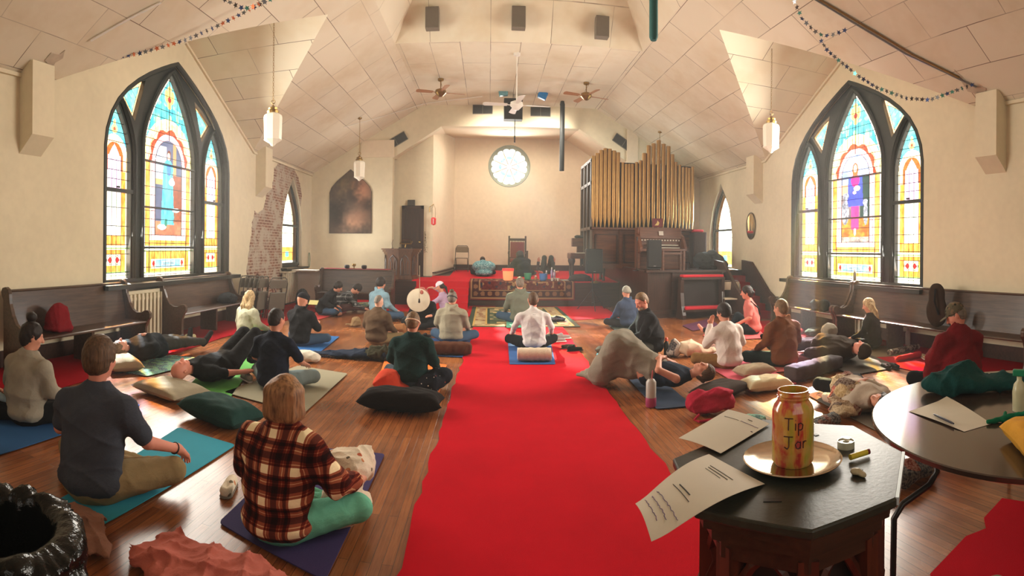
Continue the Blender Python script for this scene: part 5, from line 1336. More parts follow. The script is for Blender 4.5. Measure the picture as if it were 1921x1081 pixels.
# ---- people on the stage
def on_stage(px, y, label, **kw):
    q = P(px, 500, y=y); return persona('person', (q.x, q.y, SH(y)), kw.pop('yaw', 0), label, **kw)
on_stage(983, 16.0, 'person in black folded forward on the stage in front of the red throne chair', yaw=.25, lean=.7, s=1.0, step=.015, top=dict(mat=cloth('black_hoodie', (22, 22, 26)), loose=.06), bottom=dict(mat=T_black), hair=dict(kind='bob', mat=H_dark), head=(0, .8, 0),
         arms=dict(elr=(.26, .30, .18), wrr=(.25, .5, .10), ell=(-.36, .12, .28), wrl=(-.55, .05, .22), hdl=(-1, 0, 0)))
q = P(1032, 500, y=16.0)
persona('person', (q.x, 16.9, SH(16.9) + .12), 0, 'person lying on the stage with knees up, dark trouser legs towards the room', rot=Matrix(((-1, 0, 0), (0, 0, 1), (0, 1, 0))).to_euler(), s=1.0, step=.015, top=dict(mat=cloth('grey_tee2', (90, 88, 84))), bottom=dict(mat=cloth('dark_leggings', (48, 54, 48))), hair=dict(kind='short', mat=H_brown), lean=0,
        legs=dict(knr=(.11, .42, -.22), knl=(-.11, .42, -.22), anr=(.20, -.04, -.42), anl=(-.20, -.04, -.42), tor=(.30, .0, -.52), tol=(-.30, .0, -.52)), headpos=(0, .03, .8))
on_stage(908, 16.0, 'person curled up under a teal patterned blanket on the stage', yaw=.1, lean=1.2, s=.9, step=.015, top=dict(mat=spotted('teal_print', (96, 140, 146), [(196, 216, 212), (50, 80, 96), (150, 190, 188)], 34, .5), name='blanket', loose=.11), bottom=dict(mat=T_black), hair=dict(kind='short', mat=H_dark), head=(0, 1.2, 0))
# ================================================================ FURNITURE AND FIXTURES
M_brass = plain('aged_brass', (150, 118, 64), rough=.35, metal=.9, var=.15)
M_steel = plain('steel', (150, 150, 150), rough=.3, metal=.9, var=.06)
M_black = plain('black_plastic', (20, 21, 23), rough=.45, var=.2, bump=.05)
M_cream = plain('cream_enamel', (206, 196, 170), rough=.5, var=.08)
M_white = plain('white_paint', (225, 220, 210), rough=.5, var=.05)
M_pew = wood('pew_wood', (46, 31, 23), (84, 60, 44), .32, 'x', coat=.25)
M_redcush = plain('red_cushion', (190, 24, 44), rough=.9, var=.12, bump=.3, bscale=120)

def pew(loc, rz, L, label, group='church pews'):
    r = empty('pew', loc, rz, label, 'pew', group)
    prof = [(-.02, 0), (.46, 0), (.50, .04), (.47, .12), (.47, .36), (.50, .44), (.545, .50), (.545, .57), (.50, .61), (.44, .60), (.38, .565), (.30, .56), (.22, .60), (.155, .70), (.10, .84), (.085, .96), (.06, 1.02), (.01, 1.045), (-.05, 1.03), (-.075, .98), (-.06, .93), (-.03, .88), (-.02, .5)]
    for s in (-1, 1):
        mb = MB(); mb.prism(prof, s * L / 2 - .03, s * L / 2 + .03, 'x'); mb.build('end_panel', M_pew, r, bevel=.008)
    mb = MB(); mb.prism([(.07, .42), (.10, .43), (-.005, .985), (-.03, .98)], -L / 2 + .03, L / 2 - .03, 'x'); mb.tube([(-L / 2 + .03, -.02, .985), (L / 2 - .03, -.02, .985)], .022, 8); mb.build('backrest', M_pew, r)
    mb = MB(); mb.box((0, .27, .435), (L - .06, .42, .03)); mb.tube([(-L / 2 + .03, .475, .435), (L / 2 - .03, .475, .435)], .018, 8); mb.build('seat', M_pew, r)
    for x in ([0] if L < 3 else [-L / 6, L / 6]): MB().box((x, .26, .21), (.05, .34, .42)).build('support', M_pew, r)
    return r
pew((-5.24, 5.26, 0), -PI / 2, 2.28, 'dark wooden pew against the left wall nearest the camera, red bag on it')
pew((-5.24, 8.62, 0), -PI / 2, 2.45, 'worn wooden pew under the left stained glass window, dark coat on its seat')
pew((6.30, 8.82, 0), PI / 2, 2.2, 'worn wooden pew under the right stained glass window, beside the loft steps')
pew((6.30, 5.66, 0), PI / 2, 3.95, 'long wooden pew against the right wall with a guitar bag on it')
a = P(603, 560, y=13.1); b = P(738, 560, y=13.1)
pew(((a.x + b.x) / 2, 13.05 + .1, 0), PI, b.x - a.x, 'grey-brown pew facing the room before the cloth-covered table')
# turn so the seat faces the camera
# communion table with cups
a = P(607, 505, y=13.9); b = P(735, 505, y=13.9)
r = empty('communion_table', ((a.x + b.x) / 2, 13.85, 0), 0, 'long dark table behind the end pew with a red runner', 'table'); L = b.x - a.x
mb = MB(); mb.box((0, 0, .96), (L, .62, .05)); mb.build('tabletop', M_dark_wood, r, bevel=.006)
for x in (-1, 1):
    for y in (-1, 1): MB().box((x * (L / 2 - .08), y * .24, .467), (.07, .07, .934)).build('leg', M_dark_wood, r)
mb = MB(); mb.box((0, 0, .992), (L - .1, .5, .012)); mb.box((0, -.258, .95), (L - .1, .01, .09)); o = mb.build('table_runner', plain('wine_cloth', (132, 24, 40), .9, var=.3, nscale=26, bump=.4), loc=r.location); tag(o, 'wine red runner laid along the table behind the end pew', 'runner')
for i, (px, c) in enumerate(((652, (40, 50, 60)), (665, (150, 120, 60)), (684, (30, 34, 38)))):
    q = P(px, 500, y=13.85)
    o = MB().lathe([(.02, 0), (.035, .01), (.012, .03), (.012, .05), (.045, .07), (.055, .11), (.05, .13)] if i == 1 else [(.05, 0), (.07, .03), (.07, .08), (.05, .10)], 14).build('goblet' if i == 1 else 'jar', plain('cup%d' % i, c, .4, metal=.6 if i == 1 else 0), loc=(q.x, 13.8, .999), smooth=40)
    tag(o, ('small dark jar at the left', 'small brass goblet in the middle', 'small black jar at the right')[i] + ' of the red table runner', 'goblet' if i == 1 else 'jar')
# radiators
def radiator(loc, rz, L, h, n, label, cover=False):
    r = empty('radiator', loc, rz, label, 'radiator', 'radiators')
    mb = MB()
    for i in range(n):
        x = -L / 2 + L * (i + .5) / n; mb.box((x, .07, h / 2 + .04), (L / n * .55, .12, h - .08)); 
    mb.box((0, .07, .12), (L, .06, .05)); mb.box((0, .07, h - .08), (L, .06, .05)); mb.build('fins', M_cream, r, bevel=.006)
    if cover:
        mb = MB(); mb.box((0, .09, h + .02), (L + .1, .26, .03)); mb.build('shelf', M_cream, r)
    else:
        mb = MB(); mb.box((0, .01, h + .0), (L + .04, .14, .10)); mb.build('cover', M_cream, r)
    return r
radiator((-5.30, 6.95, 0), -PI / 2, .95, .80, 9, 'cream ribbed radiator between the two left pews')
radiator((-5.30, 13.45, 0), -PI / 2, 1.0, .88, 8, 'white ribbed radiator below the small left window', True)
radiator((6.38, 7.55, 0), PI / 2, .9, .55, 8, 'low cream radiator behind the long right pew')
mb = MB(); mb.box((-4.83, 12.9 + .93, .46), (.66, .04, .92)); mb.box((-4.84, 13.62, .935), (.68, .5, .03)); o = mb.build('radiator_cover', M_white); tag(o, 'plain white panel cover standing at the corner radiator', 'radiator cover')
# chairs
def folding_chair(loc, rz, label, folded=False, cm=None, sm=None, rot=None, group=None):
    r = empty('folding_chair', loc, rz, label, 'chair', group, rot=rot); cm = cm or M_steel; sm = sm or M_cream
    lean = .18
    if folded: 
        mb = MB()
        for s in (-1, 1): mb.tube([(s * .22, .0, 0), (s * .22, .02, .80), (s * .19, .02, .90), (s * .15, .02, .94)], .012, 8); mb.tube([(s * .19, .04, .02), (s * .19, .05, .52)], .011, 8)
        mb.tube([(-.15, .02, .94), (.15, .02, .94)], .012, 8); mb.tube([(-.19, .04, .12), (.19, .04, .12)], .010, 8); mb.build('frame', cm, r, smooth=60)
        MB().box((0, .03, .80), (.40, .022, .20)).build('backrest', sm, r, bevel=.01); MB().box((0, .055, .42), (.37, .03, .40)).build('seat', sm, r, bevel=.012)
    else:
        mb = MB()
        for s in (-1, 1):
            mb.tube([(s * .22, .26, 0), (s * .22, -.02, .50), (s * .21, -.13, .78), (s * .16, -.15, .86)], .012, 8)
            mb.tube([(s * .19, -.26, 0), (s * .19, .18, .44)], .011, 8)
        mb.tube([(-.16, -.15, .86), (.16, -.15, .86)], .012, 8); mb.tube([(-.22, .2, .10), (.22, .2, .10)], .009, 8); mb.tube([(-.19, -.2, .09), (.19, -.2, .09)], .009, 8); mb.build('frame', cm, r, smooth=60)
        MB().box((0, -.12, .74), (.40, .02, .20), rot=Matrix.Rotation(-.2, 3, 'X')).build('backrest', sm, r, bevel=.01); MB().box((0, .03, .455), (.39, .38, .03)).build('seat', sm, r, bevel=.01)
    return r
M_chairg = plain('grey_brown_metal', (72, 68, 60), rough=.4, metal=.5, var=.1)
M_vinyl = plain('grey_vinyl', (98, 94, 82), rough=.45, var=.1)
q = P(448, 560, x=-5.0)
nm = ['folding chair in the left stack, flat against the wall', 'second folding chair out from the wall in the left stack', 'middle folding chair of the left stack', 'fourth folding chair out in the left stack', 'outermost folding chair of the left stack with grey vinyl seat']
fc = folding_chair((-5.20, 10.35, 0), -PI / 2, nm[0], True, M_chairg, M_vinyl, group='folding chairs stacked against the left wall')
fc.rotation_euler = (-.10, 0, -PI / 2)
for i in range(1, 5):
    c = copy_tree(fc); c.location = (-5.20 + .085 * i, 10.35 + .03 * i, 0); c['label'] = nm[i]; c.rotation_euler = (-.10 - .02 * i, 0, -PI / 2 - .03 * i)
c = copy_tree(fc); c['label'] = 'folded metal chair leaning apart from the stack, next to the wooden chair'; c.location = (-4.60, 10.80, 0); c.rotation_euler = (-.28, 0, -PI / 2 - .75)
# bentwood armchair
def wooden_chair(loc, rz, label):
    r = empty('wooden_chair', loc, rz, label, 'chair'); m = wood('cherry_wood', (66, 26, 16), (110, 46, 28), .28, 'z', coat=.3)
    MB().lathe([(.23, .42), (.245, .435), (.24, .455), (.0, .46)], 24).build('seat', m, r, smooth=40)
    for x, y in ((-.17, .17), (.17, .17), (-.16, -.17), (.16, -.17)):
        MB().tube([(x, y, .43), (x * 1.15, y * 1.15, .22), (x * 1.2, y * 1.25, 0)], [.02, .022, .014], 8).build('leg', m, r, smooth=60)
    pts = [(-.22, .18, .44), (-.27, .12, .62), (-.26, -.08, .70), (-.2, -.2, .86), (-.08, -.25, .94), (.08, -.25, .94), (.2, -.2, .86), (.26, -.08, .70), (.27, .12, .62), (.22, .18, .44)]
    mb = MB(); mb.tube(pts, .016, 8); 
    mb.tube([(-.12, -.17, .44), (-.09, -.24, .92)], .012, 6); mb.tube([(.12, -.17, .44), (.09, -.24, .92)], .012, 6); mb.tube([(0, -.19, .44), (0, -.25, .93)], .03, 6)
    mb.build('backrest', m, r, smooth=60)
    mb = MB(); mb.tube([(.2 * math.cos(a), .2 * math.sin(a), .2) for a in np.linspace(0, 2 * PI, 17)[:-1]], .009, 6, closed=True); mb.build('stretcher', m, r)
    return r
q = G(510, 592); wooden_chair((q.x - .1, q.y, 0), -1.0, 'round-seated bentwood armchair of reddish wood in front of the exposed brick')
# throne chair on the stage
def throne():
    q = P(971, 500, y=17.2); z = SH(17.2); r = empty('throne_chair', (q.x, 17.25, z), PI, 'tall carved chair with dark red upholstery on the stage below the round window', 'chair')
    m = M_dark_wood_z; red = plain('oxblood_velvet', (110, 20, 24), .8, var=.2, nscale=20, bump=.2)
    for x, y, h in ((-.27, -.25, 1.16), (.27, -.25, 1.16), (-.29, .25, .68), (.29, .25, .68)):
        mb = MB(); mb.box((x, y, h / 2), (.055, .055, h)); mb.lathe([(.02, h), (.034, h + .02), (.03, h + .05), (.0, h + .065)], 10, (x, y, 0)); mb.build('post', m, r)
    mb = MB(); mb.box((0, -.25, 1.10), (.5, .05, .08)); 
    for i in range(9): mb.lathe([(.008, 1.02), (.014, 1.04), (.008, 1.06)], 6, (-.2 + .05 * i, -.25, 0))
    mb.build('crest_rail', m, r); MB().box((0, -.25, .50), (.5, .04, .05)).build('lower_rail', m, r)
    MB().box((0, -.24, .76), (.46, .05, .52)).build('backrest', red, r, bevel=.015); MB().box((0, .02, .42), (.54, .52, .12)).build('seat', red, r, bevel=.03)
    for s in (-1, 1): MB().box((s * .29, 0, .66), (.06, .52, .045)).build('armrest', m, r, bevel=.01); MB().box((s * .29, 0, .30), (.03, .48, .30)).build('side_panel', m, r)
throne()
q = P(866, 505, y=17.5); fcb = folding_chair((q.x, 17.6, SH(17.6)), PI, 'brown folding chair on the stage left of the throne chair', cm=M_chairg, sm=plain('tan_metal', (130, 116, 92), .5), group=None)
o = MB().lathe([(.13, 0), (.16, .06), (.12, .17), (.03, .2)], 12).build('cushion', plain('dark_bag', (30, 30, 28), .9, bump=.4), loc=(q.x + .42, 17.6, SH(17.6)), smooth=60); tag(o, 'low black bag beside the folding chair on the stage', 'bag')

# ---- brick patch where the plaster has come away
def brick_patch():
    raw = [(215, 860), (212, 700), (225, 570), (240, 470), (247, 400), (262, 325), (285, 342), (318, 312), (324, 280), (340, 205), (352, 150), (372, 148), (384, 110), (384, 60), (405, 25), (435, 10), (480, 14), (505, 28), (520, 80), (538, 112), (552, 170), (560, 230)]
    pts = [P(400 + x / 3.377, 300 + y / 3.377, x=XL) for x, y in raw]
    out = []
    rnd = random.Random(4)
    for a, b in zip(pts, pts[1:]):
        for k in range(6): p = a.lerp(b, k / 6); out.append((p.y + rnd.uniform(-.03, .03), p.z + rnd.uniform(-.025, .025)))
    out[0] = (pts[0].y, .23)
    for k in range(1, 7): out[k] = (out[k][0], max(.23, out[k][1]))
    sm = SMALL[2:]   # from right springing over the apex to the left springing
    right = [(y + .02, h + .02) for y, h in SMALL[2:6]]  # near the far side
    arch = [(y, h + .01) for y, h in SMALL[3:]]
    path = out + [(pts[-1].y, pts[-1].z)]
    # follow the opening: far shoulder -> apex -> near side -> sill -> far below -> floor
    top_far = [(SY + a, h + .02) for a, h in _hs[::-1] if h > pts[-1].z - .0][::1]
    near = [(SY - a, h) for a, h in _hs[1:]]
    path = path + [ST(*q) for q in [(SY + a + .02, h + .02) for a, h in _hs[::-1] if 2.4 < h < 3.1] + [(SY, 3.24)] + [(a - .02, h + .02) for a, h in near] + [(SY - .69, .88), (SY + .74, .88)]] + [(ST(SY + .74, 0)[0], .23)]
    t = NT('exposed_brick'); tc = t.n('TexCoord'); sp = t.n('SeparateXYZ'); t.l(tc.outputs['Object'], sp.inputs[0]); cb = t.n('CombineXYZ'); t.l(sp.outputs['Y'], cb.inputs[0]); t.l(sp.outputs['Z'], cb.inputs[1])
    br = t.n('TexBrick'); br.inputs['Scale'].default_value = 1; br.inputs['Brick Width'].default_value = .21; br.inputs['Row Height'].default_value = .07; br.inputs['Mortar Size'].default_value = .008
    br.inputs['Color1'].default_value = lin((142, 98, 76)); br.inputs['Color2'].default_value = lin((116, 76, 60)); br.inputs['Mortar'].default_value = lin((196, 178, 156)); t.l(cb.outputs[0], br.inputs['Vector'])
    n = t.noise(tc.outputs['Object'], 3.0, 6, .7); m = t.ramp(n, [(.45, (0, 0, 0)), (.56, (255, 255, 255))])
    t.color(t.mix(m, br.outputs['Color'], (178, 164, 146))); t.set(Roughness=.9); t.bump(t.math('ADD', t.math('MULTIPLY', br.outputs['Fac'], -.8), n), .5, .01)
    mb = MB(); sheet(mb, [path], lambda u, v, w: (XL + .001 + w, u, v), .006); o = mb.build('wall_left_brick', t.m); o['kind'] = 'structure'
brick_patch()

# ---- painting on the end wall
def painting():
    a = P(618, 438, y=Y1); b = P(697, 438, y=Y1); top = P(657, 318, y=Y1).z; sh = P(618, 362, y=Y1).z; x0, x1, z0 = a.x, b.x, a.z; cx = (x0 + x1) / 2
    poly = [(x0, z0), (x1, z0), (x1, sh), (x1 - .06, sh + .16), (x1 - .22, sh + .34), (cx, top), (x0 + .22, sh + .34), (x0 + .06, sh + .16), (x0, sh)]
    mb = MB(); sheet(mb, [poly], lambda u, v, w: (u, Y1 - .03 + w, v), .028)
    root = mb.build('painting', M_dark_wood); tag(root, 'tall brown painting with a pointed top on the end wall', 'painting')
    def inside(U, V):
        H = np.interp(np.abs(U - cx), [0, (x1 - x0) / 2 - .22, (x1 - x0) / 2 - .06, (x1 - x0) / 2], [top, sh + .34, sh + .16, sh]); return V < H - .015
    def colour(U, V):
        n = vnoise(U * 2.2, V * 2.2, 71) * .45 + vnoise(U * 6, V * 6, 72) * .3 + vnoise(U * 15, V * 15, 73) * .25
        v = (V - z0) / (top - z0); u = (U - x0) / (x1 - x0); G2 = lambda cx_, cy_, a, b: np.exp(-(((u + (n - .5) * .25 - cx_) / a) ** 2 + ((v + (n - .5) * .2 - cy_) / b) ** 2))[..., None]
        C = np.array((82, 66, 54.)) + (n[..., None] - .45) * np.array((90, 74, 60.))
        C += G2(.80, .66, .22, .25) * np.array((74, 40, 26.)) + G2(.36, .80, .16, .16) * np.array((26, 24, 10.)) + G2(.62, .22, .32, .16) * np.array((66, 44, 32.))
        C *= 1 - .42 * G2(.55, .60, .13, .15) - .45 * G2(.88, .42, .14, .09) - .45 * G2(.16, .26, .16, .16) - .3 * G2(.12, .92, .3, .2)
        C += G2(.52, .74, .05, .045) * np.array((50, 30, 18.)) + G2(.50, .68, .13, .03) * np.array((34, 24, 14.))
        return np.clip(C, 10, 235)
    p, q, cl = glass_grid(x0 + .015, x1 - .015, z0 + .015, top, inside, colour, .014)
    obj('canvas', glass_mesh('canvas', p, q, cl, lambda P_: np.stack([P_[:, 0], np.full(len(P_), Y1 - .034), P_[:, 1]], 1)), colour_attr_mat('oil_paint', .6), root)
painting()

# ---- door in the chancel panel
def door():
    y = SLANT - .01; a = P(753, 520, y=y); b = P(794, 520, y=y); z1 = P(770, 386, y=y).z; z0 = SH(y); cx = (a.x + b.x) / 2; w = b.x - a.x; h = z1 - z0
    r = MB().box((cx, y + .0, z0 + h / 2), (w * .80, .03, h * .97)).build('door_1', M_dark_wood_z); r['kind'] = 'structure'
    mb = MB(); mb.box((a.x + .045, y - .01, z0 + h / 2), (.09, .06, h)); mb.box((b.x - .045, y - .01, z0 + h / 2), (.09, .06, h)); mb.box((cx, y - .01, z1 - .05), (w, .06, .1)); mb.build('door_frame', M_dark_wood_z, r)
    mb = MB()
    for zc, hh_ in ((.70, .44), (.26, .34)): 
        c = z0 + h * zc; H_ = h * hh_
        for s in (-1, 1): mb.box((cx + s * w * .27, y - .02, c), (.02, .015, H_)); mb.box((cx, y - .02, c + s * H_ / 2), (w * .56, .015, .02))
    mb.build('door_panel', M_dark_wood_z, r)
    MB().lathe([(.0, 0), (.03, .01), (.03, .04), (0, .05)], 12).build('door_handle', M_brass, r, loc=(cx + w * .33, y - .07, z0 + 1.0))
    q = P(772, 380, y=y); o = MB().box((0, 0, 0), (.22, .08, .17)).build('wall_box', plain('dark_sign', (62, 58, 50), .5), loc=(q.x, y - .03, z1 + .085), bevel=.006); tag(o, 'small dark box mounted above the chancel door', 'box')
    mb = MB(); rnd = random.Random(2)
    for i in range(26):
        t = i / 26; x = b.x + .05 + rnd.uniform(-.03, .03); z = z0 + .75 + t * .55; mb.tube([(x, y - .04, z), (x + rnd.uniform(-.06, .06), y - .08, z + rnd.uniform(-.05, .05))], [.008, .002], 5)
    mb.tube([(b.x + .05, y - .03, z0 + .7), (b.x + .04, y - .04, z0 + 1.35)], .007, 5)
    o = mb.build('dried_garland', plain('dry_stems', (96, 74, 44), .9)); tag(o, 'dried twig garland hanging down the right side of the door', 'garland')
door()
# hanging red lantern on a bracket
q = P(806, 392, y=SLANT - .02)
r = empty('hanging_lantern', (q.x, q.y, q.z), 0, 'small red lantern hanging from a brass wall bracket', 'lantern')
mb = MB(); mb.tube([(0, 0, -.10), (0, -.02, .06), (.06, -.10, .08), (.14, -.16, .13)], .012, 6); mb.build('bracket', M_brass, r)
mb = MB(); 
for s in (-1, 1): mb.tube([(.14, -.16, .12), (.14 + s * .05, -.16, 0), (.14 + s * .05, -.16, -.28)], .005, 5)
mb.build('chain', M_brass, r)
MB().lathe([(.02, -.50), (.07, -.47), (.075, -.30), (.05, -.27)], 16, (.14, -.16, 0)).build('red_glass', emit('red_lantern', (190, 20, 30), .5), r, smooth=40)
MB().box((.14, -.237, -.385), (.02, .006, .16)).build('stripe', M_white, r)

# ---- pulpit
def pulpit():
    a = P(712, 500, y=14.7); b = P(785, 500, y=14.7); cx = (a.x + b.x) / 2; z = SH(14.9); m1 = wood('pulpit_wood', (70, 42, 24), (112, 72, 44), .35, 'z', coat=.2); R = (b.x - a.x) / 2
    r = empty('pulpit', (cx, 15.02, z), 0, 'carved eight-sided wooden pulpit left of the stage steps', 'pulpit')
    ang = [PI + PI * k / 4 for k in range(5)]
    def ring(rr): return [(rr * math.cos(t), rr * .8 * math.sin(t)) for t in ang] + [(rr, .22), (-rr, .22)]
    mb = MB(); mb.prism(ring(R * .86), .0, .74, 'z'); mb.build('body', m1, r)
    MB().prism(ring(R * .90), .0, .09, 'z').build('plinth', m1, r); mb = MB(); mb.prism(ring(R * .90), .72, .77, 'z'); mb.prism(ring(R * .97), .77, .83, 'z'); mb.prism(ring(R * 1.04), .83, .87, 'z'); mb.build('cornice', m1, r)
    for k in range(4):
        t = (ang[k] + ang[k + 1]) / 2; w = R * .86 * .62; cx_, cy_ = R * .80 * math.cos(t), R * .80 * .8 * math.sin(t); n = Vector((math.cos(t), .8 * math.sin(t), 0)).normalized(); u = Vector((-n.y, n.x, 0))
        mb = MB(); c0 = Vector((cx_, cy_, 0)) + n * .01
        for s in (-1, 1):
            mb.tube([c0 + u * s * w * .42 + Vector((0, 0, .14)), c0 + u * s * w * .42 + Vector((0, 0, .5)), c0 + u * s * w * .30 + Vector((0, 0, .60)), c0 + Vector((0, 0, .68))], .014, 6)
            mb.tube([c0 + u * s * w * .12 + Vector((0, 0, .14)), c0 + u * s * w * .12 + Vector((0, 0, .45)), c0 + u * s * w * .25 + Vector((0, 0, .58))], .009, 6)
        mb.tube([c0 + u * -w * .42 + Vector((0, 0, .14)), c0 + u * w * .42 + Vector((0, 0, .14))], .012, 6); mb.build('tracery_panel', M_dark_wood_z, r)
    s = empty('book_stand', (cx + .12, 15.05, z + .87), 0, 'small brass-edged reading stand on top of the pulpit', 'stand')
    MB().box((0, 0, .015), (.34, .26, .03)).build('base', M_black, s); MB().tube([(.0, 0, .03), (.03, 0, .16)], .02, 8).build('stem', M_brass, s)
    MB().box((.03, 0, .17), (.34, .28, .03), rot=Matrix.Rotation(.25, 3, 'X')).build('ledge', M_brass, s); MB().box((.03, .0, .215), (.26, .2, .05), rot=Matrix.Rotation(.25, 3, 'X')).build('book', M_dark_wood, s)
    mb = MB(); mb.tube([(cx - .22, 14.9, z + .87), (cx - .24, 14.88, z + 1.02), (cx - .20, 14.86, z + 1.10), (cx - .20, 14.85, z + 1.12)], .005, 6); mb.lathe([(.03, 0), (.03, .015), (0, .016)], 12, (cx - .22, 14.9, z + .87)); o = mb.build('microphone', M_black); tag(o, 'thin gooseneck microphone on the left of the pulpit top', 'microphone')
pulpit()
# walking stick / beater stand leaning near the pulpit
q = P(787, 520, y=14.1)
o = MB().tube([(q.x, 14.2, .0), (q.x - .02, 14.25, 1.1)], .01, 6).build('wooden_pole', plain('pale_stick', (170, 150, 120), .6)); tag(o, 'thin pale pole standing beside the pulpit', 'pole')

# ---- vents, speakers, fans, lamps
def on_end(px, py): return P(px, py, y=Y1)
for (x0, y0, x1, y1, rr, lb) in ((887, 197, 924, 214, 0, 'grey louvred vent left of the hanging black box'), (995, 202, 1033, 218, 0, 'grey louvred vent right of the hanging black box'), (722, 258, 764, 272, -.52, 'slanted grey vent on the left side of the chancel arch'), (1149, 262, 1191, 276, .56, 'slanted grey vent on the right side of the chancel arch')):
    a = on_end(x0, y0); b = on_end(x1, y1); c = (a + b) / 2; w = (b - a).length * (.95 if rr else .9); h = .26
    r = empty('air_vent', (c.x, Y1 - .012, c.z), 0, lb, 'vent', 'vents high on the end wall', rot=(0, rr, 0))
    mb = MB(); 
    for s in (-1, 0, 1): mb.box((s * w / 2, 0, 0), (.015, .022, h))
    for s in (-1, 1): mb.box((0, 0, s * h / 2), (w, .022, .015))
    mb.build('frame', plain('vent_grey', (126, 122, 108), .5), r)
    mb = MB(); mb.box((0, .006, 0), (w, .008, h)); 
    for i in range(9): mb.box((0, -.004, -h / 2 + h * (i + .5) / 9), (w, .012, .007), rot=Matrix.Rotation(.5, 3, 'X'))
    mb.build('louvre', plain('vent_dark', (62, 62, 58), .6), r)
def hip_hit(px, py):
    d = ray(px, py); n = Vector((0, (HT - FLAT), HI)); o = Vector((0, 0, EYE)); t = n.dot(Vector((0, HB, FLAT)) - o) / n.dot(d); return o + d * t
for px, py, hh_, lb in ((813, 42, 38, 'left'), (972, 41, 38, 'middle'), (1126, 58, 38, 'right')):
    c = hip_hit(px, py); w = .27; h = .42
    r = empty('wall_speaker', (c.x, c.y - .16, c.z), 0, '%s of the three grey boxed speakers high on the ceiling slope' % lb, 'speaker', 'ceiling speakers')
    MB().box((0, 0, 0), (w, .18, h)).build('cabinet', plain('speaker_grey', (122, 112, 98), .7, bump=.2, bscale=200), r, bevel=.01); MB().box((0, -.094, 0), (w * .9, .012, h * .92)).build('grille', plain('speaker_grille', (112, 102, 88), .8, bump=.5, bscale=300), r)
    mb = MB(); mb.bar((0, .06, h * .3), (0, .16, h * .5), .05, .02); mb.build('bracket', M_black, r)
def ceil_fan(px, py, label, col, metal, span=.62, drop=.28, yaw=.4, n=4, z=FLAT):
    q = P(px, py, z=z); r = empty('ceiling_fan', (q.x, q.y, z), yaw, label, 'ceiling fan')
    MB().lathe([(.075, 0), (.07, -.05), (.02, -.07), (.015, -.08)], 16).build('canopy', metal, r, smooth=40)
    MB().tube([(0, 0, -.05), (0, 0, -drop)], .013, 8).build('downrod', metal, r)
    MB().lathe([(.04, -drop + .04), (.13, -drop), (.14, -drop - .07), (.09, -drop - .12), (.05, -drop - .16), (.0, -drop - .17)], 20).build('motor', metal, r, smooth=40)
    for k in range(n):
        a = 2 * PI * k / n; mb = MB(); R = Matrix.Rotation(a, 3, 'Z') @ Matrix.Rotation(.2, 3, 'X')
        mb.add([R @ Vector(v) + Vector((0, 0, -drop - .06)) for v in ((.20, -.055, 0), (span - .04, -.075, 0), (span, -.04, 0), (span, .04, 0), (span - .04, .075, 0), (.20, .055, 0), (.20, -.055, .008), (span - .04, -.075, .008), (span, -.04, .008), (span, .04, .008), (span - .04, .075, .008), (.20, .055, .008))],
               [(5, 4, 3, 2, 1, 0), (6, 7, 8, 9, 10, 11)] + [(i, (i + 1) % 6, 6 + (i + 1) % 6, 6 + i) for i in range(6)])
        mb.bar(R @ Vector((.10, 0, 0)) + Vector((0, 0, -drop - .06)), R @ Vector((.24, 0, .005)) + Vector((0, 0, -drop - .06)), .035, .01)
        mb.build('blade', col, r)
    return r
M_blade = wood('fan_blade', (150, 96, 60), (188, 132, 88), .4, 'x')
ceil_fan(827, 148, 'brass ceiling fan with wooden blades, left of the middle', M_blade, M_brass, yaw=.35); ceil_fan(1100, 155, 'brass ceiling fan with wooden blades, right of the middle', M_blade, M_brass, yaw=.30)
ceil_fan(970, 100, 'white ceiling fan on a long rod in the middle of the ceiling', M_white, M_white, span=.72, drop=1.05, yaw=.1)
# hanging black box with rod
q = P(963, 187, y=14.3)
r = empty('hanging_box', (q.x, 14.4, FLAT), 0, 'black square loudspeaker box hanging in front of the chancel arch', 'loudspeaker')
a_ = P(963, 187, y=14.4).z - FLAT; b_ = P(963, 226, y=14.4).z - FLAT; c_ = P(963, 268, y=14.4).z - FLAT
MB().box((0, 0, (a_ + b_) / 2), (.50, .3, a_ - b_)).build('cabinet', plain('charcoal_box', (48, 50, 44), .7, bump=.3, bscale=200), r, bevel=.01); MB().box((0, -.155, (a_ + b_) / 2), (.44, .012, (a_ - b_) * .9)).build('grille', M_black, r)
MB().tube([(.02, 0, 0), (.02, 0, a_)], .012, 8).build('rod', M_steel, r); mb = MB(); mb.tube([(.05, -.02, b_), (.05, -.02, c_ + .1)], .01, 8); mb.tube([(.05, -.02, c_ + .18), (.05, -.02, c_)], .02, 8); mb.build('microphone', M_black, r)
MB().lathe([(.0, 0), (.19, .006), (.2, .012), (.19, .018), (0, .03)], 20, (-.22, -.02, b_ - .32)).build('disc', M_steel, r)
for px, py, c, lb in ((944, 173, (96, 150, 160), 'pale teal'), (1018, 179, (20, 120, 190), 'bright blue')):
    q = P(px, py, y=14.2); r = empty('stage_light', tuple(q), 0, '%s stage light beside the hanging black box' % lb, 'stage light')
    MB().box((0, 0, 0), (.24, .16, .2), rot=Matrix.Rotation(.4 if px > 1000 else -.1, 3, 'Y')).build('housing', plain('light_' + lb.replace(' ', '_'), c, .25, var=.4, nscale=20), r, bevel=.02)
    MB().tube([(-.13, 0, 0), (-.13, 0, .14), (0, 0, .2), (.13, 0, .14), (.13, 0, 0)], .01, 6).tube([(0, 0, .2), (0, 0, FLAT - q.z)], .01, 6).build('bracket', M_black, r)
def slope_z(x): return min(FLAT, EAVE + (x - XL) * (FLAT - EAVE) / (FXL - XL)) if x < CX else min(FLAT, EAVE + (XR - x) * (FLAT - EAVE) / (XR - FXR))
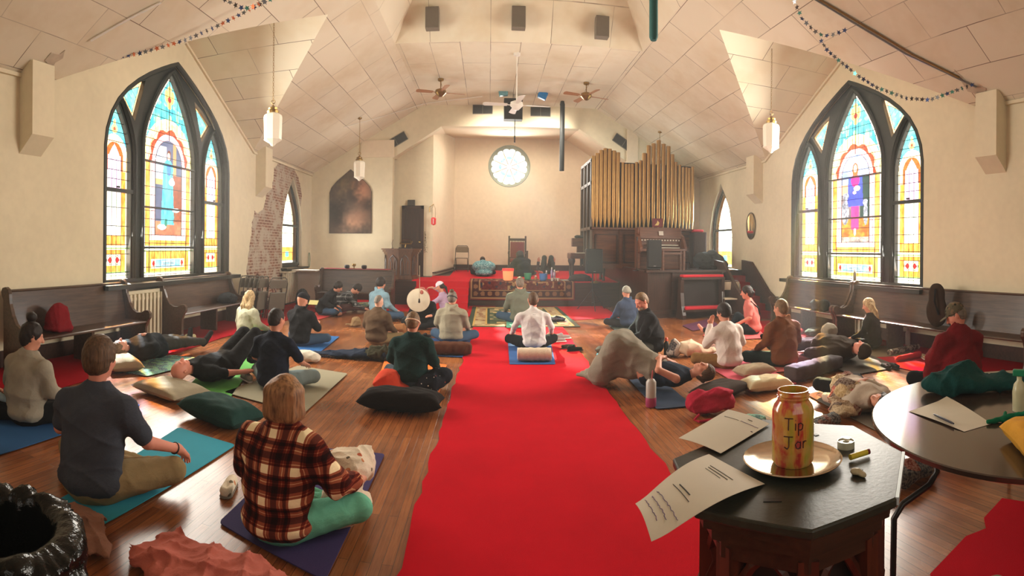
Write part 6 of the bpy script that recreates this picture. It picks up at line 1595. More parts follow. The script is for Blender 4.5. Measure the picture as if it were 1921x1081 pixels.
def slope_hit(px, py):
    d = ray(px, py); lo, hi = .5, 40.
    for _ in range(60):
        m = (lo + hi) / 2; p = Vector((0, 0, EYE)) + d * m
        if p.z < slope_z(p.x): lo = m
        else: hi = m
    return Vector((0, 0, EYE)) + d * lo
M_milk = NT('milk_glass'); M_milk.set(Roughness=.3); M_milk.b.inputs['Base Color'].default_value = lin((232, 224, 204)); M_milk.b.inputs['Emission Color'].default_value = lin((255, 240, 214)); M_milk.b.inputs['Emission Strength'].default_value = .12; M_milk = M_milk.m
def pendant(px, ytop, l0, l1, label, top=None):
    c = top if top is not None else slope_hit(px, ytop); r_ = math.hypot(c.x, c.y); k = lambda y: P(px, y, r=r_).z - c.z
    r = empty('pendant_lamp', tuple(c), 0, label, 'pendant lamp', 'milk glass pendant lamps'); s = (l1 - l0) / 56 * r_ / 9.2
    MB().lathe([(.06, 0), (.055, -.03), (.01, -.05)], 12).build('canopy', M_brass, r)
    mb = MB(); N = 34; z0, z1 = -.04, k(l0 - 14)
    for i in range(N):
        z = z0 + (z1 - z0) * (i + .5) / N; L = abs(z1 - z0) / N * .62; a = (i % 2) * PI / 2
        mb.tube([(math.cos(a) * .012 * math.cos(t), math.sin(a) * .012 * math.cos(t), z + L * math.sin(t)) for t in np.linspace(0, 2 * PI, 9)[:-1]], .0035, 4, closed=True)
    mb.build('chain', M_brass, r)
    t = k(l0); mb = MB(); mb.lathe([(.09 * s, t - .02), (.095 * s, t + .04), (.07 * s, t + .06), (.075 * s, t + .09), (.03 * s, t + .11), (.012, t + .14)], 12); mb.tube([(.035 * math.cos(a), 0, t + .19 + .035 * math.sin(a)) for a in np.linspace(0, 2 * PI, 13)[:-1]], .006, 5, closed=True)
    mb.build('holder', M_brass, r)
    b = k(l1); h = t - b
    mb = MB(); mb.lathe([(.095 * s, t), (.135 * s, t - .05 * h), (.145 * s, t - .12 * h), (.135 * s, t - .78 * h), (.145 * s, t - .80 * h), (.10 * s, t - .86 * h), (.045 * s, t - .92 * h), (.03 * s, t - .97 * h), (.0, b)], 8); mb.build('glass_shade', M_milk, r)
    return r
pendant(514, 33, 213, 275, 'large milk glass pendant lamp hanging before the left dormer', top=P(514, 33, z=DH)); pendant(1448, 84, 232, 288, 'large milk glass pendant lamp hanging before the right dormer', top=P(1448, 84, z=DH))
pendant(675, 221, 302, 340, 'milk glass pendant lamp hanging in front of the brown painting'); pendant(1238, 247, 308, 342, 'milk glass pendant lamp hanging in front of the organ pipes')
# fabric tubes hanging from the ceiling
c = P(1055, 190, z=FLAT); bz = P(1055, 321, r=math.hypot(c.x, c.y)).z
o = MB().tube([(c.x, c.y, FLAT), (c.x, c.y, FLAT - .1), (c.x + .005, c.y, FLAT - .12), (c.x, c.y, bz)], [.05, .075, .068, .068], 12).build('fabric_tube', plain('black_sleeve', (34, 38, 38), .6, bump=.3, bscale=30), smooth=60); tag(o, 'long black fabric tube hanging from the ceiling over the stage', 'fabric tube')
q = P(1226, 76, r=6.2)
o = MB().tube([(q.x, q.y, 7.2 if FXL < q.x < FXR - .8 else slope_z(q.x)), (q.x - .01, q.y, q.z + 1), (q.x, q.y, q.z + .04), (q.x, q.y, q.z)], [.05, .05, .052, .035], 12).build('fabric_tube', plain('teal_sleeve', (22, 96, 92), .7, bump=.3, bscale=30), smooth=60); tag(o, 'teal fabric tube hanging from the ceiling at the top of the picture', 'fabric tube')
# conduit pipes on the slopes
for pts, lb, m in (([(1525, -8), (1600, 38), (1700, 98), (1790, 140), (1832, 160)], 'thin metal conduit pipe running along the right ceiling slope', M_steel), ([(170, 72), (240, 32), (302, 0)], 'thin white conduit along the left ceiling slope', M_white), ([(1535, -6), (1610, 38), (1712, 99), (1800, 142)], 'second conduit pipe beside the first on the right slope', M_brass)):
    pp = [slope_hit(x, y) - Vector((0, 0, .03)) for x, y in pts]; o = MB().tube(pp, .016, 6).build('conduit', m); tag(o, lb, 'conduit')
pp = [P(x, y, y=Y1 - .04) for x, y in ((640, 238), (700, 222), (760, 206), (830, 196), (905, 180))]
pp = [slope_hit(x, y) - Vector((0, 0, .04)) for x, y in ((645, 236), (700, 221), (760, 203), (795, 192))]
pp = [Vector((p.x, min(p.y, 15.3), p.z)) for p in pp] + [P(905, 181, y=14.4)]
o = MB().tube(pp, .010, 6).build('cable', M_white); tag(o, 'white cable strung from the left slope to the middle fan', 'cable')
# star garlands
def garland(pts, r_, n, label, seed):
    rnd = random.Random(seed); pl = [P(x, y, r=r_) for x, y in pts]; root = empty('star_garland', tuple(pl[0]), 0, label, 'garland')
    L = [0]; 
    for a, b in zip(pl, pl[1:]): L.append(L[-1] + (b - a).length)
    def at(t):
        s = t * L[-1]
        for i in range(len(L) - 1):
            if s <= L[i + 1]: return pl[i].lerp(pl[i + 1], (s - L[i]) / (L[i + 1] - L[i]))
        return pl[-1]
    MB().tube([at(i / 40) - pl[0] for i in range(41)], .0015, 4).build('string', M_steel, root)
    cols = [plain('star_' + nme, c, .3, metal=.6) for nme, c in (('silver', (120, 124, 130)), ('blue', (60, 80, 130)), ('teal', (80, 160, 150)), ('orange', (210, 110, 60)), ('dark', (70, 64, 64)))]
    ms = []
    for c in cols:
        mb = MB(); k = 10; vs = [((.042 if i % 2 == 0 else .019) * math.cos(2 * PI * i / k), 0, (.042 if i % 2 == 0 else .019) * math.sin(2 * PI * i / k)) for i in range(k)]
        mb.prism([(v[0], v[2]) for v in vs], -.0008, .0008, 'y'); me = mb.mesh('star'); me.materials.append(c); ms.append(me)
    for i in range(n):
        o = obj('star', rnd.choice(ms[:2] + ms), None, root); p = at((i + .5) / n) - pl[0]; o.location = p + Vector((0, 0, -.02)); o.rotation_euler = (rnd.uniform(-.4, .4), rnd.uniform(-1, 1), math.atan2(-pl[0].x, pl[0].y) * 1 + rnd.uniform(-.8, .8))
garland([(136, 105), (200, 108), (260, 98), (310, 84), (350, 72), (400, 50), (440, 30), (475, 12), (512, -6)], 7.4, 36, 'string of small coloured stars along the left slope above the window', 5)
garland([(416, -6), (440, 6), (458, 14), (480, 8), (500, -4)], 7.0, 8, 'short loop of stars at the top edge, left side', 6)
garland([(1488, -5), (1505, 33), (1527, 55), (1545, 65), (1565, 62), (1590, 52)], 7.4, 12, 'short drooping string of stars by the right conduit', 7)
garland([(1538, 70), (1552, 92), (1575, 112), (1588, 122), (1610, 140), (1645, 162), (1700, 182), (1745, 185), (1800, 165), (1828, 155)], 7.6, 34, 'string of small stars sagging over the right window apex', 8)
# damp patches where the plaster flakes off the slopes
for k, pts in enumerate(([(84, 112), (96, 98), (112, 101), (122, 93), (118, 108), (104, 116), (98, 126)], [(1790, 130), (1812, 150), (1850, 165), (1845, 180), (1815, 170)])):
    pp = [slope_hit(x, y) for x, y in pts]; mb = MB(); mb.add([p - Vector((0, 0, .012)) for p in pp] + [p - Vector((0, 0, .002)) for p in pp], [tuple(range(len(pp))), tuple(range(len(pp), 2 * len(pp)))[::-1]] + [(i, (i + 1) % len(pp), len(pp) + (i + 1) % len(pp), len(pp) + i) for i in range(len(pp))])
    o = mb.build('ceiling_patch', plain('damp_plaster', (196, 180, 158), .95, var=.3, nscale=8, bump=.6, bscale=20)); o['kind'] = 'structure'
# oval mirror
c = P(1408, 424, x=XR - .03)
r = empty('oval_mirror', (XR - .02, c.y, c.z), 0, 'oval mirror on the right wall beside the small window', 'mirror')
MB().tube([(0, .23 * math.cos(a), .33 * math.sin(a)) for a in np.linspace(0, 2 * PI, 41)[:-1]], .018, 8, closed=True).build('frame', plain('dark_gilt', (84, 66, 36), .4, metal=.6), r, smooth=60)
mb = MB(); mb.prism([(.22 * math.cos(a), .32 * math.sin(a)) for a in np.linspace(0, 2 * PI, 41)[:-1]], -.006, .006, 'x'); mb.build('glass', plain('mirror_silver', (230, 230, 226), .06, metal=1.0, var=.0), r)
# hose loop by the small left window
q = P(580, 488, x=XL + .05); o = MB().tube([(XL + .05, q.y + .07 * math.cos(a), q.z + .22 * math.sin(a)) for a in np.linspace(0, 2 * PI, 33)[:-1]], .012, 6, closed=True).build('hose', plain('green_hose', (120, 140, 116), .5)); tag(o, 'coiled pale green hose hung by the small left window', 'hose')

# ---- organ
def organ():
    y = 13.8; sc = 3.603; gold = plain('gilded_pipe', (168, 130, 76), rough=.38, metal=.75, var=.18, nscale=6)
    tops = [(265, 190, 0), (290, 172, 0), (317, 152, 0), (345, 140, 0), (373, 143, 0), (403, 155, 0), (430, 167, 0), (462, 235, 1), (486, 245, 1), (507, 245, 1), (528, 245, 1), (555, 232, 1), (581, 220, 1), (608, 172, 0), (638, 120, 0), (671, 107, 0), (705, 85, 0), (738, 110, 0), (771, 125, 0), (797, 180, 0), (821, 232, 1), (847, 250, 1), (870, 267, 1), (893, 268, 1), (912, 272, 1), (934, 265, 1)]
    a = P(1111, 430, y=y); b = P(1303, 430, y=y); z = P(1200, 430, y=y).z
    r = empty('pipe_organ', ((a.x + b.x) / 2, y, LH), 0, 'pipe organ with two humps of gilded pipes above brown panelling', 'organ'); ox = (a.x + b.x) / 2
    for x, ty, sm in tops:
        q = P(1040 + x / sc, 240 + ty / sc, y=y); xx = q.x - ox; zt = q.z - LH; rad = .060 if not sm else .046; zm = (P(1040 + x / sc, 240 + (600 + (20 if sm else 0)) / sc, y=y).z - LH); z0 = z - LH
        mb = MB(); mb.lathe([(.012, z0), (rad, zm), (rad, zt), (rad * .8, zt), (rad * .8, zt - .1)], 14, (xx, 0, 0), cap1=True)
        mb.box((xx, -rad * .93, zm + .03), (rad * 1.0, .02, .008)); mb.add([(xx - rad * .55, -rad * .86, zm + .035), (xx + rad * .55, -rad * .86, zm + .035), (xx, -rad * 1.03, zm + .22), (xx - rad * .5, -rad * .7, zm + .02), (xx + rad * .5, -rad * .7, zm + .02)], [(0, 1, 2), (0, 3, 4, 1)])
        mb.build('pipe', gold, r, smooth=50)
    W = b.x - a.x
    mb = MB(); mb.box((0, .5, (z - LH) / 2), (W, .9, z - LH)); mb.build('case', M_brown_wood, r)
    mb = MB(); mb.box((0, .02, z - LH + .0), (W + .06, .26, .05)); mb.box((0, .0, .06), (W + .02, .1, .12))
    for t in (0, .27, .62, 1): mb.box((-W / 2 + W * t, .03, (z - LH) / 2), (.08, .06, z - LH))
    mb.build('cornice', M_brown_wood, r)
    for t0, t1 in ((0, .27), (.27, .62), (.62, 1)):
        c_ = -W / 2 + W * (t0 + t1) / 2; w_ = W * (t1 - t0) - .2; mb = MB(); hh_ = z - LH
        for s in (-1, 1): mb.box((c_ + s * w_ / 2, .035, hh_ / 2), (.03, .03, hh_ * .7)); mb.box((c_, .035, hh_ / 2 + s * hh_ * .35), (w_, .03, .03))
        mb.build('panel_moulding', M_dark_wood, r)
    # open side case going back to the wall
    mb = MB(); H_ = P(1111, 300, y=y).z - LH
    for yy in np.linspace(0, 1.5, 4): mb.box((-W / 2 - .03, yy, H_ / 2), (.05, .07, H_))
    for zz in (z - LH, (z - LH + H_) / 2 + .3, H_): mb.box((-W / 2 - .03, .75, zz), (.05, 1.57, .08))
    mb.build('side_frame', plain('grey_brown_case', (92, 80, 66), .5), r)
    mb = MB(); mb.box((-W / 2 + .0, .75, H_ / 2), (.015, 1.5, H_ - .1)); mb.build('side_panel', plain('dark_case_cloth', (38, 34, 30), .9), r)
    mb = MB(); mb.box((0, .16, (z - LH + 2.35) / 2 + .1), (W - .1, .03, 2.1)); mb.build('back_board', plain('dark_case_cloth', (38, 34, 30), .9), r)
organ()
def console():
    a = P(1200, 470, y=12.9); b = P(1283, 470, y=12.9); cx = (a.x + b.x) / 2; W = b.x - a.x; m = wood('console_wood', (84, 46, 28), (120, 70, 44), .35, 'x', coat=.2)
    r = empty('organ_console', (cx, 12.95, LH), 0, 'wooden organ console with two keyboards below the pipes', 'organ console')
    zt = P(1240, 427, y=12.9).z - LH
    MB().box((0, .28, zt / 2), (W, .3, zt)).build('case', m, r, bevel=.01)
    MB().box((0, .10, zt - .14), (W * .94, .03, .30), rot=Matrix.Rotation(-.25, 3, 'X')).build('music_desk', m, r, bevel=.006)
    MB().box((0, -.02, .50), (W, .34, .06)).build('key_bed', m, r)
    for s in (-1, 1):
        mb = MB(); mb.prism([(.2, 0), (.2, .92), (.02, .85), (-.12, .66), (-.2, .56), (-.2, .46), (.0, .42), (.02, 0)], s * W / 2 - .035, s * W / 2 + .035, 'x'); mb.build('side_cheek', m, r, bevel=.006)
    for k in range(2):
        mb = MB(); mb.box((.02, -.08 + .12 * k, .555 + .07 * k), (W * .72, .14, .02))
        for i in range(26):
            if i % 7 not in (2, 6): mb.box((-W * .34 + W * .68 * (i + .5) / 26 + .02, -.05 + .12 * k, .569 + .07 * k), (.012, .08, .014), mi=1)
        mb.build('keyboard', [plain('ivory', (226, 218, 200), .35), M_black], r)
    mb = MB(); mb.box((0, .085, .75), (W * .9, .02, .06), mi=1)
    for i in range(14): mb.box((-W * .42 + W * .84 * i / 13, .07, .75), (.03, .014, .035))
    mb.build('stop_rail', [plain('ivory', (226, 218, 200), .35), m], r)
    MB().box((.0, .04, .93), (.12, .006, .11), rot=Matrix.Rotation(-.25, 3, 'X')).build('note', M_white, r)
    o = empty('framed_card', (cx - .06, 13.12, LH + zt + .01), 0, 'small red framed picture standing on the organ console', 'picture')
    MB().box((0, 0, .12), (.28, .02, .22)).build('frame', plain('deep_red_card', (110, 20, 34), .6), o); MB().add([(-.08, -.012, .05), (.02, -.012, .05), (.05, -.012, .12), (0, -.012, .18), (-.02, -.012, .12)], [(0, 1, 2, 3, 4)]).build('cutout', plain('pale_yellow', (220, 196, 120), .6), o)
    bq = P(1262, 480, y=12.35); e = empty('organ_bench', (bq.x, 12.4, LH), 0, 'reddish wooden bench in front of the organ console', 'bench')
    MB().box((0, 0, .50), (.62, .32, .04)).build('seat', m, e, bevel=.006)
    for x in (-.27, .27):
        for yy in (-.12, .12): MB().box((x, yy, .24), (.05, .05, .48)).build('leg', m, e)
    MB().box((0, 0, .42), (.56, .22, .05)).build('apron', m, e)
console()
q = P(1310, 470, y=13.6); r = empty('cabinet', (q.x + .02, 13.72, LH), 0, 'dark wooden cupboard at the right end of the organ', 'cabinet')
hz_ = P(1310, 436, y=13.6).z - LH; MB().box((0, 0, hz_ / 2), (.38, .4, hz_)).build('body', M_dark_wood_z, r, bevel=.006); MB().box((0, -.205, hz_ / 2), (.33, .015, hz_ * .92)).build('door', M_dark_wood_z, r, bevel=.004)
o = MB().box((0, 0, .04), (.3, .22, .07)).build('folded_cloth', M_redcush, loc=(q.x, 13.7, LH + hz_), bevel=.02); tag(o, 'folded crimson cloth on the cupboard beside the organ', 'cloth')
def mic_stand(px, y, zb, h, label, boom=0):
    q = P(px, 480, y=y); r = empty('microphone_stand', (q.x, y, zb), 0, label, 'microphone stand')
    MB().lathe([(.12, 0), (.12, .012), (.02, .02)], 16).build('base', M_black, r); MB().tube([(0, 0, .01), (0, 0, h)] + ([(-.02, 0, h + .06), (-.1, 0, h + .10)] if boom else []), .008, 8).build('pole', M_black, r)
    MB().tube([(-.10 if boom else 0, 0, h + (.10 if boom else 0)), (-.15 if boom else 0, 0, h + (.12 if boom else .09))], .018, 8).build('microphone', M_black, r)
mic_stand(1195, 12.3, LH, .72, 'black microphone stand left of the floor speaker on the loft'); mic_stand(1291, 12.6, LH, .40, 'bent black microphone stand right of the organ bench', 1)
# loudspeakers
def pa(loc, rz, w, h, label, stand=0, d=.32):
    r = empty('loudspeaker', loc, rz, label, 'loudspeaker')
    mb = MB(); mb.prism([(-w / 2, -d / 2), (w / 2, -d / 2), (w * .42, d * .3), (w * .25, d / 2), (-w * .25, d / 2), (-w * .42, d * .3)], 0, h, 'z'); mb.build('cabinet', M_black, r, bevel=.03)
    mb = MB(); mb.box((0, -d / 2 - .004, h / 2), (w * .86, .01, h * .9)); mb.build('grille', plain('grille_black', (12, 13, 14), .6, bump=.5, bscale=300), r)
    MB().box((0, -d / 2 - .012, h * .08), (.06, .004, .012)).build('badge', M_steel, r)
    return r
q = P(1112, 500, y=13.6)
zt, zb = P(1112, 467, y=13.6).z, P(1112, 513, y=13.6).z
pa((q.x, 13.6, zb), .1, .46, zt - zb, 'black loudspeaker on a tripod stand before the loft corner')
r = empty('speaker_stand', (q.x, 13.6, 0), 0, 'black tripod speaker stand at the right end of the stage rug', 'speaker stand')
MB().tube([(0, 0, .1), (0, 0, zb)], .018, 8).build('pole', M_black, r)
for k in range(3):
    a = 2 * PI * k / 3 + .5; MB().tube([(0, 0, .55), (.42 * math.cos(a), .42 * math.sin(a), .01)], .011, 6).tube([(0, 0, .2), (.25 * math.cos(a), .25 * math.sin(a), .22)], .008, 6).build('leg', M_black, r)
q = P(1226, 480, y=11.98); pa((q.x, 12.0, LH + .07), 0, .36, P(1226, 450, y=11.95).z - LH - .07, 'black floor loudspeaker standing on the loft before the organ', d=.24)
mb = MB(); 
for x in (-.14, .14): mb.tube([(q.x + x, 11.9, LH), (q.x + x, 11.95, LH + .07)], .012, 6)
mb.box((q.x, 12.0, LH + .06), (.32, .2, .02)); o = mb.build('low_riser', M_black); tag(o, 'low black foot under the loft loudspeaker', 'stand')
# kneeling bench with red cushions on the loft front
a = P(1277, 560, y=LY0 - .25); b = P(1353, 560, y=LY0 - .25); cx = (a.x + b.x) / 2; W = b.x - a.x
r = empty('kneeling_bench', (cx, LY0 - .28, 0), 0, 'dark kneeling rail with two bright red cushions against the loft front', 'kneeler')
for s in (-1, 1): mb = MB(); mb.prism([(.22, 0), (-.22, 0), (-.22, .10), (-.12, .30), (-.06, .6), (-.08, .92), (.12, .92), (.16, .3)], s * W / 2 - .04, s * W / 2 + .04, 'x'); mb.build('side_panel', M_dark_wood_z, r)
MB().box((0, .02, .93), (W + .06, .26, .05)).build('top_rail', M_dark_wood, r); MB().box((0, .10, .55), (W, .02, .7)).build('back_panel', plain('rail_black', (26, 20, 18), .5), r); MB().box((0, -.05, .2), (W, .30, .04)).build('kneeler_shelf', M_dark_wood, r)
MB().box((0, -.0, .985), (W, .24, .06)).build('cushion', M_redcush, r, bevel=.02); MB().box((0, -.08, .255), (W - .06, .26, .07)).build('cushion', M_redcush, r, bevel=.02)
# folding chair by the loft steps
q = G(1378, 598); folding_chair((q.x + .02, q.y + .2, 0), PI - .3, 'metal folding chair with a pale back in front of the loft steps', cm=M_steel, sm=M_cream)
# piano, left of the organ
def piano():
    y = 15.0; a = P(1072, 470, y=y); b = P(1130, 470, y=y); z = SH(y); m = M_brown_wood
    r = empty('piano', ((a.x + b.x) / 2, y, z), 0, 'old brown square piano on the stage left of the organ', 'piano'); W = b.x - a.x + .15
    kz = P(1080, 480, y=y).z - z; MB().box((0, 0, kz), (W, .6, .16)).build('case', m, r, bevel=.02)
    MB().box((.04, -.26, kz + .085), (W * .8, .14, .02)).build('keyboard', plain('ivory', (226, 218, 200), .35), r)
    t0 = P(1100, 463, y=y).z - z; t1 = P(1100, 447, y=y).z - z
    MB().box((.0, .16, (t0 + t1) / 2), (W * .8, .2, t1 - t0)).build('music_shelf', m, r, bevel=.01); MB().box((0, .2, (kz + t0) / 2), (W * .5, .12, t0 - kz)).build('desk_support', m, r)
    for x in (-W / 2 + .08, W / 2 - .08):
        for yy in (-.2, .2): MB().lathe([(.07, kz - .08), (.075, kz - .16), (.04, kz - .25), (.05, kz * .4), (.03, .12), (.05, .05), (.04, 0)], 10, (x, yy, 0)).build('leg', M_dark_wood_z, r, smooth=50)
    for i, (px, w_) in enumerate(((1087, .22), (1112, .18))):
        q = P(px, 445, y=y + .15); o = Soft(.02, .03).ell((-.05, 0, .04), (.10, .07, .05)).ell((.06, 0, .035), (.09, .07, .045)).mesh('p', folds(i, .01, 30)); o = obj('dried_flowers', o, plain('dark_foliage', (40, 40, 30), .9), loc=(q.x, y + .16, z + t1)); tag(o, 'dark dried foliage on the %s end of the piano' % ('left' if i == 0 else 'right'), 'foliage')
piano()
q = P(1100, 497, y=14.6); o = Soft(.02, .04).ell((0, 0, .10), (.30, .16, .12)).ell((.22, .02, .06), (.14, .12, .08)).ell((-.2, 0, .06), (.14, .12, .08)).plane((0, 0, .0), (0, 0, -1)).mesh('bag', folds(5, .02, 16)); o = obj('bag', o, plain('brown_black_bag', (46, 34, 28), .8, bump=.4), loc=(q.x - .15, 14.75, SH(14.7))); tag(o, 'dark bag heaped under the piano at the edge of the stage', 'bag')
q = P(1151, 470, y=14.6); zt, zb = P(1151, 448, y=14.6).z, LH
o = MB().box((0, 0, (zt - zb) / 2), (.21, .05, zt - zb)).build('white_board', plain('stained_white', (206, 198, 186), .6, var=.3, nscale=3), loc=(q.x + .1, 14.6, zb)); tag(o, 'narrow white board standing between the piano and the organ', 'board')
for px, w_, zt_, lb in ((1158, .13, .24, 'smaller purple bucket on the loft edge'), (1169, .15, .22, 'larger purple bucket on the loft edge, in front')):
    q = P(px, 495, y=14.6 if px < 1160 else 14.25); r = empty('bucket', (max(q.x, 3.80), q.y, LH), 0, lb, 'bucket', 'purple buckets')
    MB().lathe([(w_ * .8, 0), (w_, zt_), (w_ * 1.06, zt_), (w_ * 1.06, zt_ - .03)], 20).build('body', plain('purple_plastic', (122, 56, 140), .4), r, smooth=50); MB().tube([(w_ * 1.05 * math.cos(t), -.01 + w_ * .2 * math.sin(t), zt_ - .02) for t in np.linspace(0, PI, 12)], .006, 6).build('handle', M_steel, r)
# slanting row of candles
def candelabra():
    y = 14.35; r0 = P(1107, 428, y=y); r1 = P(1128, 466, y=y); base = P(1118, 500, y=y)
    r = empty('candelabra', (base.x, y, SH(y)), 0, 'tall candle stand with a slanting row of lit candles before the organ', 'candle stand'); o = Vector((base.x, y, SH(y)))
    m = MB(); mid = (r0 + r1) / 2 - o; m.tube([(0, 0, 0), tuple(mid)], .014, 8); m.tube([tuple(r0 - o), tuple(r1 - o)], .014, 8); m.lathe([(.16, 0), (.15, .02), (.02, .05)], 16); m.build('stand', M_brass, r)
    for k in range(6):
        p = r0.lerp(r1, k / 5) - o; MB().tube([p, p + Vector((0, 0, .17))], .012, 8).build('candle', plain('candle_red', (190, 60, 40), .5), r)
        MB().lathe([(.006, 0), (.016, .02), (.012, .045), (.0, .075)], 10, tuple(p + Vector((0, 0, .18)))).build('flame', emit('flame', (255, 150, 70), 9.0), r, smooth=60)
candelabra()
# dark bundle on the loft by the right window
q = P(1400, 492, y=12.9)
o = Soft(.02, .05).ell((-.25, 0, .22), (.28, .22, .24)).ell((.12, 0, .20), (.24, .2, .22)).ell((.0, 0, .38), (.16, .14, .14)).ell((.33, .0, .12), (.14, .15, .13)).plane((0, 0, 0), (0, 0, -1)).mesh('bundle', folds(8, .02, 12)); o = obj('bundle', o, plain('slate_cloth', (70, 84, 92), .9, bump=.4), loc=(5.72, 12.85, LH)); tag(o, 'dark rounded bundle of cloth on the loft below the small right window', 'bundle')
q = P(1333, 500, y=12.2); o = Soft(.02, .04).ell((0, 0, .04), (.28, .12, .05)).ell((.15, 0, .05), (.1, .1, .05)).mesh('coat', folds(9, .02, 20)); o = obj('coat', o, T_black, loc=(q.x, 12.3, LH + .02)); tag(o, 'black coat lying on the loft edge left of the small right window', 'coat')
# ================================================================ RUGS, MATS, PILLOWS, BAGS
def cell_mat(name, cols, scale, rough=.95, bump=.4):
    t = NT(name); co = t.co(); v = t.n('TexVoronoi'); v.inputs['Scale'].default_value = scale; t.l(co, v.inputs['Vector']); sx = t.n('SeparateColor'); t.l(v.outputs['Color'], sx.inputs[0])
    c = t.ramp(sx.outputs[0], [(i / len(cols), c) for i, c in enumerate(cols)], 'CONSTANT'); n = t.noise(co, 60, 3)
    t.color(t.mix(.25, c, t.ramp(n, [(.4, (60, 50, 44)), (.6, (230, 220, 200))]))); t.set(Roughness=rough); t.b.inputs['Specular IOR Level'].default_value = .1; t.bump(n, bump, .008); return t.m
def pattern_rug(name, x0, x1, y0, y1, z, colour, label, parent=None, ang=0, step=.02, drop=None):
    nu, nv = int((x1 - x0) / step), int((y1 - y0) / step); U, V = np.meshgrid(np.linspace(0, 1, nu), np.linspace(0, 1, nv), indexing='ij'); cols = colour(U, V, x1 - x0, y1 - y0)
    us = np.linspace(x0, x1, nu + 1); vs = np.linspace(y0, y1, nv + 1); UU, VV = np.meshgrid(us, vs, indexing='ij'); n = (nu + 1) * (nv + 1)
    ZZ = np.full(UU.shape, z + .008) + .003 * vnoise(UU * 4, VV * 4, 3)
    if drop: YY, ZZ = drop(VV, ZZ)
    else: YY = VV
    top = np.stack([UU.ravel(), YY.ravel(), ZZ.ravel()], 1)
    I, J = np.meshgrid(range(nu), range(nv), indexing='ij'); I = I.ravel(); J = J.ravel(); ix = lambda i, j: i * (nv + 1) + j
    q = np.stack([ix(I, J), ix(I + 1, J), ix(I + 1, J + 1), ix(I, J + 1)], 1)
    me = glass_mesh(name, np.zeros((n, 2)), q, cols.reshape(-1, 3), lambda P_: top)
    o = obj(name, me, colour_attr_mat('woven_pattern', .95, bump=.4, bscale=120, spec=.1)); md = o.modifiers.new('thick', 'SOLIDIFY'); md.thickness = .007; md.offset = 1; tag(o, label, 'rug'); return o
def border(U, V, W, H, bands):
    """distance from the edge in metres -> colour bands"""
    d = np.minimum(np.minimum(U, 1 - U) * W, np.minimum(V, 1 - V) * H); return d
def green_rug(U, V, W, H):
    x = (U - .5) * W; y = (V - .5) * H; C = np.array((178, 158, 112.)) + (vnoise(x * 22, y * 22, 81)[..., None] - .5) * 44; d = border(U, V, W, H, 0)
    fl = lambda s, k: (vnoise(x * s, y * s, k) > .62)
    g = np.array((58, 74, 56.)); gold = np.array((196, 160, 90.)); rose = np.array((176, 120, 96.))
    C[fl(9, 82)] = rose; C[fl(14, 83)] = gold
    C[(d < .10)] = (64, 76, 58); m = (d > .10) & (d < .38); C[m] = np.where(fl(11, 84)[..., None], (150, 110, 80), (190, 168, 124))[m]; C[(np.abs(d - .12) < .02) | (np.abs(d - .37) < .02)] = gold; C[(d > .39) & (d < .46)] = g
    r = np.hypot(x / .62, y / 1.05); m = (d > .46) & (r > .9); C[m] = np.where(fl(6, 85)[..., None], (196, 172, 120), (84, 96, 70))[m]; C[(np.abs(r - .88) < .07) & (d > .46)] = (46, 66, 54); C[(np.abs(r - .55) < .05)] = gold; C[r < .22] = rose
    C[(np.abs(x) < .10) & (np.abs(np.abs(y) - .75) < .22)] = (56, 84, 66)
    return C
pattern_rug('rug', -.42, 1.86, 10.62, 14.30, .001, green_rug, 'green and gold floral rug on the floor before the stage')
def persian(U, V, W, H):
    x = (U - .5) * W; y = (V - .5) * H; C = np.array((92, 26, 22.)) + (vnoise(x * 26, y * 26, 91)[..., None] - .5) * 34; d = border(U, V, W, H, 0)
    tan = np.array((150, 112, 76.)); C[vnoise(x * 13, y * 13, 92) > .70] = tan; C[vnoise(x * 10 + 9, y * 10, 93) > .76] = (34, 36, 52)
    m = (d > .06) & (d < .26); C[m] = np.where((np.abs(np.sin(x * 16) * np.sin(y * 16)) > .55)[..., None], (126, 84, 56), (60, 20, 20))[m]; C[(np.abs(d - .05) < .014) | (np.abs(d - .27) < .014)] = tan; C[d < .035] = (110, 30, 26)
    return C
def drop(V, Z):
    yf = 14.43; e = np.clip(yf - V, 0, 9); return np.where(V < yf, yf - .012 - .01 * np.sin(e * 4), V), np.where(V < yf, SH(yf) + .016 - e, .66 + (V - SF) * .042 + .016)
pattern_rug('rug', -.52, 2.36, 13.93, 15.25, 0, persian, 'dark red oriental rug draped over the front edge of the stage', drop=drop)
def mat(pts, c, label, z=.010, t=.006, curl=0, kind='yoga mat', r=None, nm='yoga_mat'):
    p = [G(x, y) for x, y in pts]; out = []
    for i, a in enumerate(p):     # rounded corners
        pr, nx = p[i - 1], p[(i + 1) % 4]; d0 = (pr - a).normalized(); d1 = (nx - a).normalized(); e = .03
        out += [(a + d0 * e)[:2], (a + d0 * e * .3 + d1 * e * .3)[:2], (a + d1 * e)[:2]]
    m = c if not isinstance(c, tuple) else plain('mat_%d_%d_%d' % c, c, .85, var=.07, nscale=6, bump=.25, bscale=160, spec=.15)
    mb = MB(); sheet(mb, [[tuple(q) for q in out]], lambda u, v, w: (u, v, z + w), t); o = mb.build(nm, m); tag(o, label, kind); return o
mat([(335, 805), (442, 838), (165, 1004), (95, 950)], (56, 158, 184), 'bright turquoise-blue mat under the person in the charcoal T-shirt')
mat([(205, 738), (264, 763), (-20, 862), (-70, 806)], (48, 92, 142), 'mid blue mat under the person with the dark bun')
mat([(560, 838), (722, 855), (610, 1095), (410, 985)], (62, 52, 96), 'dark purple mat under the person in the plaid shirt')
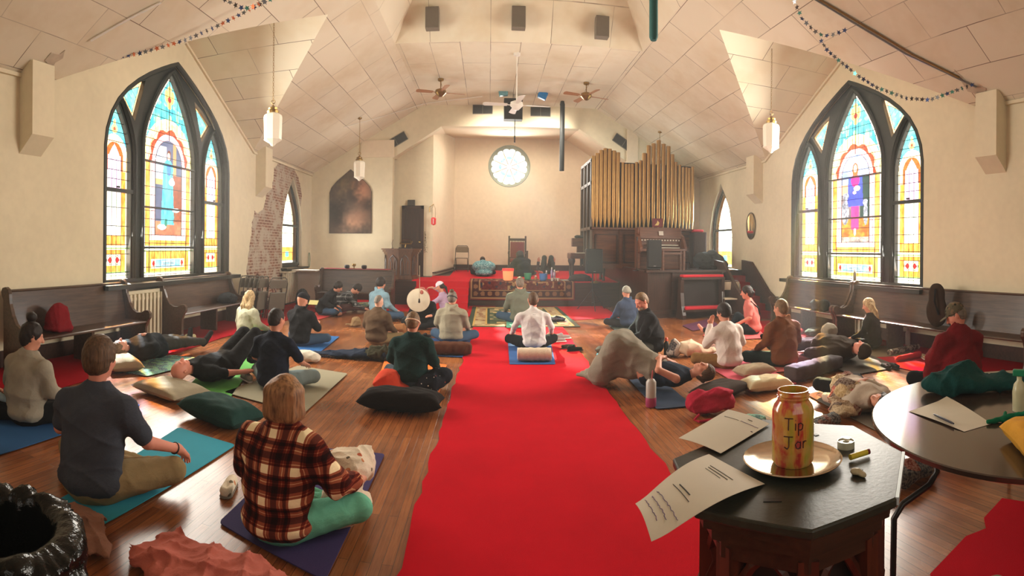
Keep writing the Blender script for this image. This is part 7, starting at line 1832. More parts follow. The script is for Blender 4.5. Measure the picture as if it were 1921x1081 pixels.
mat([(560, 688), (652, 703), (570, 778), (420, 738)], spotted('leaf_towel', (150, 144, 122), [(60, 66, 50), (80, 70, 60)], 9, .12), 'pale towel printed with dark leaf outlines, spread under the navy T-shirt person', kind='towel', nm='towel')
mat([(415, 655), (492, 664), (432, 748), (345, 738)], (96, 170, 84), 'grass green mat under the lying bald person')
mat([(455, 628), (520, 634), (500, 652), (430, 648)], (92, 178, 96), 'green mat under the long-haired person in the pale sweater', z=.012)
mat([(560, 628), (637, 633), (598, 664), (515, 655)], (40, 92, 150), 'blue mat under the person in black reading')
mat([(596, 578), (648, 576), (650, 586), (585, 604)], (206, 70, 72), 'coral red mat by the corner radiator')
mat([(640, 570), (700, 568), (704, 577), (652, 579)], cell_mat('tropic_towel', [(70, 130, 110), (200, 180, 90), (90, 150, 150), (60, 90, 80)], 14), 'small green and yellow towel behind the folded-over person', kind='towel', nm='towel', z=.02)
mat([(318, 668), (400, 676), (276, 708), (200, 694)], cell_mat('teal_towel', [(44, 110, 120), (80, 150, 140), (40, 90, 110), (110, 170, 130)], 16), 'teal patterned towel under the person lying by the pew', kind='towel', nm='towel')
mat([(722, 676), (838, 686), (816, 769), (692, 765)], (232, 118, 52), 'orange mat under the person in the dark green jumper', z=.008)
mat([(806, 636), (884, 638), (868, 672), (790, 668)], (52, 84, 136), 'blue mat under the brown cushion and pale grey hoodie')
mat([(952, 634), (1032, 638), (1042, 686), (956, 686)], (54, 92, 148), 'blue mat on the red runner under the person in white', z=.014)
mat([(950, 588), (990, 589), (994, 617), (950, 617)], (104, 176, 150), 'pale turquoise mat lying over the edge of the green rug', z=.022)
mat([(1130, 650), (1240, 650), (1215, 670), (1118, 668)], (60, 150, 168), 'light blue mat under the bearded person in black')
mat([(1140, 610), (1205, 612), (1200, 622), (1160, 626)], (60, 66, 54), 'dark olive mat under the person in the beanie')
mat([(1152, 684), (1206, 684), (1300, 764), (1232, 770)], (56, 70, 92), 'slate blue mat under the person with the grey blanket')
mat([(1304, 673), (1392, 668), (1496, 722), (1408, 738)], (212, 96, 112), 'pink mat with pale pillows under the person in the white shirt')
mat([(1395, 672), (1500, 664), (1560, 690), (1440, 702)], (190, 96, 92), 'rose mat under the person in the brown hoodie', z=.012)
mat([(1280, 612), (1330, 599), (1350, 612), (1300, 622)], (84, 44, 66), 'dark purple mat with a curled edge near the kneeling rail')
mat([(1318, 630), (1425, 622), (1440, 636), (1335, 640)], (206, 84, 84), 'coral mat under the person in the rose top', z=.014)
mat([(1512, 742), (1604, 722), (1752, 812), (1688, 832)], (120, 114, 104), 'long grey mat under the patchwork blanket')
mat([(1500, 668), (1560, 640), (1690, 690), (1600, 706)], (64, 56, 46), 'dark brown mat under the sleeping person in the brown coat', z=.012)
mat([(1600, 648), (1712, 652), (1716, 668), (1640, 672)], (104, 88, 62), 'tan mat beside the long-haired blonde person', z=.008)
def pillow(px, py, w, d, h, rz, c, label, z=0.012, lift=0, cat='pillow', tilt=0, pos=None, nm=None, roundy=.55, seed=0):
    g = pos if pos is not None else G(px, py); m = c if not isinstance(c, tuple) else cloth('pillow_%d_%d_%d' % c, c, bump=.3, bscale=60)
    n = 26; mb = MB(); rnd = random.Random(px + seed); ph = [rnd.uniform(0, 6) for _ in range(6)]
    def F(u, v):
        a = (u * 2 - 1); b = (v * 2 - 1); pin = 1 - .10 * (1 - abs(a) ** 2) * (abs(b) ** 4); pin2 = 1 - .10 * (1 - abs(b) ** 2) * (abs(a) ** 4)
        t = max(0, (1 - a ** 4) * (1 - b ** 4)) ** roundy
        wr = 1 + .07 * math.sin(a * 9 + ph[0] + 2 * math.sin(b * 4)) * math.sin(b * 7 + ph[1])
        return (a * w / 2 * pin2, b * d / 2 * pin, t * h / 2 * wr)
    mb.grid(F, n, n); k = len(mb.v); mb.grid(lambda u, v: (F(1 - u, v)[0], F(1 - u, v)[1], -F(1 - u, v)[2] * .75), n, n)
    o = mb.build(nm or ('pillow' if cat == 'pillow' else cat.replace(' ', '_')), m, loc=(g.x, g.y, z + h * .375 + lift), rot=(tilt, 0, rz), smooth=180); tag(o, label, cat); return o
def bolster(px, py, L, r, rz, c, label, z=.012, cat='bolster', flat=.8, pos=None):
    g = pos if pos is not None else G(px, py); m = c if not isinstance(c, tuple) else cloth('bolster_%d_%d_%d' % c, c, bump=.35, bscale=50)
    s = Soft(.012, .03); s.cap((-L / 2 + r, 0, r * flat), (L / 2 - r, 0, r * flat), r, r, flat=((0, 0, 1), flat)); s.box((0, 0, r * flat), (L / 2, r * .85, r * flat * .8), .03)
    o = obj('bolster', s.mesh('b', folds(px, .010, 9, (1, 0, 0))), m, loc=(g.x, g.y, z), rz=rz); tag(o, label, cat); return o
def heap(px, py, parts, c, label, cat, name=None, seed=1, z=.012, amp=.016, f=9, step=.013, rz=0, pos=None, k=.06):
    """a crumpled heap of cloth; parts: (x, y, z, rx, ry, rz) balls about the floor point"""
    g = pos if pos is not None else G(px, py); s = Soft(step, k)
    for q in parts: s.ell(q[:3], q[3:6])
    s.plane((0, 0, 0), (0, 0, -1)); m = c if not isinstance(c, tuple) else cloth('heap_%d_%d_%d' % c, c, bump=.5, bscale=70)
    o = obj(name or cat.replace(' ', '_'), s.mesh('h', crumple(seed, max(.03, amp * 2.0), f * .8)), m, loc=(g.x, g.y, z), rz=rz); tag(o, label, cat); return o
def shoe(pos, rz, c, label, sole=(220, 214, 204), s=1.0, z=.006, group=None, low=False, nm='shoe'):
    r = empty(nm, (pos[0], pos[1], z), rz, label, nm, group, s=s)
    a = Soft(.007, .015); a.cap((0, -.10, .012), (0, .11, .012), .036, .040, flat=((0, 0, 1), .32)); obj('sole', a.mesh('s'), cloth('sole_%d' % sole[0], sole), r)
    u = Soft(.007, .02); u.cap((0, -.09, .045), (0, .10, .032), .034, .030); 
    if not low: u.cap((0, -.085, .06), (0, -.03, .075), .036, .030)
    u.ell((0, -.075, .115 if not low else .075), (.022, .040, .035), sub=True, k=.01); u.plane((0, 0, .018), (0, 0, -1)); obj('upper', u.mesh('u'), c if not isinstance(c, tuple) else cloth('shoe_%d_%d_%d' % c, c), r); return r
def bottle(pos, r, h, c, label, cap=(230, 230, 226), z=0.006, neck=.7, cat='bottle', group=None):
    e = empty(cat.replace(' ', '_'), (pos[0], pos[1], z), 0, label, cat, group)
    MB().lathe([(r * .92, 0), (r, .01), (r, h * neck), (r * .55, h * (neck + .12)), (r * .5, h * .86)], 16).build('body', plain('bottle_%d_%d_%d' % c, c, .35), e, smooth=50); MB().lathe([(r * .6, h * .84), (r * .6, h), (r * .3, h + .01)], 14).build('cap', plain('bottle_%d_%d_%d' % cap, cap, .4), e, smooth=50); return e
# pillows and bolsters
pillow(228, 694, .62, .42, .20, -.6, (150, 134, 106), 'tan pillow under the head of the person lying by the pew')
pillow(318, 742, .72, .50, .16, -.25, (156, 146, 124), 'pale grey-beige pillow under the bald lying person')
pillow(412, 792, .78, .40, .24, -.35, (30, 62, 58), 'plump dark green pillow on the bare floor behind the plaid shirt')
pillow(471, 668, .42, .30, .18, .3, (198, 186, 164), 'small white pillow left of the navy T-shirt person')
heap(572, 678, [(0, 0, .07, .18, .14, .10), (.12, -.03, .05, .12, .10, .07)], (212, 204, 188), 'crumpled white towel on the floor right of the navy T-shirt person', 'towel', seed=4)
bolster(842, 667, .66, .12, .05, (82, 46, 28), 'brown bolster cushion behind the pale grey hoodie')
pillow(752, 770, .84, .34, .23, -.03, (26, 21, 20), 'black bolster pillow behind the person in the dark green jumper')
def towel_roll():
    g = G(1002, 680); mb = MB(); n = 40; 
    pts = [((.095 - .0016 * i) * math.cos(i * .42), (.095 - .0016 * i) * math.sin(i * .42)) for i in range(n)]
    out = [(-.24, p) for p in pts]
    s = Soft(.009, .02); s.cap((-.22, 0, .095), (.22, 0, .095), .092, .092); s.plane((.235, 0, 0), (1, 0, 0)); s.plane((-.235, 0, 0), (-1, 0, 0))
    r = obj('towel_roll', s.mesh('t', folds(3, .008, 12, (1, 0, 0))), cloth('cream_towel', (214, 196, 172), bump=.6), loc=(g.x, g.y - .02, .022), rz=-.04); tag(r, 'rolled cream towel on the blue mat behind the person in white', 'towel')
    MB().tube([(.236, p[0] * .85, .095 + p[1] * .85) for p in pts], .006, 5).build('rolled_end', cloth('tan_edge', (150, 110, 84)), r)
towel_roll()
heap(672, 672, [(-.40, -.03, .03, .30, .16, .05), (.05, .02, .05, .38, .20, .08), (.45, .0, .05, .25, .18, .07), (-.65, -.06, .02, .16, .12, .04)], (32, 42, 60), 'dark navy blanket spread behind the bald person in brown', 'blanket', seed=6, amp=.02)
heap(712, 676, [(0, 0, .08, .24, .13, .13), (.08, 0, .11, .13, .1, .08)], (58, 56, 40), 'fuzzy dark olive bag on the floor by the navy blanket', 'bag', seed=7, amp=.02, f=20)
heap(668, 614, [(0, 0, .09, .13, .10, .13), (-.12, 0, .03, .12, .09, .04)], (130, 106, 74), 'small tan bag left of the blue hooded person', 'bag', seed=8)
heap(748, 628, [(0, 0, .10, .16, .13, .12)], (136, 92, 56), 'tan cushion between the brown jacket and the drummer', 'cushion', seed=9)
heap(728, 735, [(0, 0, .11, .15, .14, .15), (.05, .0, .05, .2, .15, .06)], (214, 76, 50), 'orange-red bag left of the dark green jumper', 'bag', seed=10)
heap(808, 738, [(0, 0, .10, .16, .17, .12), (.10, .12, .15, .15, .14, .12), (-.08, -.05, .04, .16, .12, .06)], spotted('dotted_cloth', (24, 26, 34), [(220, 210, 200), (200, 70, 50), (120, 160, 170), (230, 220, 210)], 22, .26), 'black cloth with white dots bunched right of the dark green jumper', 'blanket', seed=11)
heap(1152, 668, [(0, 0, .08, .28, .16, .10), (.12, 0, .09, .18, .14, .10)], (84, 78, 64), 'crumpled grey-brown bag left of the bearded person', 'bag', seed=12, amp=.02)
heap(1292, 668, [(0, 0, .10, .24, .18, .13), (.22, 0, .05, .22, .16, .08)], (208, 184, 158), 'cream blanket heap by the tote and orange-capped bottle', 'blanket', seed=13)
heap(1265, 670, [(0, 0, .12, .10, .08, .14), (.0, .03, .05, .12, .09, .06)], cell_mat('tote', [(200, 196, 190), (50, 60, 80), (120, 140, 160)], 9), 'white and navy tote bag beside the cream blanket', 'bag', seed=14)
bottle(G(1250, 668), .04, .26, (40, 44, 40), 'dark bottle with an orange cap by the cream blanket', (230, 90, 60))
e = bottle(G(1221, 764), .052, .26, (178, 174, 166), 'steel and pink straw tumbler by the lying person', (190, 186, 178), neck=.95, cat='tumbler')
MB().lathe([(.050, .0), (.0545, .01), (.0545, .09), (.0525, .095)], 18, cap1=False).build('base_cup', plain('pink_grip', (160, 50, 96), .5), e, smooth=50); MB().tube([(0, 0, .2), (.015, 0, .36)], .005, 6).build('straw', plain('pink_straw', (200, 90, 100)), e)
pillow(1318, 742, .66, .42, .15, .55, (58, 46, 38), 'dark brown pillow under the head of the person with the grey blanket', pos=Vector((2.47, 5.27, 0)))
heap(1330, 776, [(0, 0, .10, .25, .13, .09), (.10, -.02, .19, .17, .11, .05), (-.12, 0, .12, .12, .1, .12), (.22, .02, .08, .08, .08, .10), (0, -.10, .07, .12, .06, .07)], (176, 34, 60), 'bright crimson backpack against the dark brown pillow', 'backpack', seed=15, amp=.014, f=14)
g = G(1312, 790); o = MB().tube([(g.x, g.y, .06), (g.x - .06, g.y - .02, .02), (g.x - .03, g.y - .06, .015), (g.x + .12, g.y - .05, .015)], .012, 6).build('bag_strap', cloth('crimson_strap', (176, 34, 60))); tag(o, 'loose crimson strap trailing on the floor from the backpack', 'strap')
pillow(1415, 706, .50, .30, .16, .1, (176, 158, 134), 'grey-beige pillow at the back of the pink mat'); pillow(1436, 732, .56, .34, .17, -.05, (212, 196, 160), 'cream fleecy pillow at the near end of the pink mat')
bolster(1528, 706, .98, .125, .30, (70, 64, 68), 'long charcoal bolster behind the brown hoodie')
heap(1596, 768, [(0, 0, .14, .28, .24, .17), (-.18, -.16, .08, .22, .16, .10), (.12, .20, .15, .22, .2, .16), (.16, -.06, .14, .2, .16, .14)], cell_mat('patchwork', [(170, 60, 46), (190, 160, 110), (90, 60, 50), (150, 120, 90), (110, 50, 40), (200, 176, 140)], 8, bump=.6), 'crumpled red and tan patchwork blanket on the grey mat', 'blanket', seed=16, amp=.028, f=10)
heap(1552, 800, [(0, 0, .04, .13, .08, .05), (.06, 0, .05, .07, .06, .05)], cell_mat('dark_yarn', [(44, 48, 60), (110, 60, 54), (70, 80, 90)], 24), 'small bundle of dark patterned yarn on the floor behind the jar', 'bundle', seed=17)
heap(1532, 632, [(0, 0, .08, .28, .18, .10)], (42, 40, 32), 'dark jacket heap beyond the sleeping person', 'jacket', seed=18); heap(1560, 640, [(0, 0, .11, .14, .12, .14)], (150, 144, 130), 'grey-white scarf on top of the sleeping person', 'scarf', seed=19, z=.26, pos=G(1556, 668))
heap(1490, 628, [(0, 0, .06, .22, .14, .08)], (180, 30, 44), 'bright red cloth on the floor by the loft-side pew', 'cloth', seed=20)
for px, lb, gx in ((1662, 'left black strappy sandal of the pair on the bare floor', 0), (1678, 'right black strappy sandal of the pair on the bare floor', 1)): shoe(G(px, 692), -.3, (30, 30, 26), lb, sole=(40, 40, 38), s=.95, low=True, nm='sandal')
for px, lb in ((1733, 'nearer cream slipper by the red umbrella'), (1748, 'farther cream slipper by the red umbrella')): shoe(G(px, 674), -.6, (176, 158, 126), lb, s=.95, low=True, nm='slipper')
a, b = G(1680, 680), G(1725, 672); o = MB().tube([(a.x, a.y, .03), (a.x + .1 * (b.x - a.x), a.y + .1 * (b.y - a.y), .05), (b.x, b.y, .055), (b.x + .02, b.y + .02, .05)], [.012, .035, .05, .03], 10).build('umbrella', cloth('umbrella_red', (196, 30, 44)), smooth=60); tag(o, 'folded red umbrella on the floor beside the slippers', 'umbrella')
a, b = G(1668, 668), G(1722, 656); o = MB().tube([(a.x, a.y, .05), (b.x, b.y, .05)], .045, 10).build('rolled_scarf', cell_mat('zigzag', [(40, 38, 36), (170, 164, 150)], 22), smooth=60); tag(o, 'black and white patterned roll beside the umbrella', 'scarf')
bottle(G(1703, 649), .042, .30, (216, 208, 200), 'white steel bottle standing on the red carpet by the right pew', (200, 190, 176))
for i, (px, py, rz, lb) in enumerate(((1046, 643, -1.4, 'nearer pale grey running shoe right of the person in white'), (1056, 637, -1.3, 'farther pale grey running shoe right of the person in white'))): shoe(G(px, py), rz, (150, 140, 134), lb, s=1.08)
shoe(G(1066, 655), -1.2, (60, 44, 34), 'brown flat shoe behind the grey running shoes', sole=(60, 44, 34), low=True); shoe(G(1078, 660), -1.3, (20, 18, 18), 'black ankle shoe on the edge of the red runner', sole=(20, 18, 18))
heap(1042, 604, [(0, 0, .04, .22, .20, .05), (.1, .12, .05, .1, .1, .06)], (28, 26, 28), 'black jacket dropped on the green rug', 'jacket', seed=22, amp=.02, f=18)
for px, lb in ((350, 'left beige trainer by the end of the left pew'), (364, 'right beige trainer by the end of the left pew')): shoe(G(px, 640), .5, (156, 146, 112), lb, s=1.1)
shoe(G(462, 716), .9, (150, 140, 128), 'grey trainer beside the bald lying person'); shoe(G(782, 640), .3, (60, 50, 44), 'dark shoe in front of the drummer', sole=(90, 80, 70)); shoe(G(800, 636), -.5, (40, 40, 44), 'black shoe between the drummer and the pale grey hoodie', sole=(90, 80, 70))
heap(690, 606, [(0, 0, .05, .16, .12, .06)], (70, 84, 88), 'grey bag at the right of the blue hooded person', 'bag', seed=23, pos=G(757, 603))
for px, py, lb in ((79, 668, 'cream travel cup with a lid beside the person with the bun'), (90, 660, 'taller cream travel cup beside the person with the bun')): bottle(G(px, py, 0), .05, .20 if px < 85 else .26, (176, 164, 140), lb, (196, 190, 180), neck=.9, cat='travel cup')
o = heap(0, 0, [(0, 0, .17, .13, .20, .22), (0, .03, .05, .14, .22, .07)], (120, 26, 34), 'maroon leather bag on the nearest left pew', 'bag', seed=24, amp=.008, z=.452, pos=Vector((-4.97, 4.75, 0)))
o = heap(0, 0, [(0, 0, .10, .18, .30, .12), (-.05, .2, .06, .16, .2, .08)], (30, 34, 38), 'dark coat on the seat of the worn left pew', 'coat', seed=25, z=.452, pos=Vector((-4.93, 9.25, 0)))
r = empty('guitar_bag', (5.98, 5.35, .455), PI / 2, 'dark brown guitar bag standing upright on the long right pew', 'guitar bag'); obj('body', Soft(.015, .06).ell((0, 0, .24), (.20, .09, .24)).ell((0, 0, .50), (.15, .08, .16)).mesh('g', folds(3, .006, 8)), cloth('guitar_bag', (52, 38, 28)), r); MB().tube([(-.12, .09, .2), (-.08, .14, .4), (-.05, .09, .58)], .016, 6).build('strap', T_black, r)
o = heap(0, 0, [(0, 0, .16, .10, .11, .17)], (34, 28, 24), 'dark rounded bag beside the guitar bag on the pew', 'bag', seed=26, z=.452, pos=Vector((5.95, 4.95, 0)))
heap(0, 0, [(0, 0, .10, .12, .14, .14), (0, .28, .09, .11, .12, .12)], (24, 26, 26), 'black bags on the seat of the worn right pew', 'bag', seed=27, z=.452, pos=Vector((5.95, 8.15, 0)))
bottle((6.52, 8.9 - .95), .03, .26, (120, 110, 90), 'small amber bottle on the sill of the right window', z=SILL + .01)
heap(597, 500, [(0, 0, .25, .2, .16, .28)], (34, 36, 40), 'dark backpack standing near the corner radiator', 'backpack', seed=28, pos=Vector((-4.55, 12.5, 0)))
# P8 book, drum and beater
j8 = G(590, 640); o = MB().box((0, 0, 0), (.14, .10, .012), rot=Matrix.Rotation(.6, 3, 'X')).build('book', plain('yellow_page', (170, 160, 96), .7), loc=(P(588, 566, r=8.1).x, P(588, 566, r=8.1).y, P(588, 568, r=8.1).z)); tag(o, 'open yellow-paged booklet held by the person in black and cap', 'book')
q = P(785, 563, r=dr[2] and math.hypot(*G(785, 618)[:2]) - .02); n_ = Vector((-q.x, -q.y, 0)).normalized(); rzd = math.atan2(n_.y, n_.x) + PI / 2
r = empty('frame_drum', tuple(q), rzd, 'round pale frame drum facing the room beside the lavender tracksuit', 'drum')
Rm = Matrix.Rotation(PI / 2, 4, 'X'); rad = .225
mb = MB().lathe([(rad, -.04), (rad, .04), (rad - .012, .04), (rad - .012, -.04), (rad, -.04)], 40, cap0=False, cap1=False).xf(Rm); mb.build('hoop', wood('drum_hoop', (120, 80, 44), (160, 110, 66), .5), r, smooth=40)
MB().lathe([(rad - .002, .036), (rad - .002, .042), (rad - .01, .045), (0, .046)], 40).xf(Rm).build('drumhead', plain('drum_skin', (214, 204, 180), .6, var=.14, nscale=12), r, smooth=40)
r = empty('drum_beater', tuple(q), rzd, 'black-headed beater on a thin stick held over the drum', 'beater'); k = Matrix.Identity(3)
MB().tube([(.015, -.10, -.01), (.02, -.12, .34)], .006, 6).build('stick', plain('pale_stick', (170, 150, 120), .6), r); obj('head', Soft(.006, .01).cap((.015, -.10, -.03), (.015, -.10, .03), .020, .012).mesh('h'), T_black, r)
# on the stage: bowls, bottles, cups
def singing_bowl(px, y, rad, h, c, label, em=.0, rim=None):
    q = P(px, 520, y=y); z = SH(y) + .03; r = empty('singing_bowl', (q.x, y, z), 0, label, 'singing bowl')
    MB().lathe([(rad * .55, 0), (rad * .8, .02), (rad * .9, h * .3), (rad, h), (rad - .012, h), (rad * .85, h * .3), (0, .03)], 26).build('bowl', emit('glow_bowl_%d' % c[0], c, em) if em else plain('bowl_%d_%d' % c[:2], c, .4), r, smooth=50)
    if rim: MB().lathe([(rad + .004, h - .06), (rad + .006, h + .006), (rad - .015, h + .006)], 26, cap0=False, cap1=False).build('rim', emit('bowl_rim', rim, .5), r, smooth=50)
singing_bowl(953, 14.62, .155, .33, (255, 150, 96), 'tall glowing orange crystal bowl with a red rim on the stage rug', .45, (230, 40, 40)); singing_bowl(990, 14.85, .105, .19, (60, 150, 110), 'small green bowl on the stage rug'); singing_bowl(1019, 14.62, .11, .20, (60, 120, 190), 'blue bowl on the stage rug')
for i, (px, y, rr, hh_, c, lb) in enumerate(((1035, 15.0, .032, .34, (176, 160, 200), 'tall lavender bottle on the stage, left of the pair'), (1040, 14.9, .035, .28, (190, 176, 206), 'shorter lavender bottle on the stage, right of the pair'), (1025, 15.1, .03, .24, (150, 156, 150), 'grey bottle behind the blue bowl'), (1005, 14.9, .04, .11, (196, 140, 90), 'squat amber jar between the green and blue bowls'))):
    q = P(px, 520, y=y); bottle((q.x, y), rr, hh_, c, lb, z=SH(y) + .03)
for i, (px, y) in enumerate(((1036, 14.62), (1042, 14.7), (1047, 14.62))):
    q = P(px, 520, y=y); o = MB().lathe([(.03, 0), (.04, .08), (.036, .08), (.027, .01), (0, .01)], 14).build('cup', M_white, loc=(q.x, y, SH(y) + .03), smooth=50); tag(o, ('left', 'middle', 'right')[i] + ' of three white cups by the lavender bottles', 'cup', 'white cups on the stage rug')
q = P(1062, 520, y=14.8); o = MB().box((0, 0, .004), (.3, .2, .006)).build('paper_sheet', M_white, loc=(q.x, 14.8, SH(14.8) + .03), rz=.2); tag(o, 'white paper lying flat at the right end of the stage rug', 'paper')
heap(0, 0, [(0, 0, .05, .2, .12, .09)], (84, 74, 70), 'grey-brown cloth heap right of the throne chair', 'cloth', seed=29, z=SH(16.6) + .012, pos=Vector((P(996, 505, y=16.6).x, 16.6, 0)))
# ================================================================ FOREGROUND
# floral blanket and slipper by the plaid shirt
M_floral = spotted('floral_fleece', (226, 212, 190), [(180, 90, 60), (120, 110, 90), (200, 130, 90), (150, 60, 50)], 15, .36, bump=.7)
g = G(640, 985); heap(0, 0, [(0, 0, .13, .13, .20, .14), (.05, .12, .22, .12, .16, .12), (-.04, .16, .26, .14, .14, .08), (.02, -.12, .07, .09, .12, .08), (.07, .26, .20, .09, .12, .12), (.10, .0, .06, .10, .2, .06)], M_floral, 'cream floral fleece blanket bundled at the right side of the plaid shirt', 'blanket', seed=31, pos=Vector((g.x - .02, g.y + .10, 0)), amp=.02, step=.010)
r = empty('slipper', tuple(G(430, 922)), .25, 'cream slipper with a rust flower left of the plaid shirt', 'slipper'); obj('upper', Soft(.008, .03).cap((0, -.08, .04), (0, .08, .035), .042, .038).ell((0, -.06, .09), (.025, .05, .035), sub=True, k=.02).plane((0, 0, .012), (0, 0, -1)).mesh('s'), M_floral, r); obj('sole', Soft(.008, .01).cap((0, -.085, .01), (0, .085, .01), .044, .042, flat=((0, 0, 1), .25)).mesh('s'), cloth('grey_sole', (120, 110, 100)), r)
# salmon blanket at the bottom, folded sheet at the left, bin
c = G(415, 1075); heap(0, 0, [(0, 0, .04, .46, .22, .07), (-.22, -.02, .03, .26, .18, .05), (.22, -.10, .05, .28, .20, .07), (.05, .06, .06, .26, .12, .06)], (196, 110, 96), 'salmon pink blanket on the floor at the bottom edge behind the plaid shirt', 'blanket', seed=32, pos=Vector((c.x + .02, c.y - .10, 0)), amp=.022, f=13, step=.009)
c = G(120, 1010); heap(0, 0, [(0, 0, .06, .25, .22, .09), (.20, -.02, .04, .16, .10, .05), (-.05, -.14, .06, .25, .14, .07)], (140, 100, 82), 'crumpled dusty tan cloth in front of the rubbish bag', 'cloth', seed=33, pos=Vector((c.x + .02, c.y, 0)), amp=.026, f=12, step=.011)
q = P(-10, 925, r=1.75)
r = empty('rubbish_bin', (q.x + .02, q.y, 0), 0, 'bin lined with a shiny black rubbish bag at the left edge', 'bin')
MB().lathe([(.20, 0), (.235, .62), (.228, .62), (.19, .01)], 28).build('body', plain('brown_bin', (66, 40, 30), .5), r, smooth=40)
Mb = plain('bin_liner', (8, 10, 8), rough=.2, var=.2, spec=.28, bump=.9, bscale=14)
def linerF(u, v):
    a = u * 2 * PI; w = .010 * math.sin(a * 7 + 5 * math.sin(a * 2.0 + v * 5)) + .007 * abs(math.sin(a * 9 + v * 10 + 3 * math.sin(a * 5))) - .004
    if v < .3: t = v / .3; return ((.18 + w) * math.cos(a), (.18 + w) * math.sin(a), .30 + .36 * t)
    if v < .5: t = (v - .3) / .2; R = .18 + .085 * t + w; return (R * math.cos(a), R * math.sin(a), .66 + .025 * math.sin(t * PI) + w)
    t = (v - .5) / .5; R = .265 + w * 2.2 + .012 * math.sin(t * 7 + a * 5); return (R * math.cos(a), R * math.sin(a), .66 - t * (.22 + .05 * math.sin(a * 3)) + w)
MB().grid(linerF, 140, 26, closed_u=True).build('bin_liner', Mb, r, smooth=180, fixn=False)
# ---- eight-sided pedestal table with the tip jar
TH = .90
M_slab = plain('dark_green_stone_top', (44, 46, 38), rough=.36, var=.5, nscale=26, bump=.08, spec=.35)
oc = [G(x, y, TH) for x, y in ((1303, 954), (1524, 996), (1683, 934), (1695, 848), (1602, 798), (1430, 786), (1262, 860))]
oc = [Vector((p.x, p.y)) for p in oc]; cen = sum(oc, Vector((0, 0))) / len(oc)
r = empty('pedestal_table', (cen.x, cen.y, 0), 0, 'dark many-sided pedestal table holding the tip jar', 'table'); loc_ = [(p - cen) for p in oc]
mb = MB(); mb.prism([tuple(p) for p in loc_], TH - .028, TH, 'z'); mb.build('tabletop', M_slab, r, bevel=.006)
mb = MB(); mb.prism([tuple(p * .93) for p in loc_], TH - .06, TH - .028, 'z'); mb.prism([tuple(p * .86) for p in loc_], TH - .10, TH - .06, 'z'); mb.prism([tuple(p * .78) for p in loc_], TH - .16, TH - .10, 'z'); mb.build('moulding', M_dark_wood, r)
M_ped = wood('pedestal_wood', (52, 20, 12), (92, 40, 22), .4, 'z')
mb = MB(); mb.prism([tuple(p * .58) for p in loc_], .06, TH - .16, 'z'); mb.prism([tuple(p * .74) for p in loc_], 0, .07, 'z'); mb.build('pedestal', plain('pedestal_core', (22, 14, 12), .6), r)
for p in loc_:
    a = p * .70; mb = MB(); mb.box((a.x, a.y, (TH - .1) / 2), (.055, .055, TH - .16), rz=math.atan2(p.y, p.x)); mb.tube([(a.x, a.y, .70), (a.x * .92, a.y * .92, .60), (a.x * 1.04, a.y * 1.04, .52), (a.x, a.y, .44)], .03, 8); mb.build('corner_post', M_ped, r)
for i in range(len(loc_)):
    a, b = loc_[i] * .70, loc_[(i + 1) % len(loc_)] * .70; m_ = (a + b) / 2; mb = MB(); mb.tube([(a.x, a.y, .62), ((a.x * .7 + b.x * .3), (a.y * .7 + b.y * .3), .72), (m_.x, m_.y, .76), ((a.x * .3 + b.x * .7), (a.y * .3 + b.y * .7), .72), (b.x, b.y, .62)], .016, 6); mb.build('arch', M_ped, r)
a, b = oc[2], oc[3]; MB().bar((a.x - cen.x, a.y - cen.y, TH - .01), (b.x - cen.x, b.y - cen.y, TH - .01), .010, .022).build('edge_strip', plain('pale_edge', (170, 190, 196), .3), r)
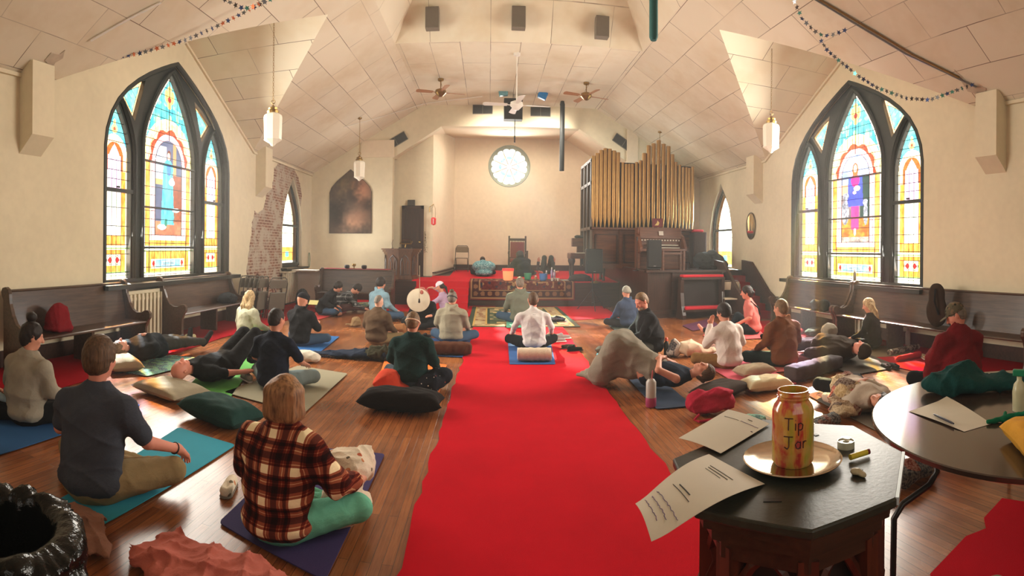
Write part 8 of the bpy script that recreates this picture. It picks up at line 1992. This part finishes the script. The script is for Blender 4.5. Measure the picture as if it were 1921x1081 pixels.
# tray and jar
c = G(1487, 870, TH)
r = empty('tray', (c.x, c.y, TH), 0, 'round polished silver tray with an upturned rim under the tip jar', 'tray'); R = .158
M_silver = plain('old_silver', (206, 190, 168), .12, metal=1.0, var=.12, nscale=5)
MB().lathe([(R * .62, 0), (R * .70, .002), (R * .95, .014), (R, .019), (R * 1.01, .022), (R * .99, .024), (R * .94, .018), (R * .70, .006), (0, .005)], 56).build('dish', M_silver, r, smooth=60)
def jar():
    t = NT('painted_glass_jar'); co = t.co(scale=(9, 9, 2.4)); n = t.noise(co, 1.6, 4, .6); n2 = t.noise(t.co(), 26, 3)
    t.color(t.mix(t.ramp(n2, [(.45, (0, 0, 0)), (.6, (200, 200, 200))]), t.ramp(n, [(.30, (150, 30, 40)), (.42, (190, 60, 46)), (.5, (206, 150, 60)), (.60, (160, 160, 50)), (.72, (214, 176, 96))]), (206, 160, 84))); t.set(Roughness=.15); t.b.inputs['Coat Weight'].default_value = .6
    h = .232; e = empty('tip_jar', (c.x, c.y - .0, TH + .006), 0, 'tall glass jar painted red and gold, lettered Tip Jar', 'jar'); rr = .067
    prof = [(rr * .9, 0), (rr, .012), (rr * 1.01, .08), (rr, .165), (rr * .93, .182), (rr * .76, .198), (rr * .74, .204), (rr * .80, .208), (rr * .74, .213), (rr * .80, .217), (rr * .73, .222), (rr * .76, h), (rr * .70, h), (rr * .66, .205), (rr * .88, .175), (rr * .92, .02), (0, .015)]
    MB().lathe(prof, 48).build('glass', t.m, e, smooth=60); MB().lathe([(rr * .90, .016), (rr * .90, .10), (0, .105)], 24).build('notes', cloth('banknotes', (120, 116, 84)), e)
    # hand lettering wrapped on the jar
    def letters(strokes, x0, z0, s, col, w):
        mb = MB(); view = math.atan2(-c.y, -c.x)
        for st in strokes:
            pts = []
            for k in range(len(st) - 1):
                for u in np.linspace(0, 1, 5): pts.append((st[k][0] * (1 - u) + st[k + 1][0] * u, st[k][1] * (1 - u) + st[k + 1][1] * u))
            mb.tube([((rr + .0012) * math.cos(view + (x0 + x * s) / rr), (rr + .0012) * math.sin(view + (x0 + x * s) / rr), z0 + z * s) for x, z in pts], w, 5)
        mb.build('lettering', plain('marker_red_brown', col, .5), e)
    T = [[(0, 1), (.75, 1)], [(.36, 1), (.34, 0)]]; I_ = [[(.95, .6), (.95, 0)], [(.95, .85), (.96, .88)]]; p_ = [[(1.2, .6), (1.2, -.45)], [(1.2, .5), (1.4, .62), (1.6, .45), (1.55, .1), (1.35, 0), (1.2, .1)]]
    letters(T + I_ + p_, -.026, .122, .036, (60, 16, 20), .0017)
    J_ = [[(.1, 1), (.9, 1)], [(.55, 1), (.55, .15), (.4, -.05), (.15, .1)]]; a_ = [[(1.55, .6), (1.55, 0)], [(1.55, .5), (1.3, .6), (1.1, .35), (1.2, .05), (1.4, 0), (1.55, .15)]]; r_ = [[(1.8, .6), (1.8, 0)], [(1.8, .4), (1.95, .58), (2.1, .55)]]
    letters(J_ + a_ + r_, -.032, .066, .036, (60, 16, 20), .0017)
jar()
M_paper = plain('white_paper', (206, 198, 178), .75, var=.05, bump=.05)
M_ink = plain('print_ink', (60, 60, 58), .8); M_pen = plain('purple_pen', (96, 74, 120), .8)
rnd = random.Random(9)
def scribble(mb, F, u0, u1, v, amp=.006, n=26, w=.0009):
    """a line of handwriting along u on a sheet given by F(u, v)"""
    pts = []; rr = random.Random(int(v * 1000))
    for i in range(n + 1):
        u = u0 + (u1 - u0) * i / n; pts.append(F(u, v + rr.uniform(-amp, amp)) + Vector((0, 0, .0012)))
    mb.tube(pts, w, 4)
def paper(corners, label, code, lines, pen, bend=None):
    """corners in order: u0v0, u1v0, u1v1, u0v1 as points in the place"""
    A, B, C_, D = [Vector(p) for p in corners]
    def F(u, v):
        p = A.lerp(B, u).lerp(D.lerp(C_, u), v)
        if bend: p = p + Vector((0, 0, bend(u, v)))
        return p
    e = empty('paper_sheet', (0, 0, 0), 0, label, 'paper'); n = 18
    mb = MB(); mb.grid(lambda u, v: F(u, v), n, n); k = n * n; mb.grid(lambda u, v: F(1 - u, v) - Vector((0, 0, .0006)), n, n); mb.build('sheet', M_paper, e, smooth=60, fixn=False)
    m = MB(); 
    u0, v0, w = code    # faint printed lines left where the square code was
    for i, (a, b, c2, th) in enumerate(lines): m.tube([F(a + (b - a) * t, c2) + Vector((0, 0, .0010)) for t in np.linspace(0, 1, 6)], th, 4)
    m.build('printed_text', M_ink, e)
    m = MB()
    for a, b, c2 in pen: scribble(m, F, a, b, c2)
    m.build('handwriting', M_pen, e)
h = TH + .003
f1 = [G(1330, 852, h), G(1435, 908, h), P(1222, 1016, r=1.17), P(1192, 945, r=1.30)]
def bend1(u, v): return .012 * math.sin(PI * u) * v + .018 * math.sin(PI * min(1, v * 1.1))
pen1 = [(.12, .92, .80), (.15, .80, .86), (.10, .72, .92)]
A, B, C_, D = f1
# run the text across the sheet (reading direction towards the aisle)
paper([A, B, C_, D], 'large white sheet with handwriting hanging over the left edge of the pedestal table', (.3, .3, .3), [(.25, .75, .66, .0012), (.30, .70, .24, .0012), (.28, .74, .20, .0010), (.30, .62, .28, .0008), (.35, .65, .62, .0022)], pen1, bend1)
f2 = [G(1366, 770, h), G(1444, 797, h), G(1352, 853, h), G(1273, 824, h)]
paper(f2, 'smaller white sheet with purple handwriting at the back left of the pedestal table', (.3, .3, .3), [(.15, .50, .22, .0008), (.62, .72, .12, .0012)], [(.55, .95, .22), (.92, .96, .35)], lambda u, v: .004 + .006 * math.sin(PI * u))
e = empty('handwriting_line', (0, 0, 0)) if False else None
# tape dispenser, lighter, eraser
q = G(1587, 838, h); r = empty('tape_dispenser', (q.x, q.y, TH), -.9, 'clear plastic tape dispenser on the pedestal table', 'tape dispenser'); mt = plain('clear_plastic', (186, 184, 160), .12, var=.05, spec=.8)
MB().lathe([(.012, 0), (.026, 0), (.026, .014), (.012, .014), (.012, 0)], 28, cap0=False, cap1=False).build('tape_roll', plain('tape', (206, 202, 180), .25), r, loc=(0, 0, .006), smooth=50); MB().lathe([(.010, 0), (.030, 0), (.030, .024), (.028, .024), (.028, .003), (.010, .003)], 28, cap0=False, cap1=False).box((-.008, .030, .012), (.034, .020, .022)).build('shell', mt, r)
a, b = G(1595, 858, h + .01), G(1630, 847, h + .01); o = empty('lighter', tuple((a + b) / 2), 0, 'yellow lighter lying on the pedestal table beside the tape', 'lighter'); d = (b - a) / 2; MB().tube([-d, d * .75], .0095, 12).build('body', plain('yellow_plastic', (206, 186, 60), .3), o, smooth=50); MB().tube([d * .76, d], .0095, 12).build('top', plain('dark_red_plastic', (110, 24, 44), .3), o, smooth=50)
q = G(1608, 890, h); o = empty('gum_pack', (q.x, q.y, TH), .5, 'torn white and black wrapper near the front of the pedestal table', 'wrapper'); obj('foil', Soft(.004, .01).ell((0, 0, .010), (.016, .022, .010)).ell((-.008, -.022, .006), (.010, .010, .007)).mesh('f', folds(2, .004, 50)), plain('crumpled_foil', (170, 160, 130), .4), o); MB().box((.022, .008, .004), (.018, .030, .008)).build('card', M_black, o)
for i, (px, py, w_, l_, rz, lb) in enumerate(((1449, 937, .05, .02, -.5, 'black tape scrap at the front left of the pedestal table'), (1531, 815, .016, .016, 0, 'tiny black square at the back of the pedestal table'))):
    q = G(px, py, h); o = MB().box((0, 0, .001), (w_, l_, .002)).build('tape_scrap', M_black, loc=(q.x, q.y, TH), rz=rz); tag(o, lb, 'tape')
# teal knitted cloth on the floor behind the table, patterned scarf, blue thing
heap(1392, 812, [(0, 0, .05, .24, .14, .06), (.10, .03, .08, .14, .11, .06), (-.18, -.05, .03, .12, .10, .04)], cell_mat('teal_knit', [(70, 140, 130), (110, 170, 150), (50, 110, 110)], 26, bump=.7), 'folded teal knitted blanket on the floor behind the pedestal table', 'blanket', seed=41)
heap(1712, 905, [(0, 0, .06, .20, .12, .08), (.18, .06, .03, .16, .08, .04), (-.08, -.02, .09, .12, .1, .07)], cell_mat('denim_and_rust', [(50, 62, 78), (60, 72, 90), (140, 60, 54), (96, 50, 44)], 9, bump=.5), 'denim and rust coloured clothes between the pedestal and round tables', 'clothes', seed=42)
# ---- round folding table
RT = .74; TC = Vector((2.52, 1.46)); TR_ = .93
r = empty('round_table', (TC.x, TC.y, 0), 0, 'dark round folding table at the right with a bent tube leg frame', 'table')
MB().lathe([(TR_ - .01, RT - .028), (TR_, RT - .022), (TR_, RT - .004), (TR_ - .006, RT), (0, RT)], 96).build('tabletop', plain('brown_laminate', (60, 46, 38), .13, var=.1, spec=.8), r, smooth=30)
for s, ang in ((1, 0), (-1, PI)):
    def pt(x, y, z): 
        a = .30 + ang; X, Y = x, y; return (X * math.cos(a) - Y * math.sin(a), X * math.sin(a) + Y * math.cos(a), z)
    for q_ in (-1, 1):
        MB().tube([pt(-.62, q_ * .36, RT - .03), pt(-.62, q_ * .36, RT - .16), pt(-.66, q_ * .38, RT - .21), pt(-.80, q_ * .44, RT - .25), pt(-.84, q_ * .46, RT - .30), pt(-.85, q_ * .46, .01)], .014, 10).build('leg', plain('black_tube', (28, 24, 22), .35, metal=.3), r, smooth=60)
    MB().tube([pt(-.62, -.36, RT - .12), pt(-.62, .36, RT - .12)], .012, 8).tube([pt(-.62, -.1, RT - .12), pt(-.25, 0, RT - .03)], .010, 8).tube([pt(-.62, .1, RT - .12), pt(-.25, 0, RT - .03)], .010, 8).build('brace', plain('black_tube', (28, 24, 22), .35, metal=.3), r)
c = G(1795, 735, RT); heap(0, 0, [(0, 0, .06, .17, .15, .085), (.20, -.03, .045, .24, .13, .06), (.48, -.12, .03, .24, .12, .045), (-.13, .02, .05, .10, .11, .07), (.06, .06, .09, .12, .08, .06)], (16, 64, 62), 'dark teal fleece jacket heaped at the back of the round table', 'jacket', seed=43, z=RT + .001, pos=c, amp=.020, f=10, rz=-.5, step=.010)
pc = [G(1776, 747, RT + .002), G(1860, 795, RT + .002), G(1809, 810, RT + .002), G(1705, 772, RT + .002)]
paper(pc, 'white sheet with a pen on it on the round table', (.3, .3, .3), [(.1, .16, .02, .0004)], [], lambda u, v: .006 * math.sin(PI * u) + .010 * max(0, .25 - v) * 4 * (1 - u))
a, b = G(1751, 777, RT + .016), G(1789, 795, RT + .016); o = MB().tube([a, a.lerp(b, .1), a.lerp(b, .9), b], [.002, .0055, .006, .004], 10).build('pen', plain('navy_pen', (26, 28, 52), .3), smooth=60); tag(o, 'navy blue pen lying on the white sheet on the round table', 'pen')
q = G(1925, 848, RT); pillow(0, 0, .36, .24, .13, .9, (206, 150, 50), 'mustard yellow cushion at the right edge of the round table', z=RT, pos=Vector((q.x + .06, q.y - .02, 0)), cat='cushion')
q = G(1912, 770, RT); r = empty('spray_bottle', (q.x, q.y, RT), .4, 'pale spray bottle with a green strap at the right edge of the round table', 'bottle')
MB().lathe([(.036, 0), (.038, .10), (.03, .14), (.014, .16), (.014, .18)], 20).build('body', plain('milky_plastic', (190, 186, 150), .3), r, smooth=50); MB().box((0, 0, .20), (.03, .07, .035)).build('nozzle', plain('green_plastic', (16, 120, 84), .4), r, bevel=.006)
q = G(1890, 792, RT); o = obj('green_strap', Soft(.006, .01).cap((-.10, 0, .010), (.05, .02, .02), .012, .016).cap((.05, .02, .02), (.12, -.02, .05), .014, .010).cap((-.02, 0, .01), (.02, .08, .02), .010, .010).mesh('g', folds(4, .005, 30)), cloth('emerald_strap', (10, 104, 70)), loc=(q.x, q.y, RT), rz=-.6); tag(o, 'emerald green strap trailing over the round table', 'strap')
# sneaker at the bottom right corner
r = shoe(P(1835, 1100, z=.1)[:2], 1.15, (150, 140, 110), 'beige and black trainer at the bottom right on the red carpet', sole=(196, 190, 170), s=1.15)
# ================================================================ HAZE in the air of the room
if HAZE > 0:
    mb = MB(); mb.box(((XL + XR) / 2, 7.6, 3.55), (XR - XL + .1, 21.4, 7.2))
    hz = bpy.data.materials.new('hazy_air'); hz.use_nodes = True; nt = hz.node_tree; nt.nodes.remove(nt.nodes['Principled BSDF'])
    vs = nt.nodes.new('ShaderNodeVolumeScatter'); vs.inputs['Density'].default_value = HAZE; vs.inputs['Anisotropy'].default_value = .35
    vs.inputs['Color'].default_value = (1, .97, .92, 1)
    nt.links.new(vs.outputs[0], nt.nodes['Material Output'].inputs['Volume'])
    o = mb.build('haze', hz); o['kind'] = 'stuff'; tag(o, 'thin haze hanging in the air of the whole room', 'haze')
